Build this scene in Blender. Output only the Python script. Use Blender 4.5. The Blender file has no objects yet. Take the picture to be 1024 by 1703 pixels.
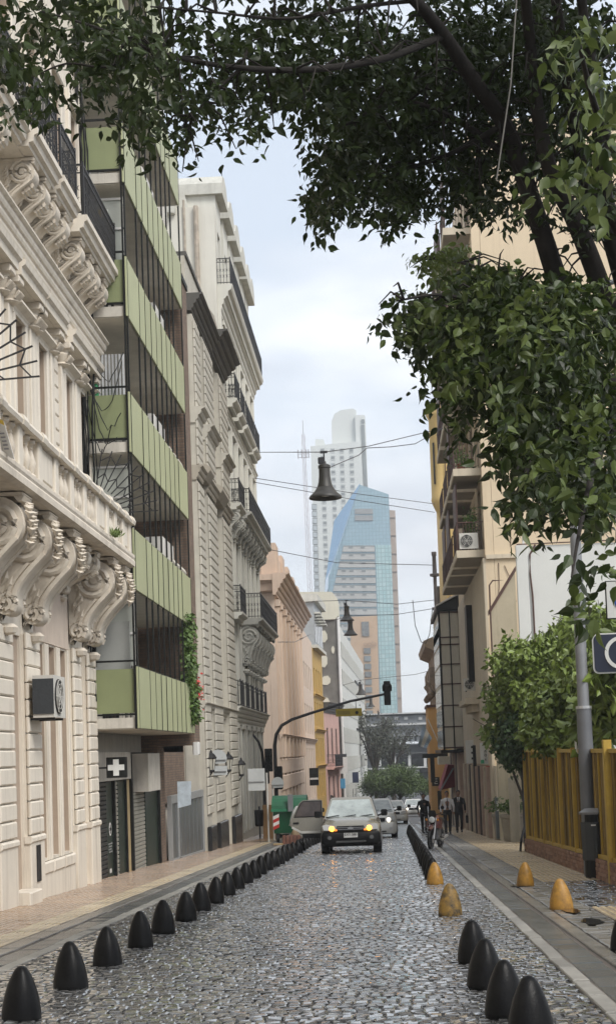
import bpy, bmesh, math, random
from math import sin, cos, pi, radians, sqrt, atan2, hypot
from mathutils import Vector, Matrix
random.seed(7)
SC = bpy.context.scene
COL = SC.collection
# ------------------------------------------------------------------ camera
CAMZ = 1.54
SLOPE = 0.0305                      # the street falls away from the viewer
F = 2560.0
YAW, PITCH, ROLL, CX, CY = -0.046195555, radians(4.0), 0.036, 512.0, 1075.37
_fw = Vector((sin(YAW)*cos(PITCH), cos(YAW)*cos(PITCH), sin(PITCH)))
_rt = Vector((cos(YAW), -sin(YAW), 0.0))
_up = _rt.cross(_fw)
_X = _rt*cos(ROLL) - _up*sin(ROLL)
_U = _rt*sin(ROLL) + _up*cos(ROLL)
cd = bpy.data.cameras.new('camera')
cam = bpy.data.objects.new('camera', cd); COL.objects.link(cam)
cd.sensor_fit = 'HORIZONTAL'; cd.sensor_width = 36.0; cd.lens = F/1024.0*36.0
cd.shift_y = (CY-851.5)/1024.0
cd.clip_start = 0.1; cd.clip_end = 9000
m = Matrix.Identity(4)
for i in range(3):
    m[i][0] = _X[i]; m[i][1] = _U[i]; m[i][2] = -_fw[i]
m[2][3] = CAMZ
cam.matrix_world = m
SC.camera = cam
# ------------------------------------------------------------------ sky and light
SUN_EL, SUN_AZ = radians(47), radians(137)      # azimuth clockwise from +Y
w = bpy.data.worlds.new('World'); SC.world = w; w.use_nodes = True
nt = w.node_tree; N = nt.nodes; LK = nt.links
N.clear()
def wn(t, **k):
    n = N.new(t)
    for a, b in k.items(): setattr(n, a, b)
    return n
wo = wn('ShaderNodeOutputWorld'); bg = wn('ShaderNodeBackground'); LK.new(bg.outputs[0], wo.inputs[0])
bg.inputs[1].default_value = 0.1
sky = wn('ShaderNodeTexSky', sky_type='NISHITA', sun_disc=False, sun_elevation=SUN_EL, sun_rotation=SUN_AZ, air_density=1.0, dust_density=2.0)
tc = wn('ShaderNodeTexCoord')
mp = wn('ShaderNodeMapping'); mp.inputs['Scale'].default_value = (1.0, 1.0, 2.4); mp.inputs['Location'].default_value = (0.35, 0.2, 0.05)
LK.new(tc.outputs['Generated'], mp.inputs[0])
n1 = wn('ShaderNodeTexNoise'); n1.inputs['Scale'].default_value = 3.1; n1.inputs['Detail'].default_value = 5; n1.inputs['Roughness'].default_value = 0.52
LK.new(mp.outputs[0], n1.inputs['Vector'])
n2 = wn('ShaderNodeTexNoise'); n2.inputs['Scale'].default_value = 6.0; n2.inputs['Detail'].default_value = 4
mp2 = wn('ShaderNodeMapping'); mp2.inputs['Scale'].default_value = (1.0, 1.0, 3.0); mp2.inputs['Location'].default_value = (4.1, 1.2, 0.4)
LK.new(tc.outputs['Generated'], mp2.inputs[0]); LK.new(mp2.outputs[0], n2.inputs['Vector'])
r1 = wn('ShaderNodeValToRGB'); r1.color_ramp.elements[0].position = 0.40; r1.color_ramp.elements[1].position = 0.62   # cloud cover
LK.new(n1.outputs[0], r1.inputs[0])
r2 = wn('ShaderNodeValToRGB'); r2.color_ramp.elements[0].position = 0.40; r2.color_ramp.elements[1].position = 0.60
r2.color_ramp.elements[0].color = (4.6, 4.8, 5.2, 1); r2.color_ramp.elements[1].color = (7.1, 7.2, 7.35, 1)           # grey belly to white
LK.new(n2.outputs[0], r2.inputs[0])
veil = wn('ShaderNodeMixRGB'); veil.inputs[0].default_value = 0.72                                            # high thin veil over the blue
veil.inputs[2].default_value = (4.75, 5.2, 5.75, 1); LK.new(sky.outputs[0], veil.inputs[1])
mx = wn('ShaderNodeMixRGB'); LK.new(r1.outputs[0], mx.inputs[0]); LK.new(veil.outputs[0], mx.inputs[1]); LK.new(r2.outputs[0], mx.inputs[2])
LK.new(mx.outputs[0], bg.inputs[0])
sl = bpy.data.lights.new('sun', 'SUN'); sl.energy = 1.5; sl.angle = radians(24); sl.color = (1.0, 0.965, 0.91)
sun = bpy.data.objects.new('sun', sl); COL.objects.link(sun)
sd = Vector((sin(SUN_AZ)*cos(SUN_EL), cos(SUN_AZ)*cos(SUN_EL), sin(SUN_EL)))
sun.rotation_euler = (-sd).to_track_quat('-Z', 'Y').to_euler(); sun.location = sd*40
SC.view_settings.view_transform = 'Standard'; SC.view_settings.look = 'None'
SC.view_settings.exposure = 0.98; SC.view_settings.gamma = 1.0; SC.view_settings.use_curve_mapping = False
SC.render.engine = 'CYCLES'
SC.cycles.max_bounces = 6; SC.cycles.diffuse_bounces = 3; SC.cycles.glossy_bounces = 3; SC.cycles.transmission_bounces = 4
SC.cycles.transparent_max_bounces = 8; SC.cycles.use_denoising = True
SC.cycles.caustics_reflective = False; SC.cycles.caustics_refractive = False

# ------------------------------------------------------------------ projection helper: pixel of the photograph -> world point at a known distance
def ray(u, v): return _fw + _X*((u-CX)/F) - _U*((v-CY)/F)
def atY(u, v, Y):
    d = ray(u, v); return Vector((0, 0, CAMZ)) + d*(Y/d.y)
def atX(u, v, X):
    d = ray(u, v); return Vector((0, 0, CAMZ)) + d*(X/d.x)
def G(y):                                             # height of the street at distance y
    return -SLOPE*min(y, 190.0)

# ------------------------------------------------------------------ materials
MATS = {}
def mat(name, col, rough=0.75, var=0.12, scale=2.0, bump=0.0, bscale=30.0, metal=0.0, grime=0.0, gcol=None, spec=0.5, streak=0.0, emit=None, estr=1.0, trans=0.0, coat=0.0, alpha=1.0, obvar=0.0, objc=False):
    if name in MATS: return MATS[name]
    M_ = bpy.data.materials.new(name); M_.use_nodes = True
    t = M_.node_tree; n = t.nodes; L = t.links
    b = n['Principled BSDF']
    b.inputs['Roughness'].default_value = rough; b.inputs['Metallic'].default_value = metal
    b.inputs['Specular IOR Level'].default_value = spec
    if coat: b.inputs['Coat Weight'].default_value = coat; b.inputs['Coat Roughness'].default_value = 0.08
    if trans: b.inputs['Transmission Weight'].default_value = trans
    if emit:
        b.inputs['Emission Color'].default_value = (*emit, 1); b.inputs['Emission Strength'].default_value = estr
    if objc:
        tcx = n.new('ShaderNodeTexCoord'); pos = tcx.outputs['Object']
    else:
        g = n.new('ShaderNodeNewGeometry'); pos = g.outputs['Position']
    nz = n.new('ShaderNodeTexNoise'); nz.inputs['Scale'].default_value = scale; nz.inputs['Detail'].default_value = 6; nz.inputs['Roughness'].default_value = 0.62
    L.new(pos, nz.inputs['Vector'])
    rp = n.new('ShaderNodeMapRange'); rp.inputs[1].default_value = 0.3; rp.inputs[2].default_value = 0.7; rp.inputs[3].default_value = 1-var; rp.inputs[4].default_value = 1+var
    L.new(nz.outputs[0], rp.inputs[0])
    mu = n.new('ShaderNodeMixRGB'); mu.blend_type = 'MULTIPLY'; mu.inputs[0].default_value = 1; mu.inputs[1].default_value = (*col, 1)
    L.new(rp.outputs[0], mu.inputs[2]); out = mu.outputs[0]
    if obvar:
        oi = n.new('ShaderNodeObjectInfo'); r3 = n.new('ShaderNodeMapRange'); r3.inputs[3].default_value = 1-obvar; r3.inputs[4].default_value = 1+obvar
        L.new(oi.outputs['Random'], r3.inputs[0])
        m3 = n.new('ShaderNodeMixRGB'); m3.blend_type = 'MULTIPLY'; m3.inputs[0].default_value = 1; L.new(out, m3.inputs[1]); L.new(r3.outputs[0], m3.inputs[2]); out = m3.outputs[0]
    if grime or streak:
        mp = n.new('ShaderNodeMapping'); mp.inputs['Scale'].default_value = (3.2, 3.2, 0.22) if streak else ((6, 6, 6) if objc else (0.9, 0.9, 0.9))
        L.new(pos, mp.inputs[0])
        nz2 = n.new('ShaderNodeTexNoise'); nz2.inputs['Scale'].default_value = 1.6; nz2.inputs['Detail'].default_value = 7; nz2.inputs['Roughness'].default_value = 0.68
        L.new(mp.outputs[0], nz2.inputs['Vector'])
        r4 = n.new('ShaderNodeMapRange'); r4.inputs[1].default_value = 0.42 if objc else 0.5; r4.inputs[2].default_value = 0.64 if objc else 0.78; r4.inputs[3].default_value = 0; r4.inputs[4].default_value = max(grime, streak)
        L.new(nz2.outputs[0], r4.inputs[0])
        gm = n.new('ShaderNodeMixRGB'); L.new(r4.outputs[0], gm.inputs[0]); L.new(out, gm.inputs[1])
        gm.inputs[2].default_value = (*(gcol or (col[0]*.35, col[1]*.33, col[2]*.3)), 1); out = gm.outputs[0]
    L.new(out, b.inputs['Base Color'])
    if alpha < 1: b.inputs['Alpha'].default_value = alpha
    if bump:
        nb = n.new('ShaderNodeTexNoise'); nb.inputs['Scale'].default_value = bscale; nb.inputs['Detail'].default_value = 5; L.new(pos, nb.inputs['Vector'])
        bp = n.new('ShaderNodeBump'); bp.inputs['Strength'].default_value = bump; bp.inputs['Distance'].default_value = 0.02; L.new(nb.outputs[0], bp.inputs['Height']); L.new(bp.outputs[0], b.inputs['Normal'])
    MATS[name] = M_
    return M_

# ------------------------------------------------------------------ mesh builder
class MB:
    def __init__(s): s.v = []; s.f = []; s.sm = False
    def add(s, vs, fs):
        o = len(s.v); s.v += [tuple(x) for x in vs]; s.f += [tuple(i+o for i in q) for q in fs]; return s
    def box(s, x0, x1, y0, y1, z0, z1):
        vs = [(x, y, z) for z in (z0, z1) for y in (y0, y1) for x in (x0, x1)]
        return s.add(vs, [(0,2,3,1),(4,5,7,6),(0,1,5,4),(2,6,7,3),(0,4,6,2),(1,3,7,5)])
    def bbox(s, x0, x1, y0, y1, z0, z1, b=0.02, b2=None):
        """box with chamfered edges along its four long front edges: chamfer towards +-x faces"""
        if x0 > x1: x0, x1 = x1, x0
        b = min(b, (x1-x0)*.45, (y1-y0)*.45, (z1-z0)*.45)
        P = []
        for x, d in ((x0, b), (x0+b, 0), (x1-b, 0), (x1, b)):
            P += [(x, y0+d, z0+d), (x, y1-d, z0+d), (x, y1-d, z1-d), (x, y0+d, z1-d)]
        fs = [(0,3,2,1), (12,13,14,15)]
        for k in range(3):
            a = k*4
            for i in range(4):
                j = (i+1) % 4; fs.append((a+i, a+j, a+4+j, a+4+i))
        return s.add(P, fs)
    def obox(s, c, ax, ay, az):
        c, ax, ay, az = Vector(c), Vector(ax), Vector(ay), Vector(az)
        vs = [c+ax*i+ay*j+az*k for k in (-1, 1) for j in (-1, 1) for i in (-1, 1)]
        return s.add(vs, [(0,2,3,1),(4,5,7,6),(0,1,5,4),(2,6,7,3),(0,4,6,2),(1,3,7,5)])
    def bar(s, a, b, w, h=None, up=(0, 0, 1)):
        a, b = Vector(a), Vector(b); d = (b-a); l = d.length
        if l < 1e-6: return s
        d /= l; u = Vector(up)
        if abs(d.dot(u)) > .95: u = Vector((1, 0, 0))
        x = d.cross(u).normalized(); y = x.cross(d)
        return s.obox((a+b)/2, x*(w/2), d*(l/2), y*((h or w)/2))
    def tube(s, pts, r, n=8, cap=True):
        pts = [Vector(p) for p in pts]; k = len(pts)
        rs = r if isinstance(r, (list, tuple)) else [r]*k
        o = len(s.v); ref = None
        for i, p in enumerate(pts):
            d = (pts[min(i+1, k-1)]-pts[max(i-1, 0)])
            if d.length < 1e-9: d = Vector((0, 0, 1))
            d.normalize()
            if ref is None:
                ref = Vector((0, 0, 1)) if abs(d.z) < .9 else Vector((1, 0, 0))
            x = d.cross(ref).normalized(); y = x.cross(d); ref = y if False else ref
            for j in range(n):
                a = 2*pi*j/n; s.v.append(tuple(p+(x*cos(a)+y*sin(a))*rs[i]))
        for i in range(k-1):
            for j in range(n):
                j2 = (j+1) % n; s.f.append((o+i*n+j, o+i*n+j2, o+(i+1)*n+j2, o+(i+1)*n+j))
        if cap:
            s.f.append(tuple(o+j for j in range(n))[::-1]); s.f.append(tuple(o+(k-1)*n+j for j in range(n)))
        return s
    def lathe(s, prof, c=(0, 0, 0), n=16, ax=None, cap=True):
        c = Vector(c); o = len(s.v); k = len(prof)
        if ax is None: X, Y_, Z = Vector((1,0,0)), Vector((0,1,0)), Vector((0,0,1))
        else:
            Z = Vector(ax).normalized(); X = Z.orthogonal().normalized(); Y_ = Z.cross(X)
        for r, z in prof:
            for j in range(n):
                a = 2*pi*j/n; s.v.append(tuple(c+X*(r*cos(a))+Y_*(r*sin(a))+Z*z))
        for i in range(k-1):
            for j in range(n):
                j2 = (j+1) % n; s.f.append((o+i*n+j, o+i*n+j2, o+(i+1)*n+j2, o+(i+1)*n+j))
        if cap:
            s.f.append(tuple(o+j for j in range(n))[::-1]); s.f.append(tuple(o+(k-1)*n+j for j in range(n)))
        return s
    def prism(s, poly, axis, a, b):
        """extrude 2-D polygon: axis 'x' -> poly (y,z); 'y' -> (x,z); 'z' -> (x,y)"""
        def P(p, t): return {'x': (t, p[0], p[1]), 'y': (p[0], t, p[1]), 'z': (p[0], p[1], t)}[axis]
        n = len(poly); vs = [P(p, a) for p in poly]+[P(p, b) for p in poly]
        return s.add(vs, [tuple(range(n))[::-1], tuple(range(n, 2*n))]+[(i, (i+1) % n, n+(i+1) % n, n+i) for i in range(n)])
    def strip(s, prof, axis, a, b):
        """extrude open/closed moulding profile (x,z) along y"""
        return s.prism(prof, axis, a, b)
    def mesh(s, name):
        me = bpy.data.meshes.new(name); me.from_pydata(s.v, [], s.f); me.validate()
        bm = bmesh.new(); bm.from_mesh(me); bmesh.ops.recalc_face_normals(bm, faces=bm.faces); bm.to_mesh(me); bm.free()
        return me
    def build(s, name, material, parent=None, smooth=False, mod=None):
        me = s.mesh(name)
        o = bpy.data.objects.new(name, me); COL.objects.link(o)
        if material: me.materials.append(material)
        if smooth:
            for p in me.polygons: p.use_smooth = True
            try: me.set_sharp_from_angle(angle=radians(40))
            except Exception: pass
        setparent(o, parent)
        return o
def setparent(o, parent):
    if parent is not None:
        o.parent = parent
        o.matrix_parent_inverse = Matrix.Translation(-WORLD.get(parent.name, Vector((0, 0, 0))))
    WORLD[o.name] = Vector(o.location)
WORLD = {}
def thing(name, label, cat, loc=(0, 0, 0), group=None):
    o = bpy.data.objects.new(name, None); COL.objects.link(o); o.location = loc; o.empty_display_size = .2
    WORLD[o.name] = Vector(loc)
    o['label'] = label; o['category'] = cat; o['kind'] = 'thing'
    if group: o['group'] = group
    return o
def tag(o, label, cat, group=None):
    o['label'] = label; o['category'] = cat; o['kind'] = 'thing'
    if group: o['group'] = group
    return o
def struct(o): o['kind'] = 'structure'; return o
def stuff(o): o['kind'] = 'stuff'; return o
def inst(name, me, parent, loc, rot=(0, 0, 0), sc=(1, 1, 1), matr=None):
    """another object on shared mesh data"""
    o = bpy.data.objects.new(name, me); COL.objects.link(o)
    o.location = loc; o.rotation_euler = rot; o.scale = sc if hasattr(sc, '__len__') else (sc, sc, sc)
    setparent(o, parent)
    return o
def shared(mb, name, material, smooth=False):
    me = mb.mesh(name)
    if material: me.materials.append(material)
    if smooth:
        for p in me.polygons: p.use_smooth = True
        try: me.set_sharp_from_angle(angle=radians(40))
        except Exception: pass
    return me
def lerp(a, b, t): return a+(b-a)*t
# ================================================================== GROUND, ROAD, PAVEMENTS
m_earth = mat('asphalt_far', (0.06, 0.06, 0.062), .6, .2, .6)
m_grout = mat('wet_grout', (0.012, 0.0115, 0.011), .5, .3, 9, bump=.5, bscale=60)
m_sett = mat('wet_granite_sett', (0.10, 0.099, 0.098), .13, .28, 9, bump=.08, bscale=50, grime=.35, gcol=(.05, .048, .043), spec=.8, coat=1.0)
m_slab = mat('wet_grey_slab', (0.085, 0.09, 0.09), .25, .22, 2.2, bump=.25, bscale=45, grime=.5, gcol=(.04, .04, .04), obvar=.22)
m_kerb = mat('pale_kerb', (0.26, 0.25, 0.225), .42, .25, 3, bump=.3, bscale=40, grime=.6, gcol=(.09, .085, .08), obvar=.15)
m_pave = mat('wet_grey_paving', (0.17, 0.162, 0.145), .25, .3, 1.7, bump=.4, bscale=22, grime=.7, gcol=(.06, .057, .05), obvar=.15)
m_tile = mat('ochre_tile', (0.40, 0.275, 0.175), .17, .18, 1.3, bump=.2, bscale=50, grime=.55, gcol=(.17, .125, .085), obvar=.12)
m_tileR = mat('yellow_tile', (0.52, 0.42, 0.27), .22, .18, 1.3, bump=.2, bscale=50, grime=.5, gcol=(.16, .13, .09), obvar=.12)
m_joint = mat('tile_bed', (0.085, 0.068, 0.055), .45, .2, 3)

gb = MB()
gb.add([(-400, -60, G(-60)-.06), (400, -60, G(-60)-.06), (400, 190, G(190)-.06), (-400, 190, G(190)-.06), (400, 1200, G(190)-.06), (-400, 1200, G(190)-.06)], [(0, 1, 2, 3), (3, 2, 4, 5)])
struct(gb.build('ground', m_earth))
def sheet(x0, x1, y0, y1, dz, seg=1):
    b = MB(); b.add([(x0, y0, G(y0)+dz), (x1, y0, G(y0)+dz), (x1, y1, G(y1)+dz), (x0, y1, G(y1)+dz)], [(0, 1, 2, 3)]); return b
# far road with a sett relief in the material
m_far = mat('far_setts', (0.085, 0.083, 0.08), .22, .5, 3.0, bump=.9, bscale=9)
struct(sheet(-3.70, 1.46, 62, 190, -.004).build('far_road', m_far))
road = struct(sheet(-3.70, 1.46, 2, 62, -.02).build('road', m_grout))
struct(sheet(-40, 60, 190, 260, -.05).build('avenue', m_earth))
# setts
rs = random.Random(3)
def sett_geo(w, d, h=.03, c=.015):
    return [(-w/2, -d/2, -h), (w/2, -d/2, -h), (w/2, d/2, -h), (-w/2, d/2, -h),
            (-w/2, -d/2, -.0065), (w/2, -d/2, -.0065), (w/2, d/2, -.0065), (-w/2, d/2, -.0065),
            (-w/2+c, -d/2+c, 0), (w/2-c, -d/2+c, 0), (w/2-c, d/2-c, 0), (-w/2+c, d/2-c, 0)]
SF = [(0,1,5,4),(1,2,6,5),(2,3,7,6),(3,0,4,7),(4,5,9,8),(5,6,10,9),(6,7,11,10),(7,4,8,11),(8,9,10,11)]
var_me = []
for k in range(8):
    b = MB(); w_, d_ = .118+rs.uniform(-.014, .014), .142+rs.uniform(-.012, .012)
    vv = [(x+rs.uniform(-.006, .006), y+rs.uniform(-.006, .006), z+(rs.uniform(-.003, .004) if z > -.02 else 0)) for x, y, z in sett_geo(w_, d_)]
    b.add(vv, SF); var_me.append(shared(b, 'sett', m_sett))
cells = []
y = 7.0; row = 0
while y < 62.2:
    d = .112+rs.uniform(-.008, .010)
    x = -3.68+rs.uniform(-.06, .0)
    while x < 1.43:
        wd = rs.uniform(.07, .112)
        arc = .05*sin((x+1)*1.1)+.02*sin(x*5+row)
        cells.append((x+wd/2, y+d/2+arc, wd, d)); x += wd+.013
    y += d; row += 1
def in_frame(x, y, z):
    P = Vector((x, y, z-CAMZ)); zz = P.dot(_fw)
    if zz < 1: return False
    u = CX+F*P.dot(_X)/zz; v = CY-F*P.dot(_U)/zz
    return 0 < u < 1024 and 0 < v < 1703
near = [c for c in cells if in_frame(c[0], c[1], G(c[1]))]
near.sort(key=lambda c: c[1]); near_set = set(near[:300])
allb = MB()
TILT = .045
for c in cells:
    x, y, wd, d = c
    dz = rs.uniform(-.006, .006)+.012*sin(x*.9+1)*sin(y*.35)
    tx, ty = rs.gauss(0, TILT), rs.gauss(0, .034)+.018*sin(y*1.7+x*.8)*sin(x*1.3+y*.4)-SLOPE
    if c in near_set:
        o = inst('sett', rs.choice(var_me), road, (x, y, G(y)+dz), (ty, tx, rs.uniform(-.06, .06)), (wd/.118, (d-.010)/.142, 1))
    else:
        a = rs.uniform(-.06, .06); ca, sa = cos(a), sin(a)
        vs = []
        for px_, py_, pz_ in sett_geo(wd, d-.012):
            jx, jy = rs.uniform(-.006, .006), rs.uniform(-.006, .006)
            X_, Y_ = px_+jx, py_+jy
            vs.append((x+X_*ca-Y_*sa, y+X_*sa+Y_*ca, G(y)+dz+pz_+Y_*ty-X_*tx))
        allb.add(vs, SF)
def bulk(mb, name, material, parent):
    me = bpy.data.meshes.new(name); me.from_pydata(mb.v, [], mb.f); me.materials.append(material); me.update()
    o = bpy.data.objects.new(name, me); COL.objects.link(o); setparent(o, parent); return o
stuff(bulk(allb, 'sett_paving', m_sett, road))
# pavements
def strip_pieces(parent, name, x0, x1, y0, y1, L, dz, material, gap=.012, jit=.004, h=.06, limit=300, seed=1):
    r_ = random.Random(seed); y = y0; mes = []
    for k in range(3):
        b = MB(); b.bbox(-h, 0, -(L-gap)/2, (L-gap)/2, -(x1-x0-gap)/2, (x1-x0-gap)/2, .008)
        b.v = [(vz, vy, vx) for vx, vy, vz in b.v]; mes.append(shared(b, name, material))
    while y < y1:
        inst(name, r_.choice(mes), parent, ((x0+x1)/2+r_.uniform(-jit, jit), y+L/2, G(y+L/2)+dz+r_.uniform(-.004, .004)), (-SLOPE+r_.gauss(0, .008), r_.gauss(0, .008), r_.gauss(0, .004)))
        y += L
sideL = struct(sheet(-6.4, -3.70, 2, 190, -.012).build('pavement_left', m_joint))
sideR = struct(sheet(1.46, 6.4, 2, 190, -.012).build('pavement_right', m_joint))
strip_pieces(sideR, 'kerb_stone', 1.46, 1.61, 9, 96, .95, .012, m_kerb, seed=1)
strip_pieces(sideR, 'gutter_slab', 1.62, 1.92, 9, 90, .58, -.004, m_slab, .02, seed=2)
strip_pieces(sideR, 'border_slab', 1.95, 2.12, 9, 96, 1.1, .014, m_pave, seed=4)
strip_pieces(sideL, 'kerb_stone', -3.86, -3.71, 12, 96, .95, .012, m_kerb, seed=5)
strip_pieces(sideL, 'gutter_slab', -4.16, -3.88, 12, 90, .58, -.004, m_slab, .02, seed=6)
strip_pieces(sideL, 'border_slab', -4.42, -4.18, 13, 90, 1.1, .012, m_pave, seed=7)
# rough wet paving strip beside the right gutter: irregular small stones
def stones(parent, x0, x1, y0, y1, sx, sy, dz, material, n_ind, name, seed):
    r_ = random.Random(seed); C = []; y = y0
    while y < y1:
        x = x0
        while x < x1-.03:
            wd = min(r_.uniform(.8, 1.3)*sx, x1-x); C.append((x+wd/2, y+sy/2, wd, sy)); x += wd
        y += sy
    vis = sorted([c for c in C if in_frame(c[0], c[1], G(c[1]))], key=lambda c: c[1])[:n_ind]; vs_ = set(vis)
    b0 = MB(); b0.add(sett_geo(1, 1, .03, .06), SF); me0 = shared(b0, name, material)
    bb = MB()
    for c in C:
        x, y, wd, d = c; dz_ = dz+r_.uniform(-.006, .006); tx, ty = r_.gauss(0, .03), r_.gauss(0, .03)-SLOPE
        if c in vs_: inst(name, me0, parent, (x, y, G(y)+dz_), (ty, tx, r_.uniform(-.03, .03)), (wd-.012, d-.012, 1))
        else:
            bb.add([(x+a*(wd-.012), y+b_*(d-.012), G(y)+dz_+c_+b_*d*ty-a*wd*tx) for a, b_, c_ in sett_geo(1, 1, .03, .06)], SF)
    if bb.v: stuff(bulk(bb, name+'_paving', material, parent))
stones(sideR, 2.14, 2.66, 12, 80, .24, .22, .010, m_pave, 200, 'paving_stone', 11)
stones(sideR, 2.66, 6.3, 20.8, 27.1, .14, .14, .008, m_sett, 100, 'ramp_sett', 12)
m_groove = mat('tile_groove', (.17, .125, .09), .4, .2, 4)
# ribbed tiles (raised bars run along the street)
def tiles(parent, x0, x1, y0, y1, T, dz, material, n_ind, seed, bars=4):
    r_ = random.Random(seed)
    b = MB(); g = .005
    b.box(-T/2+g, T/2-g, -T/2+g, T/2-g, -.03, -.012)
    wb = T/bars
    for k in range(bars):
        xc = -T/2+wb*(k+.5); b.bbox(-.0125, 0, -T/2+g, T/2-g, -wb*.36, wb*.36, .007) if False else b.add([(xc-wb*.36, -T/2+g, -.012), (xc+wb*.36, -T/2+g, -.012), (xc+wb*.36, T/2-g, -.012), (xc-wb*.36, T/2-g, -.012), (xc-wb*.24, -T/2+g, 0), (xc+wb*.24, -T/2+g, 0), (xc+wb*.24, T/2-g, 0), (xc-wb*.24, T/2-g, 0)], [(0,1,5,4),(1,2,6,5),(2,3,7,6),(3,0,4,7),(4,5,6,7)])
    me = shared(b, 'ribbed_tile', material); me.materials.append(m_groove)
    for p in me.polygons:
        if all(me.vertices[i].co.z < -.0119 for i in p.vertices): p.material_index = 1
    C = []; nx = max(1, round((x1-x0)/T)); ny = int((y1-y0)/T)
    for j in range(ny):
        for i in range(nx): C.append((x0+T*(i+.5), y0+T*(j+.5)))
    vis = set(sorted([c for c in C if in_frame(c[0], c[1], G(c[1]))], key=lambda c: c[1])[:n_ind])
    bb = MB()
    for c in C:
        z = G(c[1])+dz+r_.uniform(-.003, .003)
        if c in vis: inst('ribbed_tile', me, parent, (c[0], c[1], z), (-SLOPE, r_.gauss(0, .006), 0))
        else: bb.add([(c[0]+a, c[1]+b_, z+c_-SLOPE*b_) for a, b_, c_ in b.v], b.f)
    if bb.v:
        o = stuff(bulk(bb, 'ribbed_tile_paving', material, parent)); o.data.materials.append(m_groove); nf = len(b.f)
        low = [all(b.v[i][2] < -.0119 for i in f_) for f_ in b.f]
        for k, p in enumerate(o.data.polygons):
            if low[k % nf]: p.material_index = 1
tiles(sideR, 2.67, 4.30, 27.1, 78, .4, .016, m_tileR, 220, 21)
tiles(sideR, 2.67, 4.30, 12, 20.8, .4, .016, m_tileR, 60, 22)
tiles(sideL, -6.43, -4.83, 14, 82, .4, .014, m_tile, 210, 23)
tiles(sideL, -4.83, -4.43, 14, 82, .4, .016, m_tileR, 85, 24)
# ================================================================== LEFT SIDE: facade helpers
class Fac:
    """facade frame: local (n outward, a along, z up) -> world"""
    def __init__(s, o, d, n): s.o = Vector(o); s.d = Vector(d).normalized(); s.n = Vector(n).normalized()
    def p(s, n, a, z): return s.o+s.n*n+s.d*a+Vector((0, 0, z))
    def m(s, mb):
        mb.v = [tuple(s.p(*v)) for v in mb.v]; return mb
LEFT = Fac((-6.1, 0, 0), (0, 1, 0), (1, 0, 0))
RIGHT = Fac((3.75, 0, 0), (0, 1, 0), (-1, 0, 0))
def wall_open(a0, a1, z0, z1, ops, n1=0.0, th=.4):
    """wall slab in facade coords with rectangular openings (a0,a1,z0,z1)"""
    b = MB()
    As = sorted({a0, a1} | {x for o in ops for x in (o[0], o[1]) if a0 < x < a1})
    for i in range(len(As)-1):
        x0, x1 = As[i], As[i+1]; xm = (x0+x1)/2
        cut = sorted([(max(o[2], z0), min(o[3], z1)) for o in ops if o[0] <= xm <= o[1]])
        z = z0
        for c0, c1 in cut:
            if c0 > z: b.box(n1-th, n1, x0, x1, z, c0)
            z = max(z, c1)
        if z < z1: b.box(n1-th, n1, x0, x1, z, z1)
    return b
m_glass = mat('window_glass', (0.025, 0.03, 0.033), .06, .3, 1.5, spec=.6)
m_glassl = mat('pale_curtained_glass', (0.16, 0.165, 0.16), .08, .4, 2.5, spec=.6)
m_white = mat('white_paint', (0.72, 0.71, 0.68), .5, .06, 3, streak=.25)
m_iron = mat('black_iron', (0.018, 0.018, 0.02), .45, .3, 9)
def window(parent, fac, a0, a1, z0, z1, n=-.25, fm=None, gm=None, leaves=2, rows=3, fw=.06, name='window'):
    b = MB(); t = .05
    b.box(n, n+t, a0, a0+fw, z0, z1); b.box(n, n+t, a1-fw, a1, z0, z1)
    b.box(n, n+t, a0+fw, a1-fw, z0, z0+fw*1.4); b.box(n, n+t, a0+fw, a1-fw, z1-fw, z1)
    for k in range(1, leaves):
        a = lerp(a0, a1, k/leaves); b.box(n, n+t, a-fw*.5, a+fw*.5, z0+fw*1.4, z1-fw)
    for r in range(1, rows):
        z = lerp(z0, z1, r/rows)
        for k in range(leaves):
            b.box(n+.005, n+t-.005, lerp(a0, a1, k/leaves)+fw*.5, lerp(a0, a1, (k+1)/leaves)-fw*.5, z-fw*.3, z+fw*.3)
    w_ = fac.m(b).build(name, fm or m_white, parent)
    g = MB(); g.box(n-.012, n+.012, a0+.01, a1-.01, z0+.01, z1-.01); fac.m(g).build('pane', gm or m_glass, w_)
    return w_
def moulding(fac, prof, a0, a1):
    """prof: closed polygon of (n,z)"""
    b = MB(); n = len(prof)
    b.add([(p[0], a0, p[1]) for p in prof]+[(p[0], a1, p[1]) for p in prof], [tuple(range(n))[::-1], tuple(range(n, 2*n))]+[(i, (i+1) % n, n+(i+1) % n, n+i) for i in range(n)])
    return fac.m(b)
def cornice_prof(z0, z1, n0, n1, steps=4):
    """stepped/cyma profile growing outward with height"""
    P = [(-.05, z0)]
    for k in range(steps):
        t0, t1 = k/steps, (k+1)/steps
        e = lerp(n0, n1, t0**1.2); e2 = lerp(n0, n1, (t0+.6/steps)**1.2)
        P += [(e, lerp(z0, z1, t0)), (e, lerp(z0, z1, t0+.45/steps)), (e2, lerp(z0, z1, t0+.6/steps))]
    P += [(n1, z1-.03), (n1, z1), (-.05, z1)]
    out = []
    for q in P:
        if not out or (abs(q[0]-out[-1][0])+abs(q[1]-out[-1][1])) > 1e-4: out.append(q)
    return out
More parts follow.
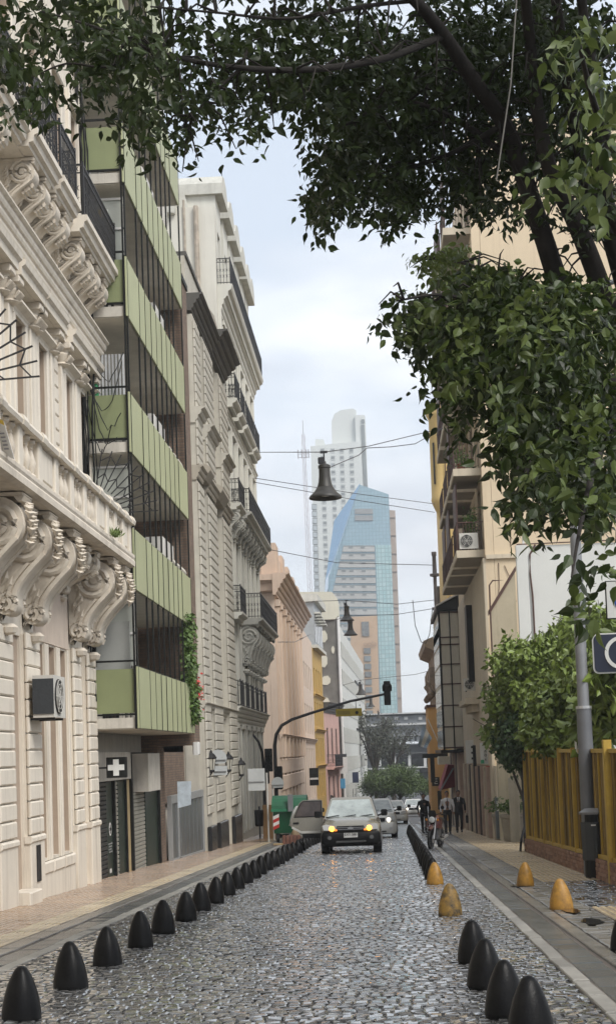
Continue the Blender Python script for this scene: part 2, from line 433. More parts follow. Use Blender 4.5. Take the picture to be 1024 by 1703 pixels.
def railing(parent, fac, a0, a1, n0, n1, z0, z1, pitch=.11, ornate=True, close=True, material=None, name='railing'):
    b = MB(); r = .011
    runs = [((n1, a0), (n1, a1))]
    if close: runs += [((n0, a0), (n1, a0)), ((n0, a1), (n1, a1))]
    for (na, aa), (nb, ab) in runs:
        L_ = hypot(nb-na, ab-aa)
        if L_ < .05: continue
        k = max(2, round(L_/pitch))
        for z, h in ((z1, .035), (z0+.08, .025), (z1-.16, .02)): b.bar((na, aa, z), (nb, ab, z), .03, h)
        for i in range(k+1):
            t = i/k; b.bar((lerp(na, nb, t), lerp(aa, ab, t), z0), (lerp(na, nb, t), lerp(aa, ab, t), z1), .017)
            if ornate and i < k:
                t = (i+.5)/k; c = Vector((lerp(na, nb, t), lerp(aa, ab, t), 0)); d = Vector((nb-na, ab-aa, 0)).normalized(); s_ = L_/k*.46
                for zc, rr in ((z1-.08, .05), (lerp(z0, z1, .32), s_), (lerp(z0, z1, .55), s_*.9)):
                    pts = [c+d*(min(rr, s_)*cos(q*pi/4))+Vector((0, 0, zc+rr*sin(q*pi/4))) for q in range(9)]
                    b.tube(pts, .008, 4, cap=False)
    for (na, aa) in ((n1, a0), (n1, a1)): b.box(na-.02, na+.02, aa-.02, aa+.02, z0, z1+.06)
    return fac.m(b).build(name, material or m_iron, parent)

# ================================================================== LEFT 1: cream ornate building
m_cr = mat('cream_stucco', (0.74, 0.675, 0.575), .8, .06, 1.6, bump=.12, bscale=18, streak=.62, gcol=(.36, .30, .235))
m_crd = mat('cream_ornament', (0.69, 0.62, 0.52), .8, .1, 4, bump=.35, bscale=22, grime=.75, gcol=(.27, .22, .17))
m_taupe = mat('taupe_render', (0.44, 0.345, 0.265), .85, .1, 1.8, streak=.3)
m_shut = mat('slatted_shutter', (0.33, 0.29, 0.25), .6, .1, 3)
b1 = thing('ornate_building', 'cream ornate stucco building with scroll corbels, balustrade and iron balcony on the left', 'building', (-6.1, 26, G(26)))
Z0 = -1.2
PIL = [(23.85, 24.9), (25.9, 26.88), (29.88, 30.62), (31.35, 32.2)]
WIN = [(27.0, 27.62), (27.95, 28.62), (28.95, 29.6)]
W2 = [(25.85, 26.6), (27.65, 28.35), (30.1, 30.75), (31.55, 32.15)]
W3 = [(20.6, 21.6), (22.8, 23.8), (25.0, 26.0), (27.2, 28.2), (29.35, 30.25), (31.2, 32.0)]
ops = [(24.95, 25.85, -.85, 3.72), (30.66, 31.31, -.78, 3.7), (21.5, 23.3, -.9, 3.7)]+[(a, c, -.15, 3.7) for a, c in WIN]
ops += [(a, c, 6.0, 9.3) for a, c in W2]+[(23.4, 24.2, 6.0, 9.3), (21.4, 22.2, 6.0, 9.3)]
ops += [(a, c, 12.3, 15.3) for a, c in W3]
LEFT.m(wall_open(-14.0, 32.72, Z0, 22, ops, 0, .45)).build('wall', m_cr, b1)  # stretch behind the camera is unseen, added to cut light from the sky
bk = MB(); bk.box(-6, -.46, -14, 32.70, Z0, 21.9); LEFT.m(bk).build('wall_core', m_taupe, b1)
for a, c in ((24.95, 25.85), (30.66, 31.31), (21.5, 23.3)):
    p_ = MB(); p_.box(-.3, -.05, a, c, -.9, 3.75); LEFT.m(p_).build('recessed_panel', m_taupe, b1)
st = MB(); st.bbox(-.25, .30, 24.96, 25.84, -1.0, -.55, .02); LEFT.m(st).build('door_step', m_cr, b1)
vt = MB(); vt.box(.125, .14, 26.22, 26.50, -.47, .15); LEFT.m(vt).build('vent_grille', m_iron, b1)
for a, c, z0, z1 in [(a, c, -.15, 3.7) for a, c in WIN]+[(a, c, 6.0, 9.3) for a, c in W2]+[(a, c, 12.3, 15.3) for a, c in W3]:
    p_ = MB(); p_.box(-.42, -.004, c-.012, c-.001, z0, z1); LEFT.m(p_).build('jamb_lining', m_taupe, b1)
# rusticated pilasters: plinth + blocks
blk = {}
for i, (a, c) in enumerate(PIL):
    w_ = c-a
    q = MB(); q.bbox(-.02, .12, a-.03, c+.03, Z0, .22, .02); q.bbox(-.02, .15, a-.06, c+.06, .2, .32, .03); q.box(-.02, .05, a, c, .3, 3.75)
    pl = LEFT.m(q).build('pilaster', m_cr, b1)
    bm_ = MB(); bm_.bbox(0, .075, -w_/2, w_/2, -.136, .136, .025); bm_.v = [(v[0], v[1], v[2]) for v in bm_.v]
    me = shared(bm_, 'rustic_block', m_cr)
    k = 0; z = .34+.14
    while z < 3.7:
        inst('rustic_block', me, pl, (-6.05, (a+c)/2, z)); z += .288
q = MB()
q.bbox(-.02, .07, 26.9, 29.86, Z0, -.2, .02)
LEFT.m(q).build('plinth', m_cr, b1)
# shuttered windows of the ground floor
for a, c in WIN:
    f_ = MB(); f_.box(-.32, -.20, a, a+.07, -.15, 3.7); f_.box(-.32, -.20, c-.07, c, -.15, 3.7); f_.box(-.32, -.2, a+.07, c-.07, 3.5, 3.7)
    o = LEFT.m(f_).build('shuttered_window', m_taupe, b1)
    s_ = MB(); z = -.13
    while z < 3.48:
        s_.add([(-.30, a+.07, z), (-.27, a+.07, z), (-.30, a+.07, z+.075), (-.30, c-.07, z), (-.27, c-.07, z), (-.30, c-.07, z+.075)], [(0, 1, 2), (3, 5, 4), (0, 3, 4, 1), (1, 4, 5, 2)]); z += .08
    LEFT.m(s_).build('slatted_shutter', m_shut, o)
    ca = MB(); ca.bbox(-.02, .05, a-.13, a-.02, -.2, 3.72, .015); ca.bbox(-.02, .05, c+.02, c+.13, -.2, 3.72, .015); ca.bbox(-.02, .10, a-.14, c+.14, -.42, -.2, .03)
    LEFT.m(ca).build('window_surround', m_cr, o)
rb = MB()
a = 26.95
while a < 29.8: rb.tube([(.0, a, 3.74), (.0, a, 4.75)], .045, 6); a += .085
LEFT.m(rb).build('ribbed_lintel', mat('pink_cream', (.66, .56, .47), .8, .08, 2, streak=.3), b1, smooth=True)
# great scroll corbels under the balustraded balcony (profile in n,z)
def spiral(c, r0, r1, turns, start, z_sign=1, k=26):
    return [(c[0]+lerp(r0, r1, t/k)*cos(start+z_sign*turns*2*pi*t/k), c[1]+lerp(r0, r1, t/k)*sin(start+z_sign*turns*2*pi*t/k)) for t in range(k+1)]
def corbel_mesh(H, D, Wd, name, leaf=True):
    """D out, H high; top at z=0, wall at n=0"""
    b = MB(); R = .36*H*.62; cO = (D-R*1.15, -R*1.12); r2 = .1*H; cI = (r2*.95, -H+r2*1.9)
    # body outline: wall top -> outer -> S curve -> wall bottom
    out = [(0, -.03), (D-.25*R, -.03)]
    for t in range(9): out.append((cO[0]+R*cos(pi/2-t*pi/8*.80), cO[1]+R*sin(pi/2-t*pi/8*.80)))
    x0, y0 = out[-1]
    for t in range(1, 9):
        s_ = t/8; out.append((lerp(x0, cI[0]+r2*1.0, 1-(1-s_)**1.45), lerp(y0, cI[1]+r2*.6, s_)))
    for t in range(7): out.append((cI[0]+r2*1.05*cos(.4-t*.55), cI[1]+r2*1.05*sin(.4-t*.55)))
    out.append((0, -H+r2*.6))
    for sgn, wd in ((1, Wd),):
        n = len(out)
        b.add([(p[0], -wd/2, p[1]) for p in out]+[(p[0], wd/2, p[1]) for p in out], [tuple(range(n))[::-1], tuple(range(n, 2*n))]+[(i, (i+1) % n, n+(i+1) % n, n+i) for i in range(n)])
    for side in (-1, 1):
        y = side*Wd/2
        b.tube([(p[0], y, p[1]) for p in spiral(cO, R*.96, R*.16, 2.1, pi*.5, 1, 30)], [.045*H*.8]*31, 6)
        b.tube([(p[0], y, p[1]) for p in spiral(cI, r2*1.0, r2*.2, 1.5, 0, 1, 14)], .026*H, 5)
        b.lathe([(R*.2, -.03), (R*.2, .03), (R*.1, .05)], (cO[0], y, cO[1]), 10, ax=(0, 1, 0))
        # edge band of the S
        b.tube([(p[0]-.03, y, p[1]) for p in out[9:22]], .033*H, 5)
        b.tube([(p[0]-.13*D, y, p[1]+.02) for p in out[11:20]], .022*H, 5)
        rr = random.Random(5)
        for k in range(9):      # leafy relief filling the inner triangle
            t = k/8; bx, bz = lerp(.16*D, .34*D, rr.random()), lerp(-.2*H, -.66*H, t)
            b.tube([(bx*.4+.02, y, bz-.05*H), (bx*.8, y+side*.012, bz+.02*H), (bx*.9, y, bz+.09*H)], [.012, .034*H*.9, .008], 5)
    # small volute drop and top block
    b.lathe([(.0, -.02), (r2*.8, .02), (r2*1.0, .10*H*.6), (r2*.6, .16*H*.6)], (cI[0]*.8, 0, -H-.08*H), 8)
    b.bbox(0, D-.1*R, -Wd*.56, Wd*.56, -.05, .0, .02)
    b.tube([(D-.3*R, -Wd*.5, -.06), (D-.3*R, Wd*.5, -.06)], .04*H, 6)
    if leaf:
        rr = random.Random(9)
        for k in range(16):
            t = k/15; z = lerp(-.09*H, -.42*H, t); wd = Wd*.34*(1-t*.75); y = rr.uniform(-wd, wd); n0 = D-.04+.05*sin(t*3)
            b.tube([(n0-.05, y, z+.03*H), (n0+.035, y*1.06, z), (n0-.02, y, z-.05*H)], [.02, .04*H*.9, .012], 5)
    else:
        for k in range(4):
            t = k/3; b.tube([(D-R*.5-.22*D*t, -Wd*.3, -R*2.05-.12*H*t), (D-R*.5-.22*D*t, Wd*.3, -R*2.05-.12*H*t)], .05*H*(1-.4*t), 6)
    return b
balc = MB(); prof = [(-.02, 5.56), (.80, 5.58), (.95, 5.57), (1.05, 5.60), (1.055, 5.70), (1.03, 5.74), (1.05, 5.78), (1.05, 5.84), (-.02, 5.84)]
bo = moulding(LEFT, prof, 17.2, 31.97).build('balcony', m_crd, b1)
cm = shared(corbel_mesh(1.78, .98, .52, 'corbel'), 'corbel', m_crd, True)
for a in (22.55, 24.40, 26.32, 30.22, 31.62): inst('corbel', cm, bo, (-6.08, a, 5.555))
cs = shared(corbel_mesh(.85, .80, .30, 'small_corbel', False), 'small_corbel', m_crd, True)
for a in (23.1, 23.8, 27.3, 28.3, 29.2): inst('small_corbel', cs, bo, (-6.08, a, 5.555))
bp = [(.055, 0), (.085, .02), (.085, .06), (.05, .09), (.075, .17), (.088, .25), (.06, .36), (.038, .45), (.05, .47), (.038, .49), (.055, .53), (.085, .55), (.085, .6)]
ball = MB(); ball.lathe(bp, n=10); bme = shared(ball, 'baluster', m_crd, True)
bal = MB(); segs = []
posts = [31.78, 30.95, 30.05, 29.15, 28.1, 26.9, 25.75, 24.5, 23.3, 22.0, 20.7, 19.4, 18.1]
for i, a in enumerate(posts):
    bal.bbox(.80, 1.0, a-.13, a+.13, 5.84, 6.52, .02)
    if i+1 < len(posts):
        a2 = posts[i+1]
        if i in (0, 3, 7): bal.bbox(.84, .95, a2+.12, a-.12, 5.84, 6.5, .02); bal.bbox(.93, .97, a2+.2, a-.2, 5.95, 6.4, .02)
        else:
            k = 3
            for j in range(k): inst('baluster', bme, bo, (-6.1+.9, lerp(a2+.13, a-.13, (j+.5)/k), 5.86))
bal.prism([(.78, 6.48), (1.06, 6.48), (1.08, 6.54), (1.05, 6.6), (.92, 6.645), (.80, 6.6), (.76, 6.54)], 'y', 17.2, 31.95)
for a in posts: bal.prism([(.765, 6.47), (1.08, 6.47), (1.1, 6.54), (1.07, 6.62), (.92, 6.67), (.79, 6.62), (.745, 6.54)], 'y', a-.15, a+.15)
bal.box(.82, 1.0, 17.2, 31.9, 5.84, 5.87)
LEFT.m(bal).build('balustrade', m_cr, bo)
# end return of the balustrade
er = MB(); er.bbox(.0, .80, 31.72, 31.9, 5.845, 6.56, .02); LEFT.m(er).build('balustrade_return', m_cr, bo)
# piano nobile: pilasters with capitals, hooded windows, grooved blocks, entablature
for a in (23.1, 24.75, 25.35, 26.95, 27.22, 28.68, 29.62, 31.05, 31.28, 32.45):
    q = MB(); q.bbox(-.02, .10, a-.13, a+.13, 5.86, 9.35, .015)
    pl = LEFT.m(q).build('pilaster', m_cr, b1)
    c_ = MB(); c_.lathe([(.13, 0), (.17, .03), (.13, .07), (.16, .14), (.19, .22), (.13, .28), (.15, .31), (.22, .36)], (.08, a, 9.33), 10); c_.bbox(-.02, .30, a-.19, a+.19, 9.66, 9.78, .02)
    for k in range(5): c_.tube([(.2, a-.12+.06*k, 9.40), (.28, a-.12+.06*k, 9.5), (.24, a-.12+.06*k, 9.58)], [.02, .04, .015], 5)
    LEFT.m(c_).build('capital', m_crd, pl, True)
for i, (a, c) in enumerate(W2+[(23.4, 24.2)]):
    o = window(b1, LEFT, a, c, 6.0, 9.3, -.30, m_taupe, m_glass, 2, 4)
    s_ = MB(); s_.bbox(-.02, .07, a-.15, a, 5.86, 9.32, .02); s_.bbox(-.02, .07, c, c+.15, 5.86, 9.32, .02)
    s_.v += []; LEFT.m(s_).build('architrave', m_cr, o)
    h_ = moulding(LEFT, [(-.02, 9.3), (.07, 9.3), (.07, 9.36), (.10, 9.40), (.22, 9.46), (.22, 9.5), (-.02, 9.53)], a-.2, c+.2); h_.build('window_hood', m_cr, o)
gr = MB(); z = 6.0
while z < 9.6: gr.bbox(-.02, .045, 28.86, 29.44, z, z+.27, .02); z += .285
LEFT.m(gr).build('grooved_panel', m_cr, b1)
moulding(LEFT, [(-.02, 9.78), (.20, 9.78), (.20, 9.88), (.24, 9.9), (.24, 9.98), (-.02, 9.98)], 17.2, 32.71).build('architrave_band', m_cr, b1)
for a, c in ((23.0, 25.0), (25.2, 27.05), (27.1, 28.85), (29.5, 31.15), (31.2, 32.62)):
    moulding(LEFT, [(-.02, 9.79), (.33, 9.79), (.34, 9.92), (.40, 9.96), (.42, 10.05), (-.02, 10.05)], a, c).build('entablature_block', m_cr, b1)
moulding(LEFT, cornice_prof(9.98, 10.62, .24, .50, 5), 17.2, 32.73).build('cornice', m_cr, b1)
# upper iron balconies
ub = LEFT
cu = shared(corbel_mesh(.98, .66, .36, 'scroll_bracket', False), 'scroll_bracket', m_crd, True)
secs = [(17.5, 24.5, .70), (24.56, 26.55, .80), (26.7, 28.25, .80), (28.75, 32.4, .82)]
us = [(10.6, 357), (31.7, 387), (49.7, 412), (67.7, 440), (95, 480), (112, 505.6), (123.7, 518), (137.4, 537)]
ys = sorted([atX(u, v, -6.0).y for u, v in us]+[20.5, 21.8, 23.2])
link = moulding(LEFT, [(-.02, 11.72), (.46, 11.72), (.5, 11.8), (.55, 11.9), (.55, 12.02), (-.02, 12.02)], 17.4, 32.38)
lo = link.build('balcony', m_cr, b1)
for y in ys: inst('scroll_bracket', cu, lo, (-6.09, y, 11.715))
for a, c, n in secs:
    moulding(LEFT, [(-.02, 11.74), (n-.16, 11.74), (n-.15, 11.80), (n-.08, 11.82), (n-.06, 11.92), (n, 11.95), (n, 12.06), (-.02, 12.06)], a, c).build('balcony_slab', m_cr, lo)
    railing(lo, LEFT, a+.08, c-.08, .0, n-.08, 12.06, 13.08, .12)
for a, c in W3:
    o = window(b1, LEFT, a, c, 12.3, 15.3, -.3, m_taupe, m_glass, 2, 4)
    s_ = MB(); s_.bbox(-.02, .08, a-.17, a, 12.07, 15.35, .02); s_.bbox(-.02, .08, c, c+.17, 12.07, 15.35, .02); s_.bbox(-.02, .12, a-.2, c+.2, 15.35, 15.6, .03); LEFT.m(s_).build('architrave', m_cr, o)
# iron spike fans guarding the balcony ends
def fan(C, R, a0, a1, k, label, plane, inner=.1):
    b = MB(); ax, az = plane
    for i in range(k):
        t = lerp(a0, a1, i/(k-1)); d = ax*cos(t)+az*sin(t)
        b.bar(C+d*(inner*R), C+d*R, .022)
    for rr in (.55, .82):
        for i in range(k-1):
            t, t2 = lerp(a0, a1, i/(k-1)), lerp(a0, a1, (i+1)/(k-1)); r1_, r2_ = (rr, rr+.1) if i % 2 else (rr+.1, rr)
            b.bar(C+(ax*cos(t)+az*sin(t))*R*r1_, C+(ax*cos(t2)+az*sin(t2))*R*r2_, .02)
    return tag(b.build('spike_fan', m_iron), label, 'spike guard')
fan(atY(-100, 640, 20.2), 1.36, 0.04, 1.3, 9, 'black iron spike fan at the near end of the cream balcony', (Vector((1, 0, 0)), Vector((0, 0, 1))))
fan(atY(152, 856, 32.0), 1.42, .02, 1.38, 10, 'black iron spike fan where the cream balcony meets the green balconies', (Vector((1, 0, 0)), Vector((0, 0, 1))), .42)
# banner on the balustrade, far left
bn = MB(); P = [atY(-14, 690, 20.6), atY(6, 700, 20.6), atY(24, 764, 20.9), atY(-14, 745, 20.9)]
bn.add(P+[p+Vector((.0, .03, 0)) for p in P], [(0, 1, 2, 3), (7, 6, 5, 4), (0, 4, 5, 1), (1, 5, 6, 2), (2, 6, 7, 3), (3, 7, 4, 0)])
bnr = tag(bn.build('banner', mat('banner_white', (.75, .74, .72), .6, .05)), 'white printed banner hung over the cream balustrade at the left edge', 'banner')
for k in range(5):
    q = MB(); t0, t1 = .3+.1*k, .34+.1*k
    a_, b_ = P[1].lerp(P[2], t0), P[1].lerp(P[2], t1); e_ = Vector((-.10, -.012, 0)); f_ = Vector((-.035, -.012, 0))
    q.add([a_+e_, a_+f_, b_+f_, b_+e_], [(0, 1, 2, 3)]); q.build('printed_line', mat('print_grey', (.2, .2, .22), .6), bnr)
yt = MB(); e_ = Vector((0, -.012, 0)); yt.add([P[0]+e_, P[1]+e_, P[1].lerp(P[2], .12)+e_, P[0].lerp(P[3], .12)+e_], [(0, 1, 2, 3)]); yt.build('yellow_band', mat('print_yellow', (.7, .5, .08), .6), bnr)
# air conditioners
m_ac = mat('ac_white', (.62, .60, .55), .5, .05, 3, streak=.3)
def aircon(label, c, w_, d_, h_, ax=(0, 1, 0), front=(1, 0, 0), group='air conditioners on the facades'):
    ax, fr = Vector(ax), Vector(front); c = Vector(c)
    t = thing('air_conditioner', label, 'air conditioner', c-Vector((0, 0, h_/2)), group)
    b = MB(); b.obox(c, ax*(w_/2), fr*(d_/2), Vector((0, 0, h_/2))); o = b.build('casing', m_ac, t)
    g = MB(); cc = c+fr*(d_/2+.004)-ax*(w_*.12); r_ = min(w_*.34, h_*.42)
    g.lathe([(r_, 0), (r_, .02), (r_*.9, .022)], cc, 20, ax=fr); g.build('fan_recess', mat('ac_dark', (.03, .03, .03), .5), t)
    k = MB()
    for q in (.95, .7, .45, .2): k.tube([cc+fr*.03+(ax*cos(i*pi/8)+Vector((0, 0, 1))*sin(i*pi/8))*r_*q for i in range(17)], .006, 4, cap=False)
    for q in range(6): k.bar(cc+fr*.03, cc+fr*.03+(ax*cos(q*pi/3)+Vector((0, 0, 1))*sin(q*pi/3))*r_, .01)
    k.build('fan_guard', m_ac, t)
    s_ = MB()
    for q in (-1, 1): s_.bar(c+ax*(q*w_*.35)-fr*(d_*.8)-Vector((0, 0, h_/2+.02)), c+ax*(q*w_*.35)+fr*(d_*.45)-Vector((0, 0, h_/2+.02)), .04)
    s_.build('bracket', m_iron, t)
    return t
ac = aircon('boxy white air conditioner on the pilaster of the cream building', (-5.72, 26.35, 2.68), .95, .36, .72, (0, 1, 0), (1, 0, 0))
sg = MB(); sg.box(-5.9, -5.54, 25.855, 25.872, 2.38, 2.98); sg.build('side_grille', mat('ac_coil', (.04, .045, .05), .5, .2, 30), ac)

wd_ = thing('wall_weed', 'small green weed sprouting from the end of the cream balcony ledge', 'plant', (-5.02, 29.3, 5.85))
r_ = random.Random(4); mw_ = mat('weed_green', (.12, .17, .04), .6, .3, 9); b = MB()
for k in range(60):
    p = Vector((-5.0+r_.gauss(0, .04), 29.3+r_.gauss(0, .12), 5.86)); d = Vector((r_.gauss(0, .5), r_.gauss(0, .5), 1)).normalized()*r_.uniform(.08, .22); s_ = d.orthogonal().normalized()*.018
    b.add([p, p+d*.6+s_, p+d, p+d*.6-s_], [(0, 1, 2, 3)])
b.build('leaves', mw_, wd_)
# ================================================================== LEFT 2: green balcony apartment block
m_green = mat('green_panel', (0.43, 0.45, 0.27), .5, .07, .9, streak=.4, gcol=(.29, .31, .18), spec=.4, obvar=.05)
m_greend = mat('green_panel_shaded', (0.24, 0.27, 0.135), .55, .08, 1.2, streak=.2, gcol=(.16, .19, .10))  # darker copy of the panel green, the side's shade put into its colour
m_conc = mat('painted_slab', (0.58, 0.545, 0.48), .85, .12, 2.5, bump=.2, bscale=20, streak=.5, gcol=(.2, .17, .13))
m_soff = mat('beige_soffit', (0.70, 0.66, 0.58), .9, .1, 1.5, grime=.3)
m_blk = mat('black_metal', (0.012, 0.013, 0.012), .5, .25, 5, spec=.25)
m_brick = None
def brick_mat(name, c1, c2, cm, sc=1.0, rough=.85):
    M_ = bpy.data.materials.new(name); M_.use_nodes = True; t = M_.node_tree; n = t.nodes; L = t.links; b = n['Principled BSDF']; b.inputs['Roughness'].default_value = rough
    g = n.new('ShaderNodeNewGeometry'); sp = n.new('ShaderNodeSeparateXYZ'); L.new(g.outputs['Position'], sp.inputs[0])
    ad = n.new('ShaderNodeMath'); L.new(sp.outputs[0], ad.inputs[0]); L.new(sp.outputs[1], ad.inputs[1])
    cb = n.new('ShaderNodeCombineXYZ'); L.new(ad.outputs[0], cb.inputs[0]); L.new(sp.outputs[2], cb.inputs[1])
    br = n.new('ShaderNodeTexBrick'); L.new(cb.outputs[0], br.inputs['Vector']); br.inputs['Scale'].default_value = sc
    br.inputs['Color1'].default_value = (*c1, 1); br.inputs['Color2'].default_value = (*c2, 1); br.inputs['Mortar'].default_value = (*cm, 1)
    br.inputs['Brick Width'].default_value = .25; br.inputs['Row Height'].default_value = .075; br.inputs['Mortar Size'].default_value = .009
    nz = n.new('ShaderNodeTexNoise'); nz.inputs['Scale'].default_value = 2.5; nz.inputs['Detail'].default_value = 6; L.new(g.outputs['Position'], nz.inputs['Vector'])
    mu = n.new('ShaderNodeMixRGB'); mu.blend_type = 'MULTIPLY'; mu.inputs[0].default_value = .6; L.new(br.outputs[0], mu.inputs[1]); L.new(nz.outputs[0], mu.inputs[2]); L.new(mu.outputs[0], b.inputs['Base Color'])
    bp = n.new('ShaderNodeBump'); bp.inputs['Strength'].default_value = .6; bp.inputs['Distance'].default_value = .01; L.new(br.outputs['Fac'], bp.inputs['Height']); bp.invert = True; L.new(bp.outputs[0], b.inputs['Normal'])
    return M_
m_brick = brick_mat('brown_brick', (.33, .225, .16), (.25, .17, .125), (.18, .155, .13))
b2 = thing('green_apartment_block', 'apartment block with tiers of green panelled balconies and black bars', 'building', (-6.1, 37, G(37)))
XF = -5.1
fl = [2.2, 5.14, 8.08, 11.03, 13.97, 16.91, 19.85]
su = [228.1, 250.6, 260, 269.5, 278, 286.7, 294.5, 302, 309, 322]
sy = [atX(u, 1212, XF).y for u in su]
sy[0] = 32.12; sy[-1] = 41.75
core = MB(); core.box(-14, -6.6, 32.78, 50.8, 1.75, 24); core.build('wall', mat('pale_recess_render', (.62, .59, .53), .85, .1, 1.5, streak=.3), b2)
g0 = MB(); g0.box(-14, -6.75, 32.78, 50.8, -1.7, 1.72); g0.build('shop_wall', m_soff, b2)
sidewall = MB(); sidewall.box(-6.9, -6.28, 32.76, 32.95, 2.2, 24); sidewall.build('side_wall', m_conc, b2)
rw = random.Random(2)
m_curt = mat('curtain', (.5, .48, .42), .8, .15, 6)
for k, z in enumerate(fl):
    s_ = MB(); s_.box(-6.62, XF-.04, 32.2, 41.72, z+.02, z+.24)
    o = s_.build('balcony', m_conc, b2)
    sf = MB(); sf.box(-6.6, XF-.06, 32.24, 41.7, z+.0, z+.018); sf.build('soffit', m_soff, o)
    for i in range(len(sy)-1):
        p_ = MB(); jx = rw.uniform(-.006, .006)
        p_.bbox(XF-.03+jx, XF+.012+jx, sy[i]+.022, sy[i+1]-.022, z+.01, z+1.31, .006); p_.build('green_panel', m_green, o)
    p_ = MB(); p_.box(XF-.036, XF-.032, 32.2, 41.7, z+.02, z+1.30); p_.build('backing_sheet', m_blk, o)
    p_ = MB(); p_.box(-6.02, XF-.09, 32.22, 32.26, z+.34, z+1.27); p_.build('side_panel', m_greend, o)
    r_ = MB()
    r_.box(-6.12, -6.07, 32.2, 32.25, z+.22, z+2.95); r_.box(XF-.075, XF-.035, 32.15, 32.19, z+.0, z+2.96)
    r_.box(-6.1, XF-.04, 32.21, 32.25, z+1.42, z+1.46); r_.box(-6.1, XF-.04, 32.21, 32.25, z+.29, z+.33)
    r_.build('side_rail', m_blk, o)
    for i in range(len(sy)):
        q = MB(); y = sy[i] if i else sy[i]+.1
        q.box(XF+.0125, XF+.024, y-.009, y+.009, z+.0, z+1.3); q.build('seam_strip', m_blk, o)
        q = MB(); q.box(XF-.03, XF+.01, y-.02, y+.02, z+1.34, z+2.94); q.build('bar', m_blk, o)
    q = MB(); q.box(XF-.07, XF-.03, sy[0], sy[-1], z+1.31, z+1.35); q.build('rail', m_blk, o)
    # doors and windows behind
    for (a, c) in ((33.4, 35.0), (36.2, 38.2), (39.0, 40.6)):
        fac2 = Fac((-6.6, 0, 0), (0, 1, 0), (1, 0, 0))
        gm = rw.choice([m_glass, m_glassl, m_glassl])
        window(o, fac2, a, c, z+.26, z+2.35, .01, rw.choice([m_white, m_blk, m_conc]), gm, 2, 1)
        if rw.random() < .5:
            q = MB(); q.box(-6.555, -6.54, a+.06, a+.06+(c-a)*rw.uniform(.3, .6), z+.3, z+2.3); q.build('curtain', m_curt, o)
    # odd things kept on the balconies
    if k in (1, 2, 3, 4):
        q = MB(); a = rw.uniform(37.5, 39.5); q.bbox(-5.75, -5.25, a-1.6, a+.2, z+.26, z+1.75+rw.random()*.3, .03); q.build('storage_cabinet', mat('cabinet_white', (.62, .60, .56), .5, .06), o)
        q = MB()
        for j in range(4): q.tube([(-5.30, 38.9+j*.7, z+1.45), (-5.30, 39.55+j*.7, z+1.45)], .13, 8)
        q.build('rolled_blind', mat('blind_cream', (.62, .58, .5), .6), o, True)
# corrugated grey screen, boards
q = MB()
for j in range(9): q.tube([(-5.9+j*.075, 32.6, 8.08+1.0), (-5.9+j*.075, 32.6, 8.08+2.25)], .045, 6)
q.build('corrugated_screen', mat('galvanised', (.38, .38, .37), .4, .15, 4, metal=.6), b2)
q = MB(); q.box(-6.0, -5.28, 32.42, 32.46, 2.2+.4, 2.2+2.3); q.build('grey_board', mat('grey_board', (.40, .41, .39), .6, .08), b2)
for z in (11.03, 2.2, 5.14):
    q = MB(); q.box(-6.05, -5.16, 32.5, 32.54, z+1.35, z+2.7); o = q.build('pale_screen', mat('pale_screen', (.44, .46, .42), .35, .1, 2), b2)
    q = MB(); q.box(-6.05, -5.16, 32.47, 32.49, z+2.02, z+2.07); q.box(-5.2, -5.14, 32.47, 32.49, z+1.3, z+2.75); q.box(-6.05, -5.2, 32.47, 32.49, z+2.68, z+2.73); q.build('screen_frame', m_white, o)
sign = MB(); sign.box(-5.72, -5.50, 32.44, 32.46, 13.32, 13.50); sg = tag(sign.build('notice', mat('notice_white', (.7, .7, .66), .5)), 'small white and yellow notice on the green balcony screen', 'notice')
q = MB(); q.box(-5.72, -5.66, 32.425, 32.438, 13.32, 13.50); q.build('yellow_strip', MATS['print_yellow'], sg)
q = MB(); q.prism([(-5.62, 13.34), (-5.52, 13.34), (-5.52, 13.40), (-5.57, 13.40), (-5.53, 13.47), (-5.58, 13.47), (-5.6, 13.41)], 'y', 32.425, 32.438); q.build('black_mark', m_blk, sg)
# green bottle-shaped folded parasol on the balcony
q = MB(); q.lathe([(.03, 0), (.10, .02), (.11, .35), (.05, .75), (.015, .95)], (-5.92, 32.45, 8.08+1.05), 8); tag(q.build('folded_parasol', mat('parasol_green', (.05, .33, .13), .6), None, True), 'folded green parasol standing on the green balcony beside the cream building', 'parasol')
# dangling cables at the junction
cb = random.Random(4)
cab = thing('cable_bundle', 'dark tangle of cables hanging down between the cream and green buildings', 'cable', (-6.0, 32.1, 6))
for k in range(9):
    x = -6.05+cb.uniform(-.02, .12); z = 17.5; pts = []
    while z > 2.3+cb.random()*2:
        pts.append((x+cb.gauss(0, .02), 32.1+cb.uniform(-.05, .02), z)); z -= .7; x += cb.gauss(0, .03); x = min(max(x, -6.08), -5.85)
    q = MB(); q.tube(pts, .013 if k < 6 else .022, 5); q.build('cable', m_blk, cab)
for k in range(5):
    x0, x1 = -6.0, -5.2+cb.uniform(-.3, .05); z0, z1 = 8.6+cb.uniform(0, 2.2), 9.0+cb.uniform(-.6, 1.6); pts = []
    for i in range(11):
        t = i/10; pts.append((lerp(x0, x1, t), 32.08, lerp(z0, z1, t)-.9*sin(t*pi)*cb.uniform(.8, 1)))
    q = MB(); q.tube(pts, .011, 5); q.build('cable', m_blk, cab)
# brick party fin
q = MB(); q.box(-6.9, -6.15, 41.9, 43.1, -1.35, 1.9); q.build('brick_wall', m_brick, b2)
q = MB(); q.box(-6.9, -5.12, 41.9, 43.1, 1.9, 14.9); fin = q.build('brick_pier', m_brick, b2)
q = MB(); q.box(-6.95, -5.08, 41.87, 43.15, 14.9, 15.05); q.build('coping', m_blk, fin)
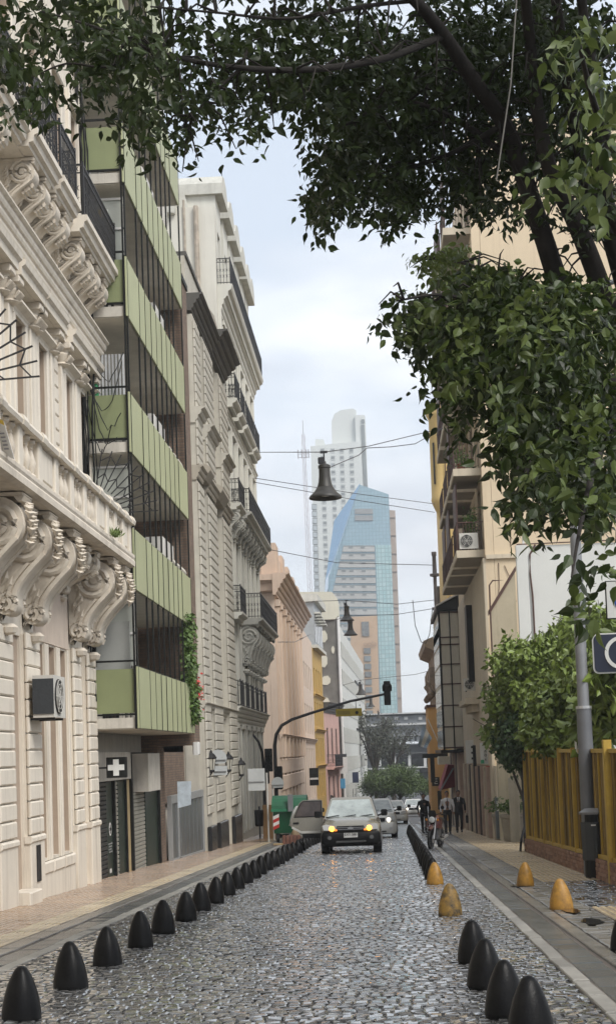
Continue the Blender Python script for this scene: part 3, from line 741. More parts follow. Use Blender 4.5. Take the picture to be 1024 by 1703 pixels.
# ---- ground-floor shops
m_shutd = mat('dark_roller_shutter', (.035, .035, .035), .45, .2, 4)
m_shutg = mat('grey_roller_shutter', (.30, .29, .25), .5, .15, 3, streak=.4)
m_dkgreen = mat('dark_green_paint', (.018, .032, .024), .35, .3, 4)
def shutter(parent, y0, y1, z0, z1, x, material, name='roller_shutter'):
    b = MB(); z = z0
    while z < z1-.01:
        h = min(.10, z1-z); b.add([(x, y0, z), (x+.035, y0, z+h*.15), (x+.035, y0, z+h*.8), (x, y0, z+h), (x, y1, z), (x+.035, y1, z+h*.15), (x+.035, y1, z+h*.8), (x, y1, z+h)], [(0, 1, 2, 3), (7, 6, 5, 4), (0, 4, 5, 1), (1, 5, 6, 2), (2, 6, 7, 3)]); z += h
    return b.build(name, material, parent)
zg = -1.32
hdr = MB(); hdr.box(-6.74, -6.12, 32.8, 37.2, 1.1, 1.74); hdr.build('fascia', m_conc, b2)
q = MB(); q.box(-6.74, -6.25, 37.2, 42.4, .9, 1.74); q.build('fascia', m_blk, b2)
q = MB(); q.box(-6.3, -5.85, 38.2, 40.2, .75, 1.7); q.build('awning_box', m_conc, b2)
shutter(b2, 32.9, 34.05, zg+.2, 1.08, -6.21, m_shutd)
def pier(y0, y1, x0, x1, z0, z1, material, name): q = MB(); q.bbox(x0, x1, y0, y1, z0, z1, .01); return q.build(name, material, b2)
pier(34.06, 34.8, -6.5, -6.18, zg, 1.08, m_dkgreen, 'door_panel')
pier(34.85, 34.97, -6.4, -6.12, zg, 1.1, m_blk, 'post')
shutter(b2, 35.0, 35.6, zg, 1.08, -6.22, m_shutg)
pier(35.62, 36.5, -6.6, -6.18, zg, 1.08, m_dkgreen, 'door_panel')
pier(36.5, 36.60, -6.35, -6.13, zg, 1.1, m_blk, 'post')
pier(36.62, 37.25, -6.6, -6.18, zg, 1.08, mat('ochre_board', (.42, .32, .17), .7, .15, 3, streak=.3), 'timber_board')
pier(37.27, 37.42, -6.4, -6.11, zg, 1.1, m_blk, 'post')
shutter(b2, 37.45, 39.6, zg, .74, -6.22, m_shutg)
pier(39.65, 41.7, -6.6, -6.17, zg, .88, m_dkgreen, 'door_panel')
pier(41.72, 41.85, -6.4, -6.1, zg, 1.0, m_blk, 'post')
# emblem on door panel: ring + plus
em = MB(); c = Vector((-6.172, 34.43, .02))
em.lathe([(.15, 0), (.15, .004)], c, 20, ax=(1, 0, 0)); e = em.build('round_emblem', m_white, b2)
q = MB(); q.box(-6.166, -6.162, 34.33, 34.53, -.01, .05); q.box(-6.1655, -6.1615, 34.40, 34.46, -.08, .12); q.build('plus_mark', m_blk, e)
for k in range(4):
    q = MB(); q.box(-6.179, -6.172, 34.2+.05*(k % 2), 34.7-.06*(k % 3), -.32-.06*k, -.29-.06*k); q.build('lettering_line', mat('lettering_grey', (.25, .26, .25), .6), b2)
for y, z in ((34.3, -.95), (34.45, -1.15)):
    q = MB(); q.box(-6.179, -6.171, y, y+.2, z, z+.09); q.build('sticker', m_white, b2)
# pharmacy box sign, square to the street
ps = thing('pharmacy_sign', 'dark box sign with a white cross above the black shutter', 'sign', (-5.9, 32.8, 1.2))
q = MB(); q.bbox(-5.92, -5.49, 32.75, 32.93, 1.18, 1.62, .012); q.build('sign_box', m_blk, ps)
c = (-5.705, 1.40)
q = MB(); a_, w_ = .175, .06; q.prism([(c[0]-w_, c[1]-a_), (c[0]+w_, c[1]-a_), (c[0]+w_, c[1]-w_), (c[0]+a_, c[1]-w_), (c[0]+a_, c[1]+w_), (c[0]+w_, c[1]+w_), (c[0]+w_, c[1]+a_), (c[0]-w_, c[1]+a_), (c[0]-w_, c[1]+w_), (c[0]-a_, c[1]+w_), (c[0]-a_, c[1]-w_), (c[0]-w_, c[1]-w_)], 'y', 32.725, 32.76)
q.build('white_cross', mat('sign_white', (.75, .76, .74), .4), ps)
q = MB(); q.bar((-6.3, 32.84, 1.4), (-5.9, 32.84, 1.4), .04); q.build('bracket', m_iron, ps)
# posted notice + camera box
nt_ = MB(); nt_.add([(-5.62, 41.78, .20), (-5.26, 41.78, .28), (-5.24, 41.78, .92), (-5.62, 41.78, .92), (-5.62, 41.8, .20), (-5.26, 41.8, .28), (-5.24, 41.8, .92), (-5.62, 41.8, .92)], [(0, 1, 2, 3), (7, 6, 5, 4), (0, 4, 5, 1), (1, 5, 6, 2), (2, 6, 7, 3), (3, 7, 4, 0)])
tag(nt_.build('poster', mat('poster_blue', (.55, .62, .68), .4, .2, 6)), 'pale blue paper notice hanging on the brick pier above the grey gate', 'notice')
cbx = MB(); cbx.bbox(-5.15, -4.98, 41.6, 41.95, 1.62, 1.98, .03); tag(cbx.build('meter_box', m_white), 'small white box fixed to the brick pier under the green panels', 'utility box')
# grey sheet gate between brick pier and the tan house
gt = thing('sheet_gate', 'grey corrugated metal gate between the green block and the tan house', 'gate', (-6.05, 46, G(46)))
q = MB(); q.box(-6.1, -5.98, 43.1, 50.9, .28, .5); q.box(-6.1, -5.98, 43.1, 43.3, -1.4, .28); q.box(-6.1, -5.98, 50.7, 50.9, -1.6, .28); q.box(-6.1, -5.98, 44.6, 44.75, -1.4, .28)
q.add([(-6.1, 43.3, -1.42), (-5.98, 43.3, -1.42), (-5.98, 50.7, -1.62), (-6.1, 50.7, -1.62), (-6.1, 43.3, -1.27), (-5.98, 43.3, -1.27), (-5.98, 50.7, -1.47), (-6.1, 50.7, -1.47)], [(0, 1, 2, 3), (7, 6, 5, 4), (0, 4, 5, 1), (1, 5, 6, 2), (2, 6, 7, 3), (3, 7, 4, 0)])
q.build('gate_frame', mat('light_grey_metal', (.40, .41, .41), .45, .1, 3, metal=.3), gt)
m_gate = mat('grey_sheet', (.20, .21, .215), .35, .12, 1.5, metal=.5, streak=.3)
y = 43.32; k = 0
while y < 50.6:
    q = MB(); q.bbox(-6.06, -6.03 if k % 2 else -6.015, y, y+.48, -1.4-.02*k*.2, .27, .012); q.build('gate_sheet', m_gate, gt); y += .50; k += 1
q = MB(); q.box(-14, -6.6, 43.2, 50.9, .2, 2.0); q.build('yard_wall', m_brick, b2)
# trailing plants on the first balcony
m_leafg = mat('foliage_bright', (.10, .17, .035), .5, .4, 12, obvar=.2)
m_flow = mat('red_flower', (.6, .06, .05), .5, .3, 20)
def leafcloud(name, pts, size, material, parent, seed=1, drop=.3):
    r_ = random.Random(seed); b = MB()
    for p in pts:
        p = Vector(p); d = Vector((r_.gauss(0, 1), r_.gauss(0, 1), r_.gauss(-drop, .7))).normalized(); s_ = d.orthogonal().normalized(); s_ = (Matrix.Rotation(r_.uniform(0, 6.28), 3, d) @ s_); L_ = size*r_.uniform(.6, 1.3); w_ = L_*.27
        u_ = d.cross(s_)
        b.add([p, p+d*L_*.45+s_*w_+u_*w_*.25, p+d*L_, p+d*L_*.45-s_*w_+u_*w_*.25], [(0, 1, 2), (0, 2, 3)])
    me = bpy.data.meshes.new(name); me.from_pydata(b.v, [], b.f); me.materials.append(material); o = bpy.data.objects.new(name, me); COL.objects.link(o); setparent(o, parent); return o
bp_ = thing('balcony_plant', 'trailing green plant with red flowers spilling over the lowest green balcony', 'plant', (-5.2, 40.9, 3.5))
rp = random.Random(8); pts = []
for k in range(1500):
    z = rp.uniform(-1.0, 1.9); w_ = .35 if z > 0 else .3*(1+z*.55); pts.append((-5.03+rp.gauss(0, .07)-(.05 if z > 0 else 0), 40.9+rp.gauss(0, w_)+(.25 if z < 0 else 0), 3.5+z))
leafcloud('foliage', pts, .15, m_leafg, bp_, 3, .8)
leafcloud('flowers', [(-4.95+rp.gauss(0, .06), 41.6+rp.gauss(0, .2), 3.35+rp.gauss(0, .22)) for k in range(120)], .10, m_flow, bp_, 4)
q = MB(); q.tube([(-5.08, 40.9, 3.3), (-5.06, 40.9, 4.2), (-5.08, 40.85, 5.1)], .02, 5); q.build('stem', mat('stem', (.1, .07, .04), .8), bp_)
# ================================================================== LEFT 3: tan rusticated house
m_tan = mat('tan_stone', (0.52, 0.49, 0.42), .85, .1, 1.5, bump=.2, bscale=14, streak=.35, gcol=(.2, .17, .13))
m_tand = mat('tan_trim_stone', (0.40, 0.36, 0.295), .85, .12, 2, streak=.4)
m_slate = mat('dark_coping', (.09, .085, .075), .7, .2, 3)
m_granite = mat('black_granite', (.02, .02, .021), .25, .3, 20)
b3 = thing('tan_rusticated_house', 'narrow tan house of rusticated stone bands with dark cornices', 'building', (-6.1, 57, G(57)))
ops = [(52.75, 53.85, -.9, 2.4), (57.0, 59.1, -1.2, 2.3), (52.8, 53.8, 4, 7.2), (57.1, 59.0, 4, 7.4), (52.8, 53.8, 8.4, 10.8), (57.1, 59.0, 8.4, 10.8), (57.1, 59, 13.4, 16.2), (52.8, 53.8, 13.4, 16.2)]
LEFT.m(wall_open(51.0, 62.28, -2.0, 17.2, ops, 0, .45)).build('wall', m_tan, b3)
q = MB(); q.box(-9, -.46, 51.0, 62.28, -2, 17.1); LEFT.m(q).build('wall_core', m_tand, b3)
for o in ops: window(b3, LEFT, *o, n=-.35, fm=m_iron if o[2] < 0 else m_tand, gm=m_glass, rows=3)
for a, c in ((51.1, 52.6), (54.0, 56.7), (59.3, 62.1)):
    q = MB(); q.box(-.02, .20, a, c, -2.0, 16.6); pl = LEFT.m(q).build('pilaster', m_tan, b3)
    w_ = c-a; bm_ = MB(); bm_.bbox(0, .09, -w_/2, w_/2, -.145, .145, .03); me = shared(bm_, 'rustic_block', m_tan)
    z = -.2
    while z < 16.4:
        if not (10.95 < z < 11.5 or 12.9 < z < 13.35): inst('rustic_block', me, pl, (-5.91, (a+c)/2, z))
        z += .31
    k_ = moulding(LEFT, cornice_prof(12.85, 13.4, .22, .55, 3), a-.05, c+.05); k_.build('capital', m_tan, pl)
    k_ = moulding(LEFT, cornice_prof(10.9, 11.4, .2, .42, 3), a-.05, c+.05); k_.build('band', m_tand, pl)
    q = MB(); q.bbox(.19, .34, a-.04, c+.04, -2.0, -.75, .03); LEFT.m(q).build('granite_plinth', m_granite, pl)
for a, c in ((52.62, 53.98), (56.72, 59.28)):
    moulding(LEFT, [(-.02, 11.2), (.3, 11.2), (.5, 11.5), (.5, 11.62), (-.02, 11.9)], a, c).build('window_hood', m_tand, b3)
moulding(LEFT, cornice_prof(16.7, 17.3, .2, .6, 4), 51.0, 56.9).build('cornice', m_slate, b3)
moulding(LEFT, cornice_prof(16.9, 17.7, .2, .85, 4), 57.0, 62.3).build('cornice', m_slate, b3)
q = MB(); q.prism([(57.0, 17.7), (62.25, 17.7), (62.25, 18.5), (60.5, 18.9), (59.6, 19.0), (58.2, 18.8), (57.0, 18.4)], 'x', -.4, .1); LEFT.m(q).build('pediment', m_tand, b3)
q = MB(); q.box(-.4, .02, 51.0, 57.0, 17.3, 18.6); LEFT.m(q).build('parapet', m_tan, b3)
q = MB(); q.box(-.45, .08, 51.0, 57.0, 18.6, 18.75); LEFT.m(q).build('coping', m_slate, b3)
moulding(LEFT, cornice_prof(3.0, 3.4, .1, .35, 3), 51.0, 62.28).build('string_course', m_tan, b3)
# ================================================================== LEFT 4: pale grey balcony building on the corner
m_pg = mat('pale_grey_stucco', (0.67, 0.655, 0.585), .8, .07, 1.0, streak=.3, gcol=(.33, .31, .265))
m_pgw = mat('blank_party_wall', (0.66, 0.635, 0.56), .85, .08, .35, bump=.1, bscale=6, streak=.35, gcol=(.42, .39, .33))
m_pgd = mat('grey_ornament', (0.54, 0.53, 0.475), .85, .12, 2.0, streak=.4)
m_louv = mat('grey_shutter', (.36, .35, .31), .7, .1, 3)
b4 = thing('corner_balcony_building', 'pale grey corner building with iron balconies, corbels and roof dormers', 'building', (-6.1, 70, G(70)))
bays = [64.2, 66.9, 69.5, 72.1, 74.7, 77.2]; hw = .55
ops = []
for c in bays:
    ops += [(c-hw, c+hw, -1.7, 2.6), (c-hw, c+hw, 3.9, 7.2), (c-hw, c+hw, 8.0, 11.2), (c-hw, c+hw, 12.3, 15.4), (c-hw, c+hw, 16.7, 19.6)]
LEFT.m(wall_open(62.3, 78.5, -2.6, 21, ops, 0, .4)).build('wall', m_pg, b4)
q = MB(); q.box(-12, -.41, 62.3, 78.48, -2.6, 21); LEFT.m(q).build('wall_core', m_pgw, b4)
q = MB(); q.box(-13, .0, 62.0, 62.29, 17.2, 24.3); q.box(-13, -1.6, 62.0, 62.29, 24.3, 25.2); LEFT.m(q).build('party_wall', m_pgw, b4)
q = MB(); q.lathe([(.3, 0), (.32, .1), (.32, .9), (.2, 1.2)], (-1.9, 61.9, 24.0), 10); LEFT.m(q).build('chimney', m_pgd, b4, True)
q = MB(); q.tube([(-.75, 61.9, 24.3), (-.75, 61.9, 17.4)], .10, 8); q.tube([(-1.25, 61.95, 24.6), (-1.25, 61.95, 17.4)], .05, 6); LEFT.m(q).build('drainpipe', mat('old_pipe', (.42, .36, .29), .7, .3, 3), b4)
rw = random.Random(12)
for o in ops:
    w_ = window(b4, LEFT, *o, n=-.3, fm=m_louv, gm=rw.choice([m_glass, m_glassl]), rows=4)
    q = MB(); q.bbox(-.02, .07, o[0]-.16, o[0], o[2]-.05, o[3]+.12, .02); q.bbox(-.02, .07, o[1], o[1]+.16, o[2]-.05, o[3]+.12, .02); q.bbox(-.02, .13, o[0]-.2, o[1]+.2, o[3]+.1, o[3]+.32, .03)
    LEFT.m(q).build('architrave', m_pg, w_)
    if o[2] in (12.3, 16.7, 8.0):
        for s_ in (0, 1):
            a0 = o[0]+.02 if s_ == 0 else o[1]-.34
            q = MB(); q.box(-.06, -.02, a0, a0+.32, o[2]+.05, o[3]-.02); LEFT.m(q).build('louvred_shutter', m_louv, w_)
for a in (62.5, 65.55, 68.2, 70.8, 73.4, 75.95, 78.3):
    q = MB(); q.bbox(-.02, .12, a-.22, a+.18, 3.6, 20.4, .02); LEFT.m(q).build('pilaster', m_pg, b4)
moulding(LEFT, cornice_prof(2.9, 3.6, .1, .42, 4), 62.3, 78.55).build('string_course', m_pg, b4)
for z in (7.35, 11.5, 15.7): moulding(LEFT, cornice_prof(z, z+.3, .1, .22, 2), 62.3, 78.52).build('string_course', m_pg, b4)
for c in bays: railing(b4, LEFT, c-.6, c+.6, 0, .30, 3.62, 4.7, .11, False, name='window_guard')
def balcony(bld, fac, a0, a1, n, z, rail_h=1.05, cor=None, cn=4, m_s=None, th=.28):
    o = moulding(fac, [(-.02, z-th), (n-.2, z-th), (n-.18, z-th*.6), (n-.06, z-th*.45), (n, z-.07), (n, z), (-.02, z)], a0, a1).build('balcony', m_s or m_pg, bld)
    railing(o, fac, a0+.06, a1-.06, 0, n-.07, z, z+rail_h, .14, True)
    if cor is not None:
        for k in range(cn): inst('corbel', cor, o, fac.p(.02, lerp(a0+.3, a1-.3, k/max(1, cn-1)), z-th), (0, 0, 0))
    return o
ck = shared(corbel_mesh(2.0, .85, .34, 'corbel', False), 'corbel', m_pgd, True)
ck2 = shared(corbel_mesh(1.0, .6, .3, 'corbel', False), 'corbel', m_pgd, True)
balcony(b4, LEFT, 67.8, 78.35, 1.0, 7.65, 1.1, ck, 7, m_pgd)
balcony(b4, LEFT, 63.0, 65.4, .55, 7.5, 1.1, None, 0, m_pg)
balcony(b4, LEFT, 62.7, 65.3, .65, 12.0, 1.0, ck2, 2, m_pg)
balcony(b4, LEFT, 65.45, 77.8, .85, 12.05, 1.0, ck2, 9, m_pgd)
for a, c in ((63.2, 65.3), (66.0, 67.9), (68.5, 73.1), (73.6, 76.1)): balcony(b4, LEFT, a, c, .58, 16.5, 1.05, None, 0, m_pg, .36)
q = balcony(b4, LEFT, 62.35, 79.0, .62, 21.1, 1.1, None, 0, m_pg, .5)
moulding(LEFT, cornice_prof(19.9, 20.6, .1, .35, 3), 62.35, 78.7).build('frieze', m_pg, b4)
q = MB(); q.prism([(-.5, 21), (-.5, 22), (-1.3, 25.2), (-6, 25.4), (-6, 21)], 'y', 62.35, 78.4); LEFT.m(q).build('roof', m_pgd, b4)
for i, c in enumerate((63.6, 66.6, 69.6, 72.6, 75.3, 77.6)):
    zt = 25.0
    q = MB(); q.box(-1.6, .0, c-.95, c-.5, 21.1, zt); q.box(-1.6, 0, c+.5, c+.95, 21.1, zt); q.box(-1.6, 0, c-.5, c+.5, 23.6, zt)
    d_ = LEFT.m(q).build('dormer', m_pg, b4)
    q = MB(); q.prism([(c-1.15, zt), (c+1.15, zt), (c+1.15, zt+.45), (c+.8, zt+.85), (c, zt+1.05), (c-.8, zt+.85), (c-1.15, zt+.45)], 'x', -1.6, .32); LEFT.m(q).build('dormer_hood', m_pgd, d_)
    window(d_, LEFT, c-.5, c+.5, 21.2, 23.6, -.2, m_louv, m_glass, 2, 3)
# ================================================================== LEFT 5..8 across the side street
m_peach = mat('peach_stucco', (0.66, 0.525, 0.42), .85, .06, .5, streak=.25, gcol=(.45, .31, .22))
m_peachd = mat('peach_trim', (0.60, 0.46, 0.36), .85, .08, 1, streak=.3)
b5 = thing('peach_building', 'peach neoclassical building with heavy cornice across the side street', 'building', (-6.1, 110, G(110)))
ops = []
for c in (96, 100, 104, 108, 112): ops += [(c-.7, c+.7, 4.5, 9.2), (c-.7, c+.7, -1.5, 2.2)]
for c in (120.5, 123.5, 126.5, 129.5, 132.5, 135.5): ops += [(c-.7, c+.7, -2.2, 2.0), (c-.7, c+.7, 3.2, 5.6), (c-.7, c+.7, 7.0, 9.0)]
LEFT.m(wall_open(91, 139, -4.6, 11.6, ops, 0, .4)).build('wall', m_peach, b5)
q = MB(); q.box(-14, -.41, 91, 139, -4.6, 11.6); LEFT.m(q).build('wall_core', m_peach, b5)
for o in ops: window(b5, LEFT, *o, n=-.3, fm=m_peachd if o[0] < 118 else m_blk, gm=m_glassl if o[0] < 118 else m_glass, rows=3, fw=.09)
for a in (91.6, 94, 98, 102, 106, 110, 114, 117.6):
    q = MB(); q.bbox(-.02, .22, a-.45, a+.45, 1.4, 10.6, .03); q.bbox(-.02, .3, a-.55, a+.55, 10.4, 10.8, .04); LEFT.m(q).build('pilaster', m_peach, b5)
moulding(LEFT, cornice_prof(11.0, 12.3, .15, .95, 5), 90.22, 120).build('cornice', m_peachd, b5)
q = MB(); q.prism([(90.25, 11.9), (90.25, 12.25), (90.98, 12.25), (90.98, 11.2), (90.6, 11.3), (90.5, 11.7)], 'x', -14, .02); LEFT.m(q).build('end_cornice', m_peachd, b5)
moulding(LEFT, cornice_prof(2.4, 2.8, .05, .3, 3), 91, 139).build('string_course', m_peachd, b5)
q = MB(); q.box(-14, .05, 91.1, 121, 12.3, 13.7); LEFT.m(q).build('parapet', m_peach, b5)
for a in (91.0, 97, 103, 109, 115): q = MB(); q.bbox(-.8, .18, a, a+2.2, 12.3, 14.2, .05); LEFT.m(q).build('parapet_pier', m_peachd, b5)
for z in (-.6, .4, 1.4): q = MB(); q.bbox(-.02, .06, 91.02, 117.8, z, z+.9, .05); LEFT.m(q).build('rusticated_course', m_peach, b5)
def skew_building(name, label, A, B, z0, z1, material, depth=8, cat='building'):
    A, B = Vector((*A, 0)), Vector((*B, 0)); d = (B-A).normalized(); n = Vector((d.y, -d.x, 0))
    f_ = Fac(A, d, n); L_ = (B-A).length
    t = thing(name, label, cat, (A+B)/2+Vector((0, 0, z0)))
    return t, f_, L_
m_must = mat('mustard_render', (.50, .32, .09), .8, .1, .8, streak=.35)
b6, f6, L6 = skew_building('mustard_building', 'narrow mustard yellow building with dark windows and grey rooftop bay', (-6.1, 139.1), (-5.72, 152), -5, 9, m_must)
ops = []
for c in (1.8, 4.6, 7.4, 10.2): ops += [(c-.65, c+.65, z, z+2.2) for z in (-2.5, .8, 4.1, 7.2)]
f6.m(wall_open(0, L6, -5, 11.2, ops, 0, .4)).build('wall', m_must, b6); q = MB(); q.box(-9, -.41, 0, L6, -5, 11.2); f6.m(q).build('wall_core', m_must, b6)
for o in ops: window(b6, f6, *o, n=-.25, fm=m_must, gm=m_glass, rows=2, fw=.1)
for z in (.2, 3.5, 6.7): moulding(f6, cornice_prof(z, z+.3, .05, .3, 2), 0, L6).build('string_course', m_must, b6)
q = MB(); q.box(-6, .5, 1, L6, 11.2, 11.5); f6.m(q).build('terrace_slab', m_pgd, b6)
q = MB(); q.box(-5, .2, 1.5, L6-.5, 11.5, 15.5); bay = f6.m(q).build('rooftop_bay', mat('zinc', (.33, .35, .36), .5, .1, 2), b6)
for k in range(5):
    q = MB(); q.box(.2, .75, 1.7+k*2.1, 3.3+k*2.1, 14.4-.1*k, 14.55-.1*k); f6.m(q).build('bay_canopy', m_pgd, bay)
    q = MB(); q.box(.2, .24, 1.8+k*2.1, 3.2+k*2.1, 11.8, 14.2); f6.m(q).build('bay_window', m_glassl, bay)
q = MB(); q.box(-5.5, .6, 1.2, L6-.3, 15.5, 16.2); f6.m(q).build('bay_roof', m_pgd, bay)
m_pink = mat('pink_render', (.60, .38, .33), .8, .1, .8, streak=.3)
b7, f7, L7 = skew_building('pink_house', 'small pink house with tall black shutters and an iron balcony', (-5.72, 152.1), (-4.62, 165), -5, 6, m_pink)
ops = [(c-.7, c+.7, z, z+h) for c in (2.6, 6.4, 10.2) for z, h in ((-3.6, 2.8), (.5, 3.6))]
f7.m(wall_open(0, L7, -5.2, 6.2, ops, 0, .4)).build('wall', m_pink, b7); q = MB(); q.box(-6, -.41, 0, L7, -5.2, 6.2); f7.m(q).build('wall_core', m_pink, b7)
for o in ops: window(b7, f7, *o, n=-.12, fm=m_blk, gm=m_blk, rows=2, fw=.1)
moulding(f7, cornice_prof(5.6, 6.6, .1, .7, 4), -.2, L7).build('cornice', m_slate, b7)
balcony(b7, f7, 1.2, 11.6, .9, .2, 1.2, None, 0, m_pink)
m_mural = mat('weathered_cement', (.17, .16, .14), .9, .3, .5, grime=.5, gcol=(.07, .06, .05))
b8 = thing('cement_party_wall_building', 'taller building showing a stained cement party wall with cream patches', 'building', (-7, 168, -5))
q = MB(); q.box(-10.5, -4.45, 166.2, 172, -5.2, 16.0); q.build('wall', m_mural, b8)
m_cw = mat('cream_wall', (.62, .59, .48), .85, .06, .3, streak=.2)
q = MB(); q.prism([(-10.6, 16.0), (-4.6, 16.0), (-4.3, 16.4), (-4.3, 18.2), (-4.9, 19.0), (-10.6, 19.2)], 'y', 165.9, 172.2); q.build('upper_storey', m_cw, b8)
rr = random.Random(3)
for x, z, w_, h in ((-6.0, 14.2, .95, 1.3), (-6.1, 11.6, .9, 1.4), (-5.9, 9.4, 1.1, 1.0), (-6.0, 6.9, .9, 1.2), (-5.9, 4.6, .95, 1.5), (-5.0, 12.7, .35, .8)):
    pts = [(x+w_*.55*cos(t*pi/4+.3)*rr.uniform(.8, 1.1), z+h*.55*sin(t*pi/4+.3)*rr.uniform(.85, 1.1)) for t in range(8)]
    q = MB(); q.prism(pts, 'y', 166.10, 166.25); q.build('cream_patch', m_cw, b8)
q = MB(); q.tube([(-4.3, 166.0, -4.5), (-4.3, 166.0, 16.2)], .16, 8); q.build('drainpipe', m_white, b8)
m_wmod = mat('white_modern', (.62, .62, .58), .7, .05, .4, streak=.15)
b9, f9, L9 = skew_building('white_modern_block', 'long white modern block with ribbon windows at the end of the street', (-4.35, 172.5), (-2.7, 252), -5.8, 16, m_wmod)
q = MB(); q.box(-9, 0, 0, L9, -6, 15.8); f9.m(q).build('wall', m_wmod, b9)
for z in (-3.8, -.6, 2.7, 6.0, 9.3, 12.4):
    for k in range(8):
        a = 1.2+k*9.8; q = MB(); q.box(-.02, .05, a, a+8.6, z, z+1.7); o = f9.m(q).build('ribbon_window', m_glassl, b9)
        for j in range(7): q = MB(); q.box(.05, .09, a+j*1.43, a+j*1.43+.12, z, z+1.7); f9.m(q).build('mullion', m_wmod, o)
for z in (4.6, 11.2):
    q = MB(); q.box(0, .12, 39, L9, z, z+.25); f9.m(q).build('dark_band', m_blk, b9)
# ================================================================== lamps, posts and signs on the left
m_lampg = mat('lantern_glass', (.55, .53, .46), .25, .1, 4)
def lantern(label, base, out):
    base, out = Vector(base), Vector(out); c = base+out
    t = thing('wall_lantern', label, 'lantern', base, 'black wall lanterns on the tan house')
    b = MB(); b.tube([base, base+out*.5+Vector((0, 0, -.22)), c+Vector((0, 0, -.1)), c], .025, 6); b.tube([base+Vector((0, 0, -.25)), base+Vector((0, 0, .25))], .04, 6); b.build('bracket', m_iron, t)
    g = MB(); g.lathe([(.09, 0), (.15, .38)], c, 6); g.build('glass', m_lampg, t)
    f_ = MB(); f_.lathe([(.02, -.1), (.10, -.06), (.11, 0), (.08, .01)], c, 8); f_.lathe([(.17, .38), (.19, .41), (.12, .52), (.05, .58), (.03, .66), (.0, .68)], c, 6)
    for k in range(6):
        a = k*pi/3; f_.bar(c+Vector((.09*cos(a), .09*sin(a), 0)), c+Vector((.155*cos(a), .155*sin(a), .39)), .018)
    f_.build('frame', m_iron, t)
lantern('black wall lantern nearest the grey gate', (-6.02, 51.6, 1.0), (.26, -.1, .12))
lantern('black wall lantern in the middle of the tan house', (-5.98, 57.0, .95), (.26, -.1, .12))
lantern('black wall lantern at the far edge of the tan house', (-5.98, 62.0, .70), (.26, -.1, .12))
m_pole = mat('pale_pole', (.62, .61, .57), .5, .08, 4)
m_back = mat('sign_back', (.58, .60, .59), .45, .07, 3)
def signpost(label, u, v, Y, shapes, h):
    p = atY(u, v, Y); p.z = G(Y); t = thing('sign_post', label, 'street sign', p, 'backs of street signs on pale poles')
    b = MB(); b.tube([p, p+Vector((0, 0, h))], .035, 8); b.build('pole', m_pole, t)
    for kind, dx, z, w_, hh in shapes:
        c = p+Vector((dx, -.05, z)); q = MB()
        if kind == 'r': q.bbox(c.x-w_/2, c.x+w_/2, c.y-.012, c.y+.012, c.z-hh/2, c.z+hh/2, .01)
        else:
            pts = [(c.x+w_/2*cos(k*pi/8), c.z+max(-hh*.3, hh/2*sin(k*pi/8))) for k in range(16)]; q.prism(pts, 'y', c.y-.012, c.y+.012)
        o = q.build('sign_plate', m_back, t)
        q = MB(); q.bar((c.x-w_*.45, c.y-.03, c.z-hh*.1), (c.x+w_*.45, c.y-.03, c.z-hh*.1), .03); q.build('clamp', mat('steel', (.4, .4, .4), .4, .1, metal=.6), o)
signpost('pale pole with a round-topped sign seen from behind beside the tan house', 352, 1413, 54, [('d', .33, 3.15, .62, .62), ('r', .33, 2.72, .62, .32)], 3.1)
signpost('pale pole with a square sign seen from behind before the side street', 447, 1398, 60, [('r', -.40, 2.45, .66, .86)], 2.7)
signpost('pale pole with a small shield-shaped sign seen from behind beside the traffic light mast', 456, 1394, 63, [('d', .22, 2.3, .5, .55)], 2.4)
# curved traffic-light mast over the street
def mast(label, u, v, Y, pts, tl, group='curved dark traffic masts'):
    p = atY(u, v, Y); p.z = G(Y); t = thing('traffic_light_mast', label, 'traffic light', p)
    b = MB(); P = [p+Vector(q) for q in pts]; b.tube(P, [lerp(.085, .05, i/(len(P)-1)) for i in range(len(P))], 8); b.build('mast', m_iron, t, True)
    for i, (dx, dy, z, facing) in enumerate(tl):
        c = p+Vector((dx, dy, z)); q = MB(); q.bbox(c.x-.16, c.x+.16, c.y-.13, c.y+.13, c.z-.48, c.z+.48, .03); o = q.build('signal_head', m_blk, t)
        for k in range(3):
            z_ = c.z-.3+.3*k; q = MB(); q.lathe([(.12, 0), (.13, .0), (.13, .16)], (c.x, c.y-.12, z_), 10, ax=(0, -1, 0), cap=False); q.build('visor', m_blk, o)
    return t, p
mt, mp_ = mast('curved dark traffic light mast reaching over the street from the left pavement', 462, 1393, 64, [(0, 0, 0), (0, 0, 2), (0, 0, 3.9), (.08, 0, 4.35), (.32, 0, 4.72), (.75, 0, 4.95), (1.6, 0, 5.2), (3.2, 0, 5.62), (4.75, 0, 5.88)], [(.12, 0, 2.55, 0), (-.28, .1, 3.3, 0)])
tip = mp_+Vector((4.75, 0, 5.88))
q = MB(); q.bbox(tip.x-.14, tip.x+.14, tip.y-.14, tip.y+.14, tip.z-.48, tip.z+.52, .03); o = q.build('signal_head', m_blk, mt)
q = MB(); q.lathe([(.2, 0), (.2, .22), (.16, .3)], (tip.x, tip.y, tip.z+.1), 10); q.build('hood', m_blk, o)
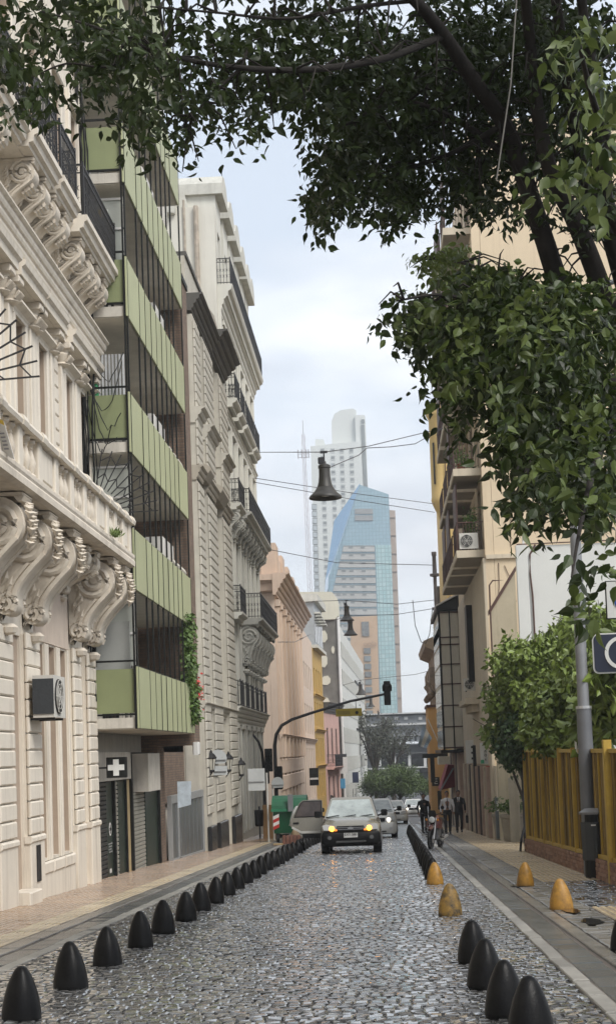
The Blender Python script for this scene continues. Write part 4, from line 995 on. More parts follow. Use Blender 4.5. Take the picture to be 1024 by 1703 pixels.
# yellow street-name plate hanging from the mast
sn = thing('street_name_sign', 'yellow street name plate hanging from the traffic light mast', 'sign', tip+Vector((-1.75, 0, -1)))
cx_, cz_ = tip.x-1.62, tip.z-.72
q = MB(); q.bbox(cx_-.54, cx_+.54, 63.98, 64.02, cz_-.16, cz_+.16, .01); q.build('plate', mat('sign_yellow', (.42, .32, .03), .5, .1), sn)
q = MB(); q.bar((cx_-.4, 64, cz_+.16), (cx_-.4, 64, cz_+.42), .025); q.bar((cx_+.3, 64, cz_+.16), (cx_+.3, 64, cz_+.55), .025); q.build('hanger', m_iron, sn)
q = MB(); q.box(cx_-.48, cx_+.05, 63.962, 63.978, cz_-.08, cz_+.07); q.build('name_panel', mat('sign_olive', (.28, .22, .03), .5), sn)
q = MB(); q.lathe([(.07, 0), (.07, .02)], (cx_+.33, 63.975, cz_-.02), 10, ax=(0, -1, 0)); q.build('arrow_disc', m_blk, sn)
mast('short curved dark mast at the corner of the pale grey building', 442, 1388, 72, [(0, 0, 0), (0, 0, 3.3), (-.04, 0, 3.9), (-.2, 0, 4.4), (-.5, 0, 4.8)], [(.1, -.1, 2.9, 0)])
# ================================================================== FAR: towers, far blocks, trees at the end of the street
def grid_mat(name, c1, c2, cl, bw, rh, ms, rough=.15, metal=.0, spec=.6):
    M_ = bpy.data.materials.new(name); M_.use_nodes = True; t = M_.node_tree; n = t.nodes; L = t.links; b = n['Principled BSDF']; b.inputs['Roughness'].default_value = rough; b.inputs['Metallic'].default_value = metal; b.inputs['Specular IOR Level'].default_value = spec
    g = n.new('ShaderNodeNewGeometry'); sp = n.new('ShaderNodeSeparateXYZ'); L.new(g.outputs['Position'], sp.inputs[0])
    ad = n.new('ShaderNodeMath'); L.new(sp.outputs[0], ad.inputs[0]); L.new(sp.outputs[1], ad.inputs[1])
    cb = n.new('ShaderNodeCombineXYZ'); L.new(ad.outputs[0], cb.inputs[0]); L.new(sp.outputs[2], cb.inputs[1])
    br = n.new('ShaderNodeTexBrick'); br.offset = 0; L.new(cb.outputs[0], br.inputs['Vector']); br.inputs['Scale'].default_value = 1
    br.inputs['Color1'].default_value = (*c1, 1); br.inputs['Color2'].default_value = (*c2, 1); br.inputs['Mortar'].default_value = (*cl, 1)
    br.inputs['Brick Width'].default_value = bw; br.inputs['Row Height'].default_value = rh; br.inputs['Mortar Size'].default_value = ms
    L.new(br.outputs[0], b.inputs['Base Color']); return M_
m_tw = mat('tower_white', (.60, .62, .59), .7, .04, .05, streak=.0)
m_twin = mat('tower_window', (.20, .22, .22), .25, .2, .3)
YT = 620.0
tw = thing('white_tower', 'tall pale tower with a curved crown rising behind the glass tower', 'building', atY(560, 1180, YT))
def poly_prism(pts, Y, depth): 
    b = MB(); P = [atY(u, v, Y) for u, v in pts]; b.prism([(p.x, p.z) for p in P], 'y', Y, Y+depth); return b
poly_prism([(530, 1200), (517, 760), (516, 742), (600, 733), (622, 1200)], YT, 30).build('lower_block', m_tw, tw)
poly_prism([(552, 742), (551, 700), (556, 688), (566, 682), (586, 679), (592, 682), (594, 740)], YT+4, 20).build('crown_block', m_tw, tw)
poly_prism([(592, 740), (590, 690), (606, 690), (607, 694), (622, 1100), (606, 1100)], YT+2, 22).build('slim_block', m_tw, tw)
poly_prism([(601, 730), (600, 706), (605.5, 706), (612, 830), (606, 830)], YT+1.5, 1).build('glazed_strip', m_twin, tw)
poly_prism([(601, 703), (600.5, 697), (605.5, 697), (606, 703)], YT+1.5, 1).build('vent_panel', m_twin, tw)
poly_prism([(524, 741), (524, 730), (538, 731), (541, 741)], YT+3, 8).build('roof_plant', m_tw, tw)
m_rec = mat('tower_recess', (.44, .46, .44), .7, .05, .1)
for cu in (536, 553, 568, 584):       # window columns of the lower block
    for k in range(22):
        v = 745+k*12.1
        du = (v-745)*.034
        q = poly_prism([(cu-3.6+du, v+8.6), (cu-3.6+du, v), (cu+3.6+du, v), (cu+3.6+du, v+8.6)], YT-.15, .3); o = q.build('window_bay', m_rec, tw)
        q = poly_prism([(cu-2.6+du, v+5.4), (cu-2.6+du, v+1.6), (cu+2.6+du, v+1.6), (cu+2.6+du, v+5.4)], YT-.3, .3); q.build('window', m_twin, o)
wing = [(519, 835), (527.5, 835)]
for k in range(13):
    v = 838+k*11.6; du = (v-838)*.03
    q = poly_prism([(518.2+du, v+9.6), (518.2+du, v), (526.6+du, v), (526.6+du, v+9.6)], YT-.3, .6); o = q.build('balcony_window', m_twin, tw)
    q = poly_prism([(519+du, v+8.8), (519+du, v+1.6), (525.8+du, v+1.6), (525.8+du, v+8.8)], YT-.4, .3); q.build('pane', mat('tower_pane', (.42, .46, .47), .2, .2, .3), o)
# glass tower
YG = 470.0
m_gt = grid_mat('curtain_wall', (.27, .40, .46), (.31, .44, .50), (.20, .30, .345), 1.05, 1.15, .07, .16, .25)
m_gtb = grid_mat('sky_tinted_curtain_wall', (.20, .40, .60), (.22, .42, .62), (.18, .35, .53), 1.3, 1.15, .05, .14, .3)  # bluer copy of the glass, its tint stands in for reflected sky
m_gtg = grid_mat('green_curtain_wall', (.33, .50, .51), (.44, .58, .58), (.22, .34, .35), 1.15, 1.3, .10, .18, .15)
gt_ = thing('glass_tower', 'blue glass tower with a sloping top and striped stone inset', 'building', atY(600, 1190, YG))
poly_prism([(538, 1200), (546, 960), (598, 806), (646, 822), (662, 1200)], YG, 26).build('glass_body', m_gt, gt_)
a_, b_, c_, d_ = atY(598.5, 804, YG), atY(539, 1000, YG), atY(555.5, 866, YG+14), atY(541, 965, YG+14)
q = MB(); e_ = Vector((0, -.3, 0))
q.add([a_+e_, b_+e_, d_, c_, a_+Vector((0, 20, 0)), b_+Vector((0, 20, 0)), d_+Vector((0, 12, 0)), c_+Vector((0, 12, 0))], [(0, 1, 2, 3), (4, 7, 6, 5), (0, 3, 7, 4), (3, 2, 6, 7), (2, 1, 5, 6)]); q.build('slanted_glass_facet', m_gtb, gt_)
poly_prism([(634, 1195), (624, 906), (650, 906), (660, 1195)], YG-.25, .5).build('corner_glazing', m_gtg, gt_)
m_str = mat('tower_stone', (.42, .42, .40), .8, .1, .3)
for k in range(2):
    v = 846+k*11; poly_prism([(590, v+8.5), (590, v), (620, v), (620, v+8.5)], YG-.4, .6).build('louvre_panel', mat('louvre_grey', (.28, .29, .29), .6, .1, 1), gt_)
for k in range(15):
    v = 907+k*13.1; ul = lerp(571, 543, min(1, k/9)) if k < 9 else 545+(k-9)*1
    o = poly_prism([(ul-2, v+10.5), (ul, v+2), (622.5+k*.45, v+2), (623+k*.45, v+10.5)], YG-.5, .7).build('stone_band', m_str, gt_)
    poly_prism([(ul, v+1.9), (ul, v), (622.5+k*.45, v), (622.5+k*.45, v+1.9)], YG-.42, .5).build('slot_shadow_gap', m_twin, gt_)
    for cu in (583, 603, 570, 560):
        if cu-4 > ul+2: poly_prism([(cu-3.4+k*.45, v+4.4), (cu-3.4+k*.45, v+2), (cu+3.4+k*.45, v+2), (cu+3.4+k*.45, v+4.4)], YG-.62, .4).build('slot_window', m_twin, o)
m_tb = mat('tower_brown', (.40, .32, .265), .8, .06, .2)
poly_prism([(658, 1200), (646.5, 848), (657, 849), (669, 1200)], YG+2, 18).build('brown_side_slab', m_tb, gt_)
for k in range(11): v = 860+k*30; poly_prism([(647+k*1.02, v+.9), (647+k*1.02, v), (657.4+k*1.02, v), (657.4+k*1.02, v+.9)], YG+1.7, .5).build('slab_joint', mat('joint_brown', (.3, .24, .2), .8), gt_)
# orange hotel
YH = 400.0
m_or = mat('hotel_peach', (.50, .35, .23), .85, .05, .2)
ho = thing('peach_hotel', 'lower peach hotel with square windows and rooftop lettering at the foot of the glass tower', 'building', atY(610, 1250, YH))
poly_prism([(588, 1300), (582, 1026), (627, 1024), (634, 1300)], YH, 16).build('wall', m_or, ho)
poly_prism([(602, 1058), (601, 1034), (613, 1034), (614, 1058)], YH-.3, .5).build('window', m_glassl, ho)
for k in range(9):
    v = 1078+k*13
    poly_prism([(605+k*.5, v+9), (605+k*.5, v), (616+k*.5, v), (616+k*.5, v+9)], YH-.3, .5).build('window', m_twin if k % 3 else m_glassl, ho)
def text(name, body, loc, size, material, parent=None, rot=(pi/2, 0, 0), ext=.01, align='CENTER'):
    cu = bpy.data.curves.new(name, 'FONT'); cu.body = body; cu.size = size; cu.extrude = ext; cu.align_x = align; cu.align_y = 'CENTER'
    cu.materials.append(material); tmp = bpy.data.objects.new(name+'_tmp', cu); COL.objects.link(tmp); bpy.context.view_layer.update()
    me = bpy.data.meshes.new_from_object(tmp); COL.objects.unlink(tmp); bpy.data.objects.remove(tmp)
    o = bpy.data.objects.new(name, me); COL.objects.link(o); o.location = loc; o.rotation_euler = rot; setparent(o, parent); return o
text('rooftop_lettering', 'oola', atY(615, 1071, YH-.5), 2.0, mat('letter_brown', (.33, .22, .15), .6), ho)
# lattice mast
YM = 380.0
ms = thing('lattice_mast', 'slender pale lattice antenna mast left of the towers', 'antenna', atY(517, 1010, YM))
q = MB(); top, bot = atY(504, 722, YM), atY(517, 1020, YM); hw_ = .55
for dx, dy in ((-1, 0), (1, 0), (0, 1.6)): q.bar(bot+Vector((dx*hw_, dy*hw_, 0)), top+Vector((dx*hw_*.6, dy*hw_*.6, 0)), .13)
for k in range(40):
    p0, p1 = bot.lerp(top, k/40), bot.lerp(top, (k+1)/40); s_ = 1 if k % 2 else -1; q.bar(p0+Vector((s_*hw_, 0, 0)), p1-Vector((s_*hw_, 0, 0)), .07)
q.build('lattice', mat('mast_pale', (.50, .46, .47), .6), ms)
q = MB(); p = atY(505, 756, YM)
for dx in (-1.4, -.5, .6, 1.2): q.tube([p+Vector((dx, 0, -.9)), p+Vector((dx, 0, 1.3))], .14, 6)
q.bar(p+Vector((-1.5, 0, .2)), p+Vector((1.4, 0, .2)), .12); q.bar(p+Vector((-1.5, 0, -.7)), p+Vector((1.4, 0, -.7)), .12)
q.tube([top, top+Vector((0, 0, 3.5))], .08, 5); q.build('antenna_cluster', mat('mast_grey', (.35, .33, .34), .6), ms)
# dark far block closing the street
YB = 305.0
fb = thing('far_concrete_block', 'long dark grey concrete building with terraces closing the end of the street', 'building', atY(660, 1300, YB))
m_fb = mat('far_concrete', (.16, .17, .18), .8, .15, .3); m_fbl = mat('far_light_concrete', (.50, .50, .49), .8, .12, .4)
def fb_box(u0, u1, v0, v1, dy0, dy1, name, material, par=fb):
    p, p2 = atY(u0, v1, YB), atY(u1, v0, YB); q = MB(); q.box(p.x, p2.x, YB+dy0, YB+dy1, p.z, p2.z); return q.build(name, material, par)
fb_box(596, 760, 1187, 1236, 2, 20, 'upper_storey', m_fb)
fb_box(596, 760, 1236, 1350, 4, 20, 'wall', m_fb)
fb_box(596, 760, 1184, 1188, 1, 20, 'roof_edge', m_fbl)
fb_box(596, 760, 1203, 1206, 1, 3, 'ledge', m_fbl)
for u in (640, 656, 672, 696, 708, 722): fb_box(u, u+6, 1192, 1197, 1.7, 2.1, 'window', m_fbl)  # pale concrete colour stands in for lit windows
for v in (1221, 1236): fb_box(604, 760, v, v+6 if v < 1230 else v+4, 0, 3, 'terrace_slab', m_fbl if v < 1230 else m_fb)
for u in range(612, 740, 9): fb_box(u, u+5, 1225, 1234, 1.8, 2.2, 'window', mat('far_pane', (.6, .62, .64), .3))
fb_box(604, 760, 1250, 1256, 1, 4, 'terrace_slab', m_fbl)
for u in (634, 659, 684, 710): fb_box(u, u+19, 1260, 1272, 2.5, 4.1, 'window', m_glass); fb_box(u-5, u-1, 1256, 1275, 1.5, 4.2, 'pier', m_fbl)
fb_box(604, 760, 1273, 1281, .8, 4, 'terrace_slab', m_fbl)
for u in (640, 702): fb_box(u, u+34, 1283, 1310, 2.5, 4.1, 'window', m_glass)
for u in (630, 688): fb_box(u, u+9, 1281, 1345, 1.4, 4.2, 'pier', m_fbl)
# trees at the end of the street
m_bark = mat('bark', (.055, .045, .036), .9, .4, 6, bump=.5, bscale=25)
m_lf1 = mat('avenue_foliage', (.075, .115, .028), .55, .45, 1.2)
m_lf2 = mat('avenue_dark_foliage', (.055, .062, .038), .6, .4, 1.5)
def small_tree(label, base, h, spread, z0f, nleaf, lsize, material, seed, branch=9, dens=1.0, name='avenue_tree', group='trees at the end of the street'):
    r_ = random.Random(seed); base = Vector(base); t = thing(name, label, 'tree', base, group)
    b = MB(); fork = base+Vector((r_.uniform(-.2, .2), 0, h*z0f)); b.tube([base, base.lerp(fork, .5)+Vector((r_.uniform(-.1, .1), 0, 0)), fork], [h*.028, h*.023, h*.018], 7)
    tips = []
    for k in range(branch):
        a = 2*pi*k/branch+r_.uniform(-.3, .3); e = r_.uniform(.3, 1.0)
        tip = fork+Vector((cos(a)*spread*e, sin(a)*spread*e, h*(1-z0f)*r_.uniform(.35, 1.0)))
        mid = fork.lerp(tip, .5)+Vector((r_.gauss(0, .1), r_.gauss(0, .1), .08*h)); b.tube([fork, mid, tip], [h*.013, h*.009, h*.004], 5); tips += [(mid, tip)]
        for j in range(3):
            s_ = mid.lerp(tip, r_.random()); e2 = s_+Vector((r_.gauss(0, .22)*spread, r_.gauss(0, .22)*spread, r_.uniform(-.05, .16)*h)); b.tube([s_, e2], [h*.006, h*.002], 4); tips.append((s_, e2))
    b.build('trunk', m_bark, t)
    pts = []
    for k in range(nleaf):
        a_, c_ = r_.choice(tips); p = a_.lerp(c_, r_.random()**.6); s_ = spread*.13; pts.append(p+Vector((r_.gauss(0, s_), r_.gauss(0, s_), r_.gauss(0, s_))))
    leafcloud('crown', pts, lsize, material, t, seed)
    return t
zb = G(190)
def bp(u, Y): p = atY(u, 1300, Y); p.z = zb; return p
small_tree('bright green tree in front of the far block, left of centre', bp(638, 200), 5.6, 3.4, .16, 9000, .27, m_lf1, 1, 14)
small_tree('rounded green tree in front of the far block, centre', bp(662, 206), 5.0, 3.4, .14, 9000, .27, m_lf1, 2, 14)
small_tree('low green tree beside the orange wall at the street end', bp(704, 215), 4.4, 2.6, .14, 5500, .27, m_lf1, 3, 12)
small_tree('tall dark open-branched tree beside the white block', bp(626, 222), 13, 4.0, .3, 2600, .34, m_lf2, 4, 16)
small_tree('tall dark open-branched tree before the far block', bp(654, 232), 12.0, 3.6, .35, 1900, .34, m_lf2, 5, 14)
# bell-shaped street lamps on wires
m_bell = mat('bell_lamp_metal', (.05, .047, .042), .45, .2, 4, metal=.3)
m_wire = mat('wire', (.07, .07, .075), .6)
BELL = [(.0, 1.06), (.05, 1.05), (.06, .98), (.12, .96), (.17, .93), (.175, .86), (.155, .84), (.16, .62), (.18, .45), (.215, .34), (.22, .31), (.24, .30), (.30, .20), (.38, .12), (.44, .07), (.46, .03), (.455, .0), (.43, .01), (.33, .1), (.2, .25), (.1, .3)]
BELLPOS = [(541, 829, 42.5, 1.0, 'largest hanging bell-shaped lamp, nearest of the row over the street'), (577, 1033, 97, 1.0, 'second bell-shaped lamp over the street, in front of the stained wall'), (583, 1057, 102, 1.0, 'third bell-shaped lamp, tucked just below the second'), (600, 1156, 137, 1.0, 'fourth bell-shaped lamp, above the yellow street name plate'), (617, 1176, 185, 1.0, 'fifth bell-shaped lamp, right of the fourth and smaller'), (629.5, 1195, 240, 1.0, 'smallest and farthest bell-shaped lamp over the street')]
bell_top = []
for u, v, Y, s_, lab in BELLPOS:
    p = atY(u, v, Y); t = thing('bell_lamp', lab, 'street lamp', p, 'bell-shaped lamps hung over the street')
    q = MB(); q.lathe([(r*s_, z*s_) for r, z in BELL], p, 22, cap=False); q.build('bell_shade', m_bell, t, True)
    q = MB(); q.bar(p+Vector((0, 0, 1.0)), p+Vector((0, 0, 1.32)), .04); q.bbox(p.x-.17, p.x+.02, p.y-.06, p.y+.06, p.z+.98, p.z+1.16, .02); q.box(p.x-.10, p.x+.10, p.y-.03, p.y+.03, p.z+1.28, p.z+1.34); q.build('hanger', m_iron, t)
    q = MB(); q.lathe([(.0, -.02), (.10, .0), (.12, .1), (.06, .25)], p+Vector((0, 0, .07)), 10); q.build('bulb', m_lampg, t)
    bell_top.append(p+Vector((0, 0, 1.31)))
def wire(label, pts, r=.012, sag=0):
    P = []
    pts = [Vector(p) for p in pts]
    for a, b in zip(pts[:-1], pts[1:]):
        for i in range(8): t = i/8; q = a.lerp(b, t); q.z -= sag*4*t*(1-t); P.append(q)
    P.append(pts[-1]); b = MB(); b.tube(P, r, 5); return tag(b.build('overhead_wire', m_wire), label, 'wire', 'overhead wires')
b0 = bell_top[0]
wire('taut wire carrying the nearest bell lamp', [atY(425, 752, 66), b0, atY(612, 742, 47), atY(736, 712, 54)], .014)
wire('slack lamp cable swinging right from the nearest bell lamp', [b0+Vector((.2, 0, -.42)), atY(596, 757, 45), atY(610, 745, 47), atY(650, 743, 50), atY(690, 738, 52), atY(736, 712, 54)], .014)
wire('upper of two parallel wires crossing before the glass tower', [atY(423, 795, 75), atY(600, 822, 80), atY(722, 838, 86)], .018)
wire('lower of two parallel wires crossing before the glass tower', [atY(423, 802, 75), atY(600, 833, 80), atY(722, 852, 86)], .018)
wire('wire crossing in front of the striped stone inset', [atY(448, 914, 80), atY(560, 936, 88), atY(722, 940, 95)], .02)
wire('wire joined to the second bell lamp', [atY(520, 1000, 105), bell_top[1], atY(660, 1005, 100), atY(722, 998, 100)], .02)
wire('wire joined to the third bell lamp', [atY(540, 1036, 110), bell_top[2], atY(660, 1022, 100), atY(722, 1012, 100)], .02)
wire('looped slack cable hanging at the right of the street', [atY(686, 998, 100), atY(690, 1040, 100), atY(700, 1068, 100), atY(708, 1070, 100), atY(714, 1055, 100), atY(719, 1010, 100)], .025)
wire('wire to the fourth bell lamp', [atY(570, 1140, 150), bell_top[3], atY(690, 1122, 135), atY(722, 1114, 130)], .022)
wire('thin wire dropping from the green block to the peach building', [atY(462, 1068, 79), atY(490, 1068, 95), atY(516, 1055, 112)], .02)
# ================================================================== RIGHT SIDE
m_r1 = mat('warm_beige_render', (0.70, 0.57, 0.40), .85, .06, .6, bump=.06, bscale=6, streak=.3, gcol=(.42, .32, .215))
m_r1d = mat('beige_pilaster', (0.60, 0.52, 0.40), .85, .08, 1.2, streak=.35)
m_under = mat('shaded_soffit', (.33, .29, .235), .9, .1, 1.5)  # darker than the slabs, underside shade is put into the colour
m_brown = mat('brown_metal', (.09, .045, .035), .6, .2, 6)
r1 = thing('beige_apartment_building', 'tall beige apartment building with stacked concrete balconies behind the tree', 'building', (3.85, 60, G(60)))
R1 = Fac((3.85, 0, 0), (0, 1, 0), (-1, 0, 0))
ops = []
zf = [8.55, 11.48, 14.4, 17.33, 20.26]
for z in zf:
    for a in (55.2, 58.3, 61.2, 65, 69): ops.append((a, a+1.3, z+.05, z+2.3))
R1.m(wall_open(54.0, 73, -2.8, 24, ops, 0, .3)).build('wall', m_r1, r1)
q = MB(); q.box(4.16, 14, 54.0, 73, -2.8, 24); q.build('side_wall', m_r1, r1)
for o in ops: window(r1, R1, *o, n=-.22, fm=m_white, gm=m_glass, rows=1)
for i, z in enumerate(zf):
    for (a0, a1) in ((54.4, 57.2), (57.9, 59.7), (60.3, 63.6), (64.4, 67.5)):
        q = MB(); q.box(-.02, .98, a0, a1, z-.26, z); bo = R1.m(q).build('balcony', m_r1d, r1)
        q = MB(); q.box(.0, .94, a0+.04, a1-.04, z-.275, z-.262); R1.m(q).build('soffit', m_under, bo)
        q = MB(); b = .93
        for k in range(int((a1-a0)/.11)): q.box(b-.012, b+.012, a0+.05+k*.11, a0+.074+k*.11, z, z+1.0)
        for k in range(8): q.box(.05+k*.11, .07+k*.11, a0+.04, a0+.06, z, z+1.0)
        q.box(0, b+.02, a0+.03, a0+.07, z+.98, z+1.02); q.box(b-.02, b+.02, a0+.03, a1-.03, z+.98, z+1.02)
        R1.m(q).build('railing', m_brown, bo)
        if (i+int(a0)) % 2 == 0:
            q = MB(); q.box(.85, .90, a0+.6, a1, z+.05, z+2.5); R1.m(q).build('privacy_screen', m_brown, bo)
q = MB(); q.bbox(-.02, .10, 54.0, 55.0, -2.8, 8.2, .02); R1.m(q).build('pilaster', m_r1d, r1)
q = MB(); q.box(-.02, .06, 55.0, 72.9, .9, 8.2); R1.m(q).build('lower_wall', m_r1d, r1)
q = MB(); q.box(3.87, 9, 53.9, 53.99, 8.15, 8.3); q.build('string_course', m_r1d, r1)
for x0, z0, x1, z1 in ((4.3, 8.0, 4.12, 5.9), (4.5, 7.9, 4.85, 6.6), (5.0, 15, 4.75, 8.6)):
    q = MB(); q.tube([(x0, 53.97, z0), (lerp(x0, x1, .4)+.06, 53.96, lerp(z0, z1, .4)), (x1, 53.97, z1)], .012, 5); q.build('stray_cable', m_brown, r1)
# ground floor: timber-clad shopfront with fins
m_wood = [mat('clad_pink_brown', (.40, .29, .23), .7, .15, 3, streak=.3), mat('clad_beige', (.56, .47, .36), .7, .12, 3, streak=.3), mat('clad_dark', (.06, .045, .04), .6, .2, 4)]
a = 55.2; k = 0
while a < 72:
    w_ = (.55, .9, .35, 1.2)[k % 4]; q = MB(); q.bbox(.05, .22 if k % 2 == 0 else .12, a, a+w_, -2.6, .85, .015); R1.m(q).build('cladding_fin', m_wood[(k*2+k//3) % 3], r1); a += w_+.03; k += 1
q = MB(); q.bbox(.04, .35, 60.2, 64.6, 2.95, 3.25, .03); q.bbox(.04, .6, 60.0, 64.8, 3.25, 3.5, .03); R1.m(q).build('sloped_canopy', m_r1d, r1)
q = MB(); q.box(.05, .3, 62.0, 63.2, 4.2, 7.3); R1.m(q).build('window_box', m_blk, r1)
# vent box under balcony stack
aircon('white air conditioner with round fan on the beige balcony', (3.32, 54.55, 8.88), .66, .3, .56, (1, 0, 0), (0, -1, 0))
aircon('small white air conditioner on the wall above the sloped canopy', (3.62, 62.2, 4.1), .55, .26, .5, (1, 0, 0), (0, -1, 0))
pl = thing('balcony_plants', 'potted plants crowding the beige balcony above the round-fan air conditioner', 'plant', (3.4, 55.2, 8.55))
rp = random.Random(31)
leafcloud('foliage', [(3.45+rp.gauss(0, .12), 55.4+rp.gauss(0, .3), 9.55+rp.gauss(0, .28)) for _ in range(500)], .12, m_leafg, pl, 5)
q = MB(); q.lathe([(.1, 0), (.15, .3), (.16, .32)], (3.5, 55.3, 8.56), 10); q.build('pot', mat('terracotta', (.35, .13, .07), .8), pl)
pl = thing('balcony_plants', 'potted plants on the upper beige balcony below the foliage', 'plant', (3.4, 55.2, 11.48))
leafcloud('foliage', [(3.2+rp.gauss(0, .15), 55.0+rp.gauss(0, .3), 11.75+abs(rp.gauss(0, .25))) for _ in range(300)], .12, m_leafg, pl, 6)
q = MB(); q.lathe([(.12, 0), (.17, .26), (.18, .28)], (3.2, 55.1, 11.485), 10); q.build('pot', MATS['terracotta'], pl)
# sloped boundary wall and white garden wall
m_sl = mat('stained_beige_wall', (.50, .44, .325), .9, .12, 1, bump=.15, bscale=8, streak=.55, gcol=(.2, .17, .115))
sw = MB(); sw.prism([(3.80, -2.2), (4.66, -2.2), (4.66, 7.45), (3.80, 6.1)], 'y', 51.9, 52.3)
swo = tag(sw.build('sloping_wall', m_sl), 'stained beige wall with a sloping dark top beside the beige apartment', 'wall')
q = MB(); q.prism([(3.74, 6.0), (4.70, 7.45), (4.70, 7.62), (3.74, 6.17)], 'y', 51.84, 52.36); q.build('coping', m_brown, swo)
q = MB(); q.tube([(3.78, 51.85, 6.1), (3.78, 51.85, 3.9), (3.85, 51.84, 3.5)], .03, 6); q.tube([(3.78, 51.85, 6.1), (3.79, 51.85, 7.0), (3.9, 51.85, 7.15), (4.3, 51.85, 7.15)], .03, 6); q.build('pipe', m_brown, swo)
m_ww = mat('white_wall', (.70, .70, .665), .8, .05, .8, bump=.08, bscale=10, streak=.14, gcol=(.52, .52, .48))
ww = MB(); ww.box(4.40, 11, 48, 48.3, -2, 7.78); wwo = tag(ww.build('garden_wall', m_ww), 'tall white rendered wall behind the shrubs', 'wall')
q = MB(); q.bbox(4.36, 4.72, 47.9, 48.0, -2, 7.8, .02); q.build('wall_pier', m_ww, wwo)
q = MB(); q.tube([(4.98, 47.95, 7.8), (4.8, 47.94, 7.5), (4.78, 47.94, 6.9), (4.83, 47.94, 6.2), (4.84, 47.94, 3.5)], .03, 6); q.build('drain_cable', m_brown, wwo)
q = MB(); q.tube([(4.4, 47.95, 7.83), (11, 47.95, 7.85)], .02, 5); q.build('top_cable', m_brown, wwo)
q = MB(); q.box(4.6, 4.66, 48.05, 48.15, 7.78, 8.25); q.build('vent_pipe', m_white, wwo)
gy = MB(); gy.box(3.8, 12, 53.0, 53.95, -2, .9); tag(gy.build('low_yard_wall', m_r1d), 'low beige wall at the foot of the beige apartment', 'wall')
# pale pillar + planters + cabinet
q = MB(); q.bbox(3.98, 4.30, 49.8, 50.1, G(50), .55, .03); tag(q.build('gate_pillar', mat('pillar_grey', (.42, .39, .33), .85, .12, 2, streak=.4)), 'pale concrete pillar at the end of the yellow fence', 'pillar')
m_pot = mat('concrete_pot', (.34, .305, .25), .85, .15, 3, bump=.2, bscale=25, grime=.3)
for lab, x, y, sd in (('concrete planter with shrub nearer the pale pillar', 4.14, 50.9, 41), ('concrete planter with shrub farther from the pale pillar', 4.02, 53.2, 42)):
    t = thing('planter', lab, 'planter', (x, y, G(y)), 'concrete planters on the right pavement')
    q = MB(); q.lathe([(.27, 0), (.30, .02), (.38, .75), (.42, .77), (.42, .86), (.36, .86), (.34, .78)], (x, y, G(y)+.02), 16); q.build('pot', m_pot, t, True)
    r_ = random.Random(sd); leafcloud('foliage', [(x+r_.gauss(0, .22), y+r_.gauss(0, .2), G(y)+1.0+abs(r_.gauss(0, .2))) for _ in range(420)], .14, m_leafg, t, sd)
    q = MB()
    for j in range(5): q.tube([(x, y, G(y)+.8), (x+r_.gauss(0, .12), y+r_.gauss(0, .1), G(y)+1.25)], .012, 4)
    q.build('stem', MATS['stem'], t)
t = thing('utility_cabinet', 'grey metal cabinet with a white notice behind the planters', 'cabinet', (4.1, 54, -1.6))
q = MB(); q.bbox(3.72, 4.42, 53.0-.35, 53.0-.05, -1.55, -.17, .02); q.build('cabinet_body', mat('cabinet_grey', (.13, .15, .16), .5, .1, 3), t)
q = MB(); q.box(3.76, 3.94, 52.625, 52.645, -.62, -.28); q.build('notice', m_white, t)
q = MB(); q.bbox(4.0, 4.35, 53.84, 53.9, .62-1.1, .95-1.1, .01); tag(q.build('framed_plaque', mat('plaque_cream', (.5, .42, .25), .6, .2, 10)), 'small framed cream plaque on the wall above the grey cabinet', 'plaque')
# projecting signs of the shops
def boxsign(label, x0, x1, y, z0, z1, material, name='box_sign', cat='sign', th=.14):
    q = MB(); q.bbox(x0, x1, y, y+th, z0, z1, .012); o = tag(q.build(name, material), label, cat); return o
m_sgw = mat('lightbox_white', (.60, .60, .57), .5, .06)
o = boxsign('white upright light-box sign nearest the shrubs', 3.52, 3.83, 56.3, .95, 1.72, m_sgw)
for k in range(4): text('sign_letter', 'IAOR'[k], (3.70, 56.285, 1.58-.16*k), .12, m_blk, o)
q = MB(); q.box(3.52, 3.64, 56.27, 56.29, .97, 1.1); q.build('green_corner', mat('sign_green', (.03, .3, .14), .5), o)
o = boxsign('dark upright sign between two light boxes', 3.38, 3.5, 58.6, .85, 1.65, m_blk)
o = boxsign('pale light-box sign with dark strokes farther along the shopfront', 3.22, 3.52, 60.4, .95, 1.85, m_sgw)
for k in range(3): q = MB(); q.box(3.42, 3.50, 60.36, 60.39, 1.1+.22*k, 1.18+.22*k); q.build('dark_stroke', m_blk, o)
o = boxsign('small red square sign with a white letter P', 3.64, 3.94, 55.6, .52, .88, mat('sign_red', (.33, .012, .015), .5, .1))
text('sign_letter', 'P', (3.80, 55.585, .69), .34, m_sgw, o)
# ---- glazed bay building
m_panel = mat('cream_bay_panel', (.64, .59, .49), .6, .07, 1.2, streak=.2)
gb_ = thing('panelled_bay_building', 'building with an overhanging bay of cream panels in a dark grid', 'building', (3.75, 80, G(80)))
q = MB(); q.box(3.85, 12, 73.1, 87, -3, 8.2); q.build('wall', m_r1d, gb_)
q = MB(); q.box(2.92, 3.86, 74.05, 82, 1.55, 8.15); bay = q.build('bay_core', m_panel, gb_)
zs = [1.6, 2.6, 3.62, 4.65, 5.6, 6.55, 6.9, 8.1]; xs = [2.95, 3.42, 3.84]
for i in range(len(zs)-1):
    for j in range(2):
        q = MB(); q.bbox(xs[j]+.02, xs[j+1]-.02, 74.0, 74.06, zs[i]+.02, zs[i+1]-.02, .01); q.v = q.v; q.build('bay_panel', m_panel, bay)
for z in zs: q = MB(); q.box(2.90, 3.88, 73.96, 74.04, z-.03, z+.03); q.build('grid_bar', m_brown, bay)
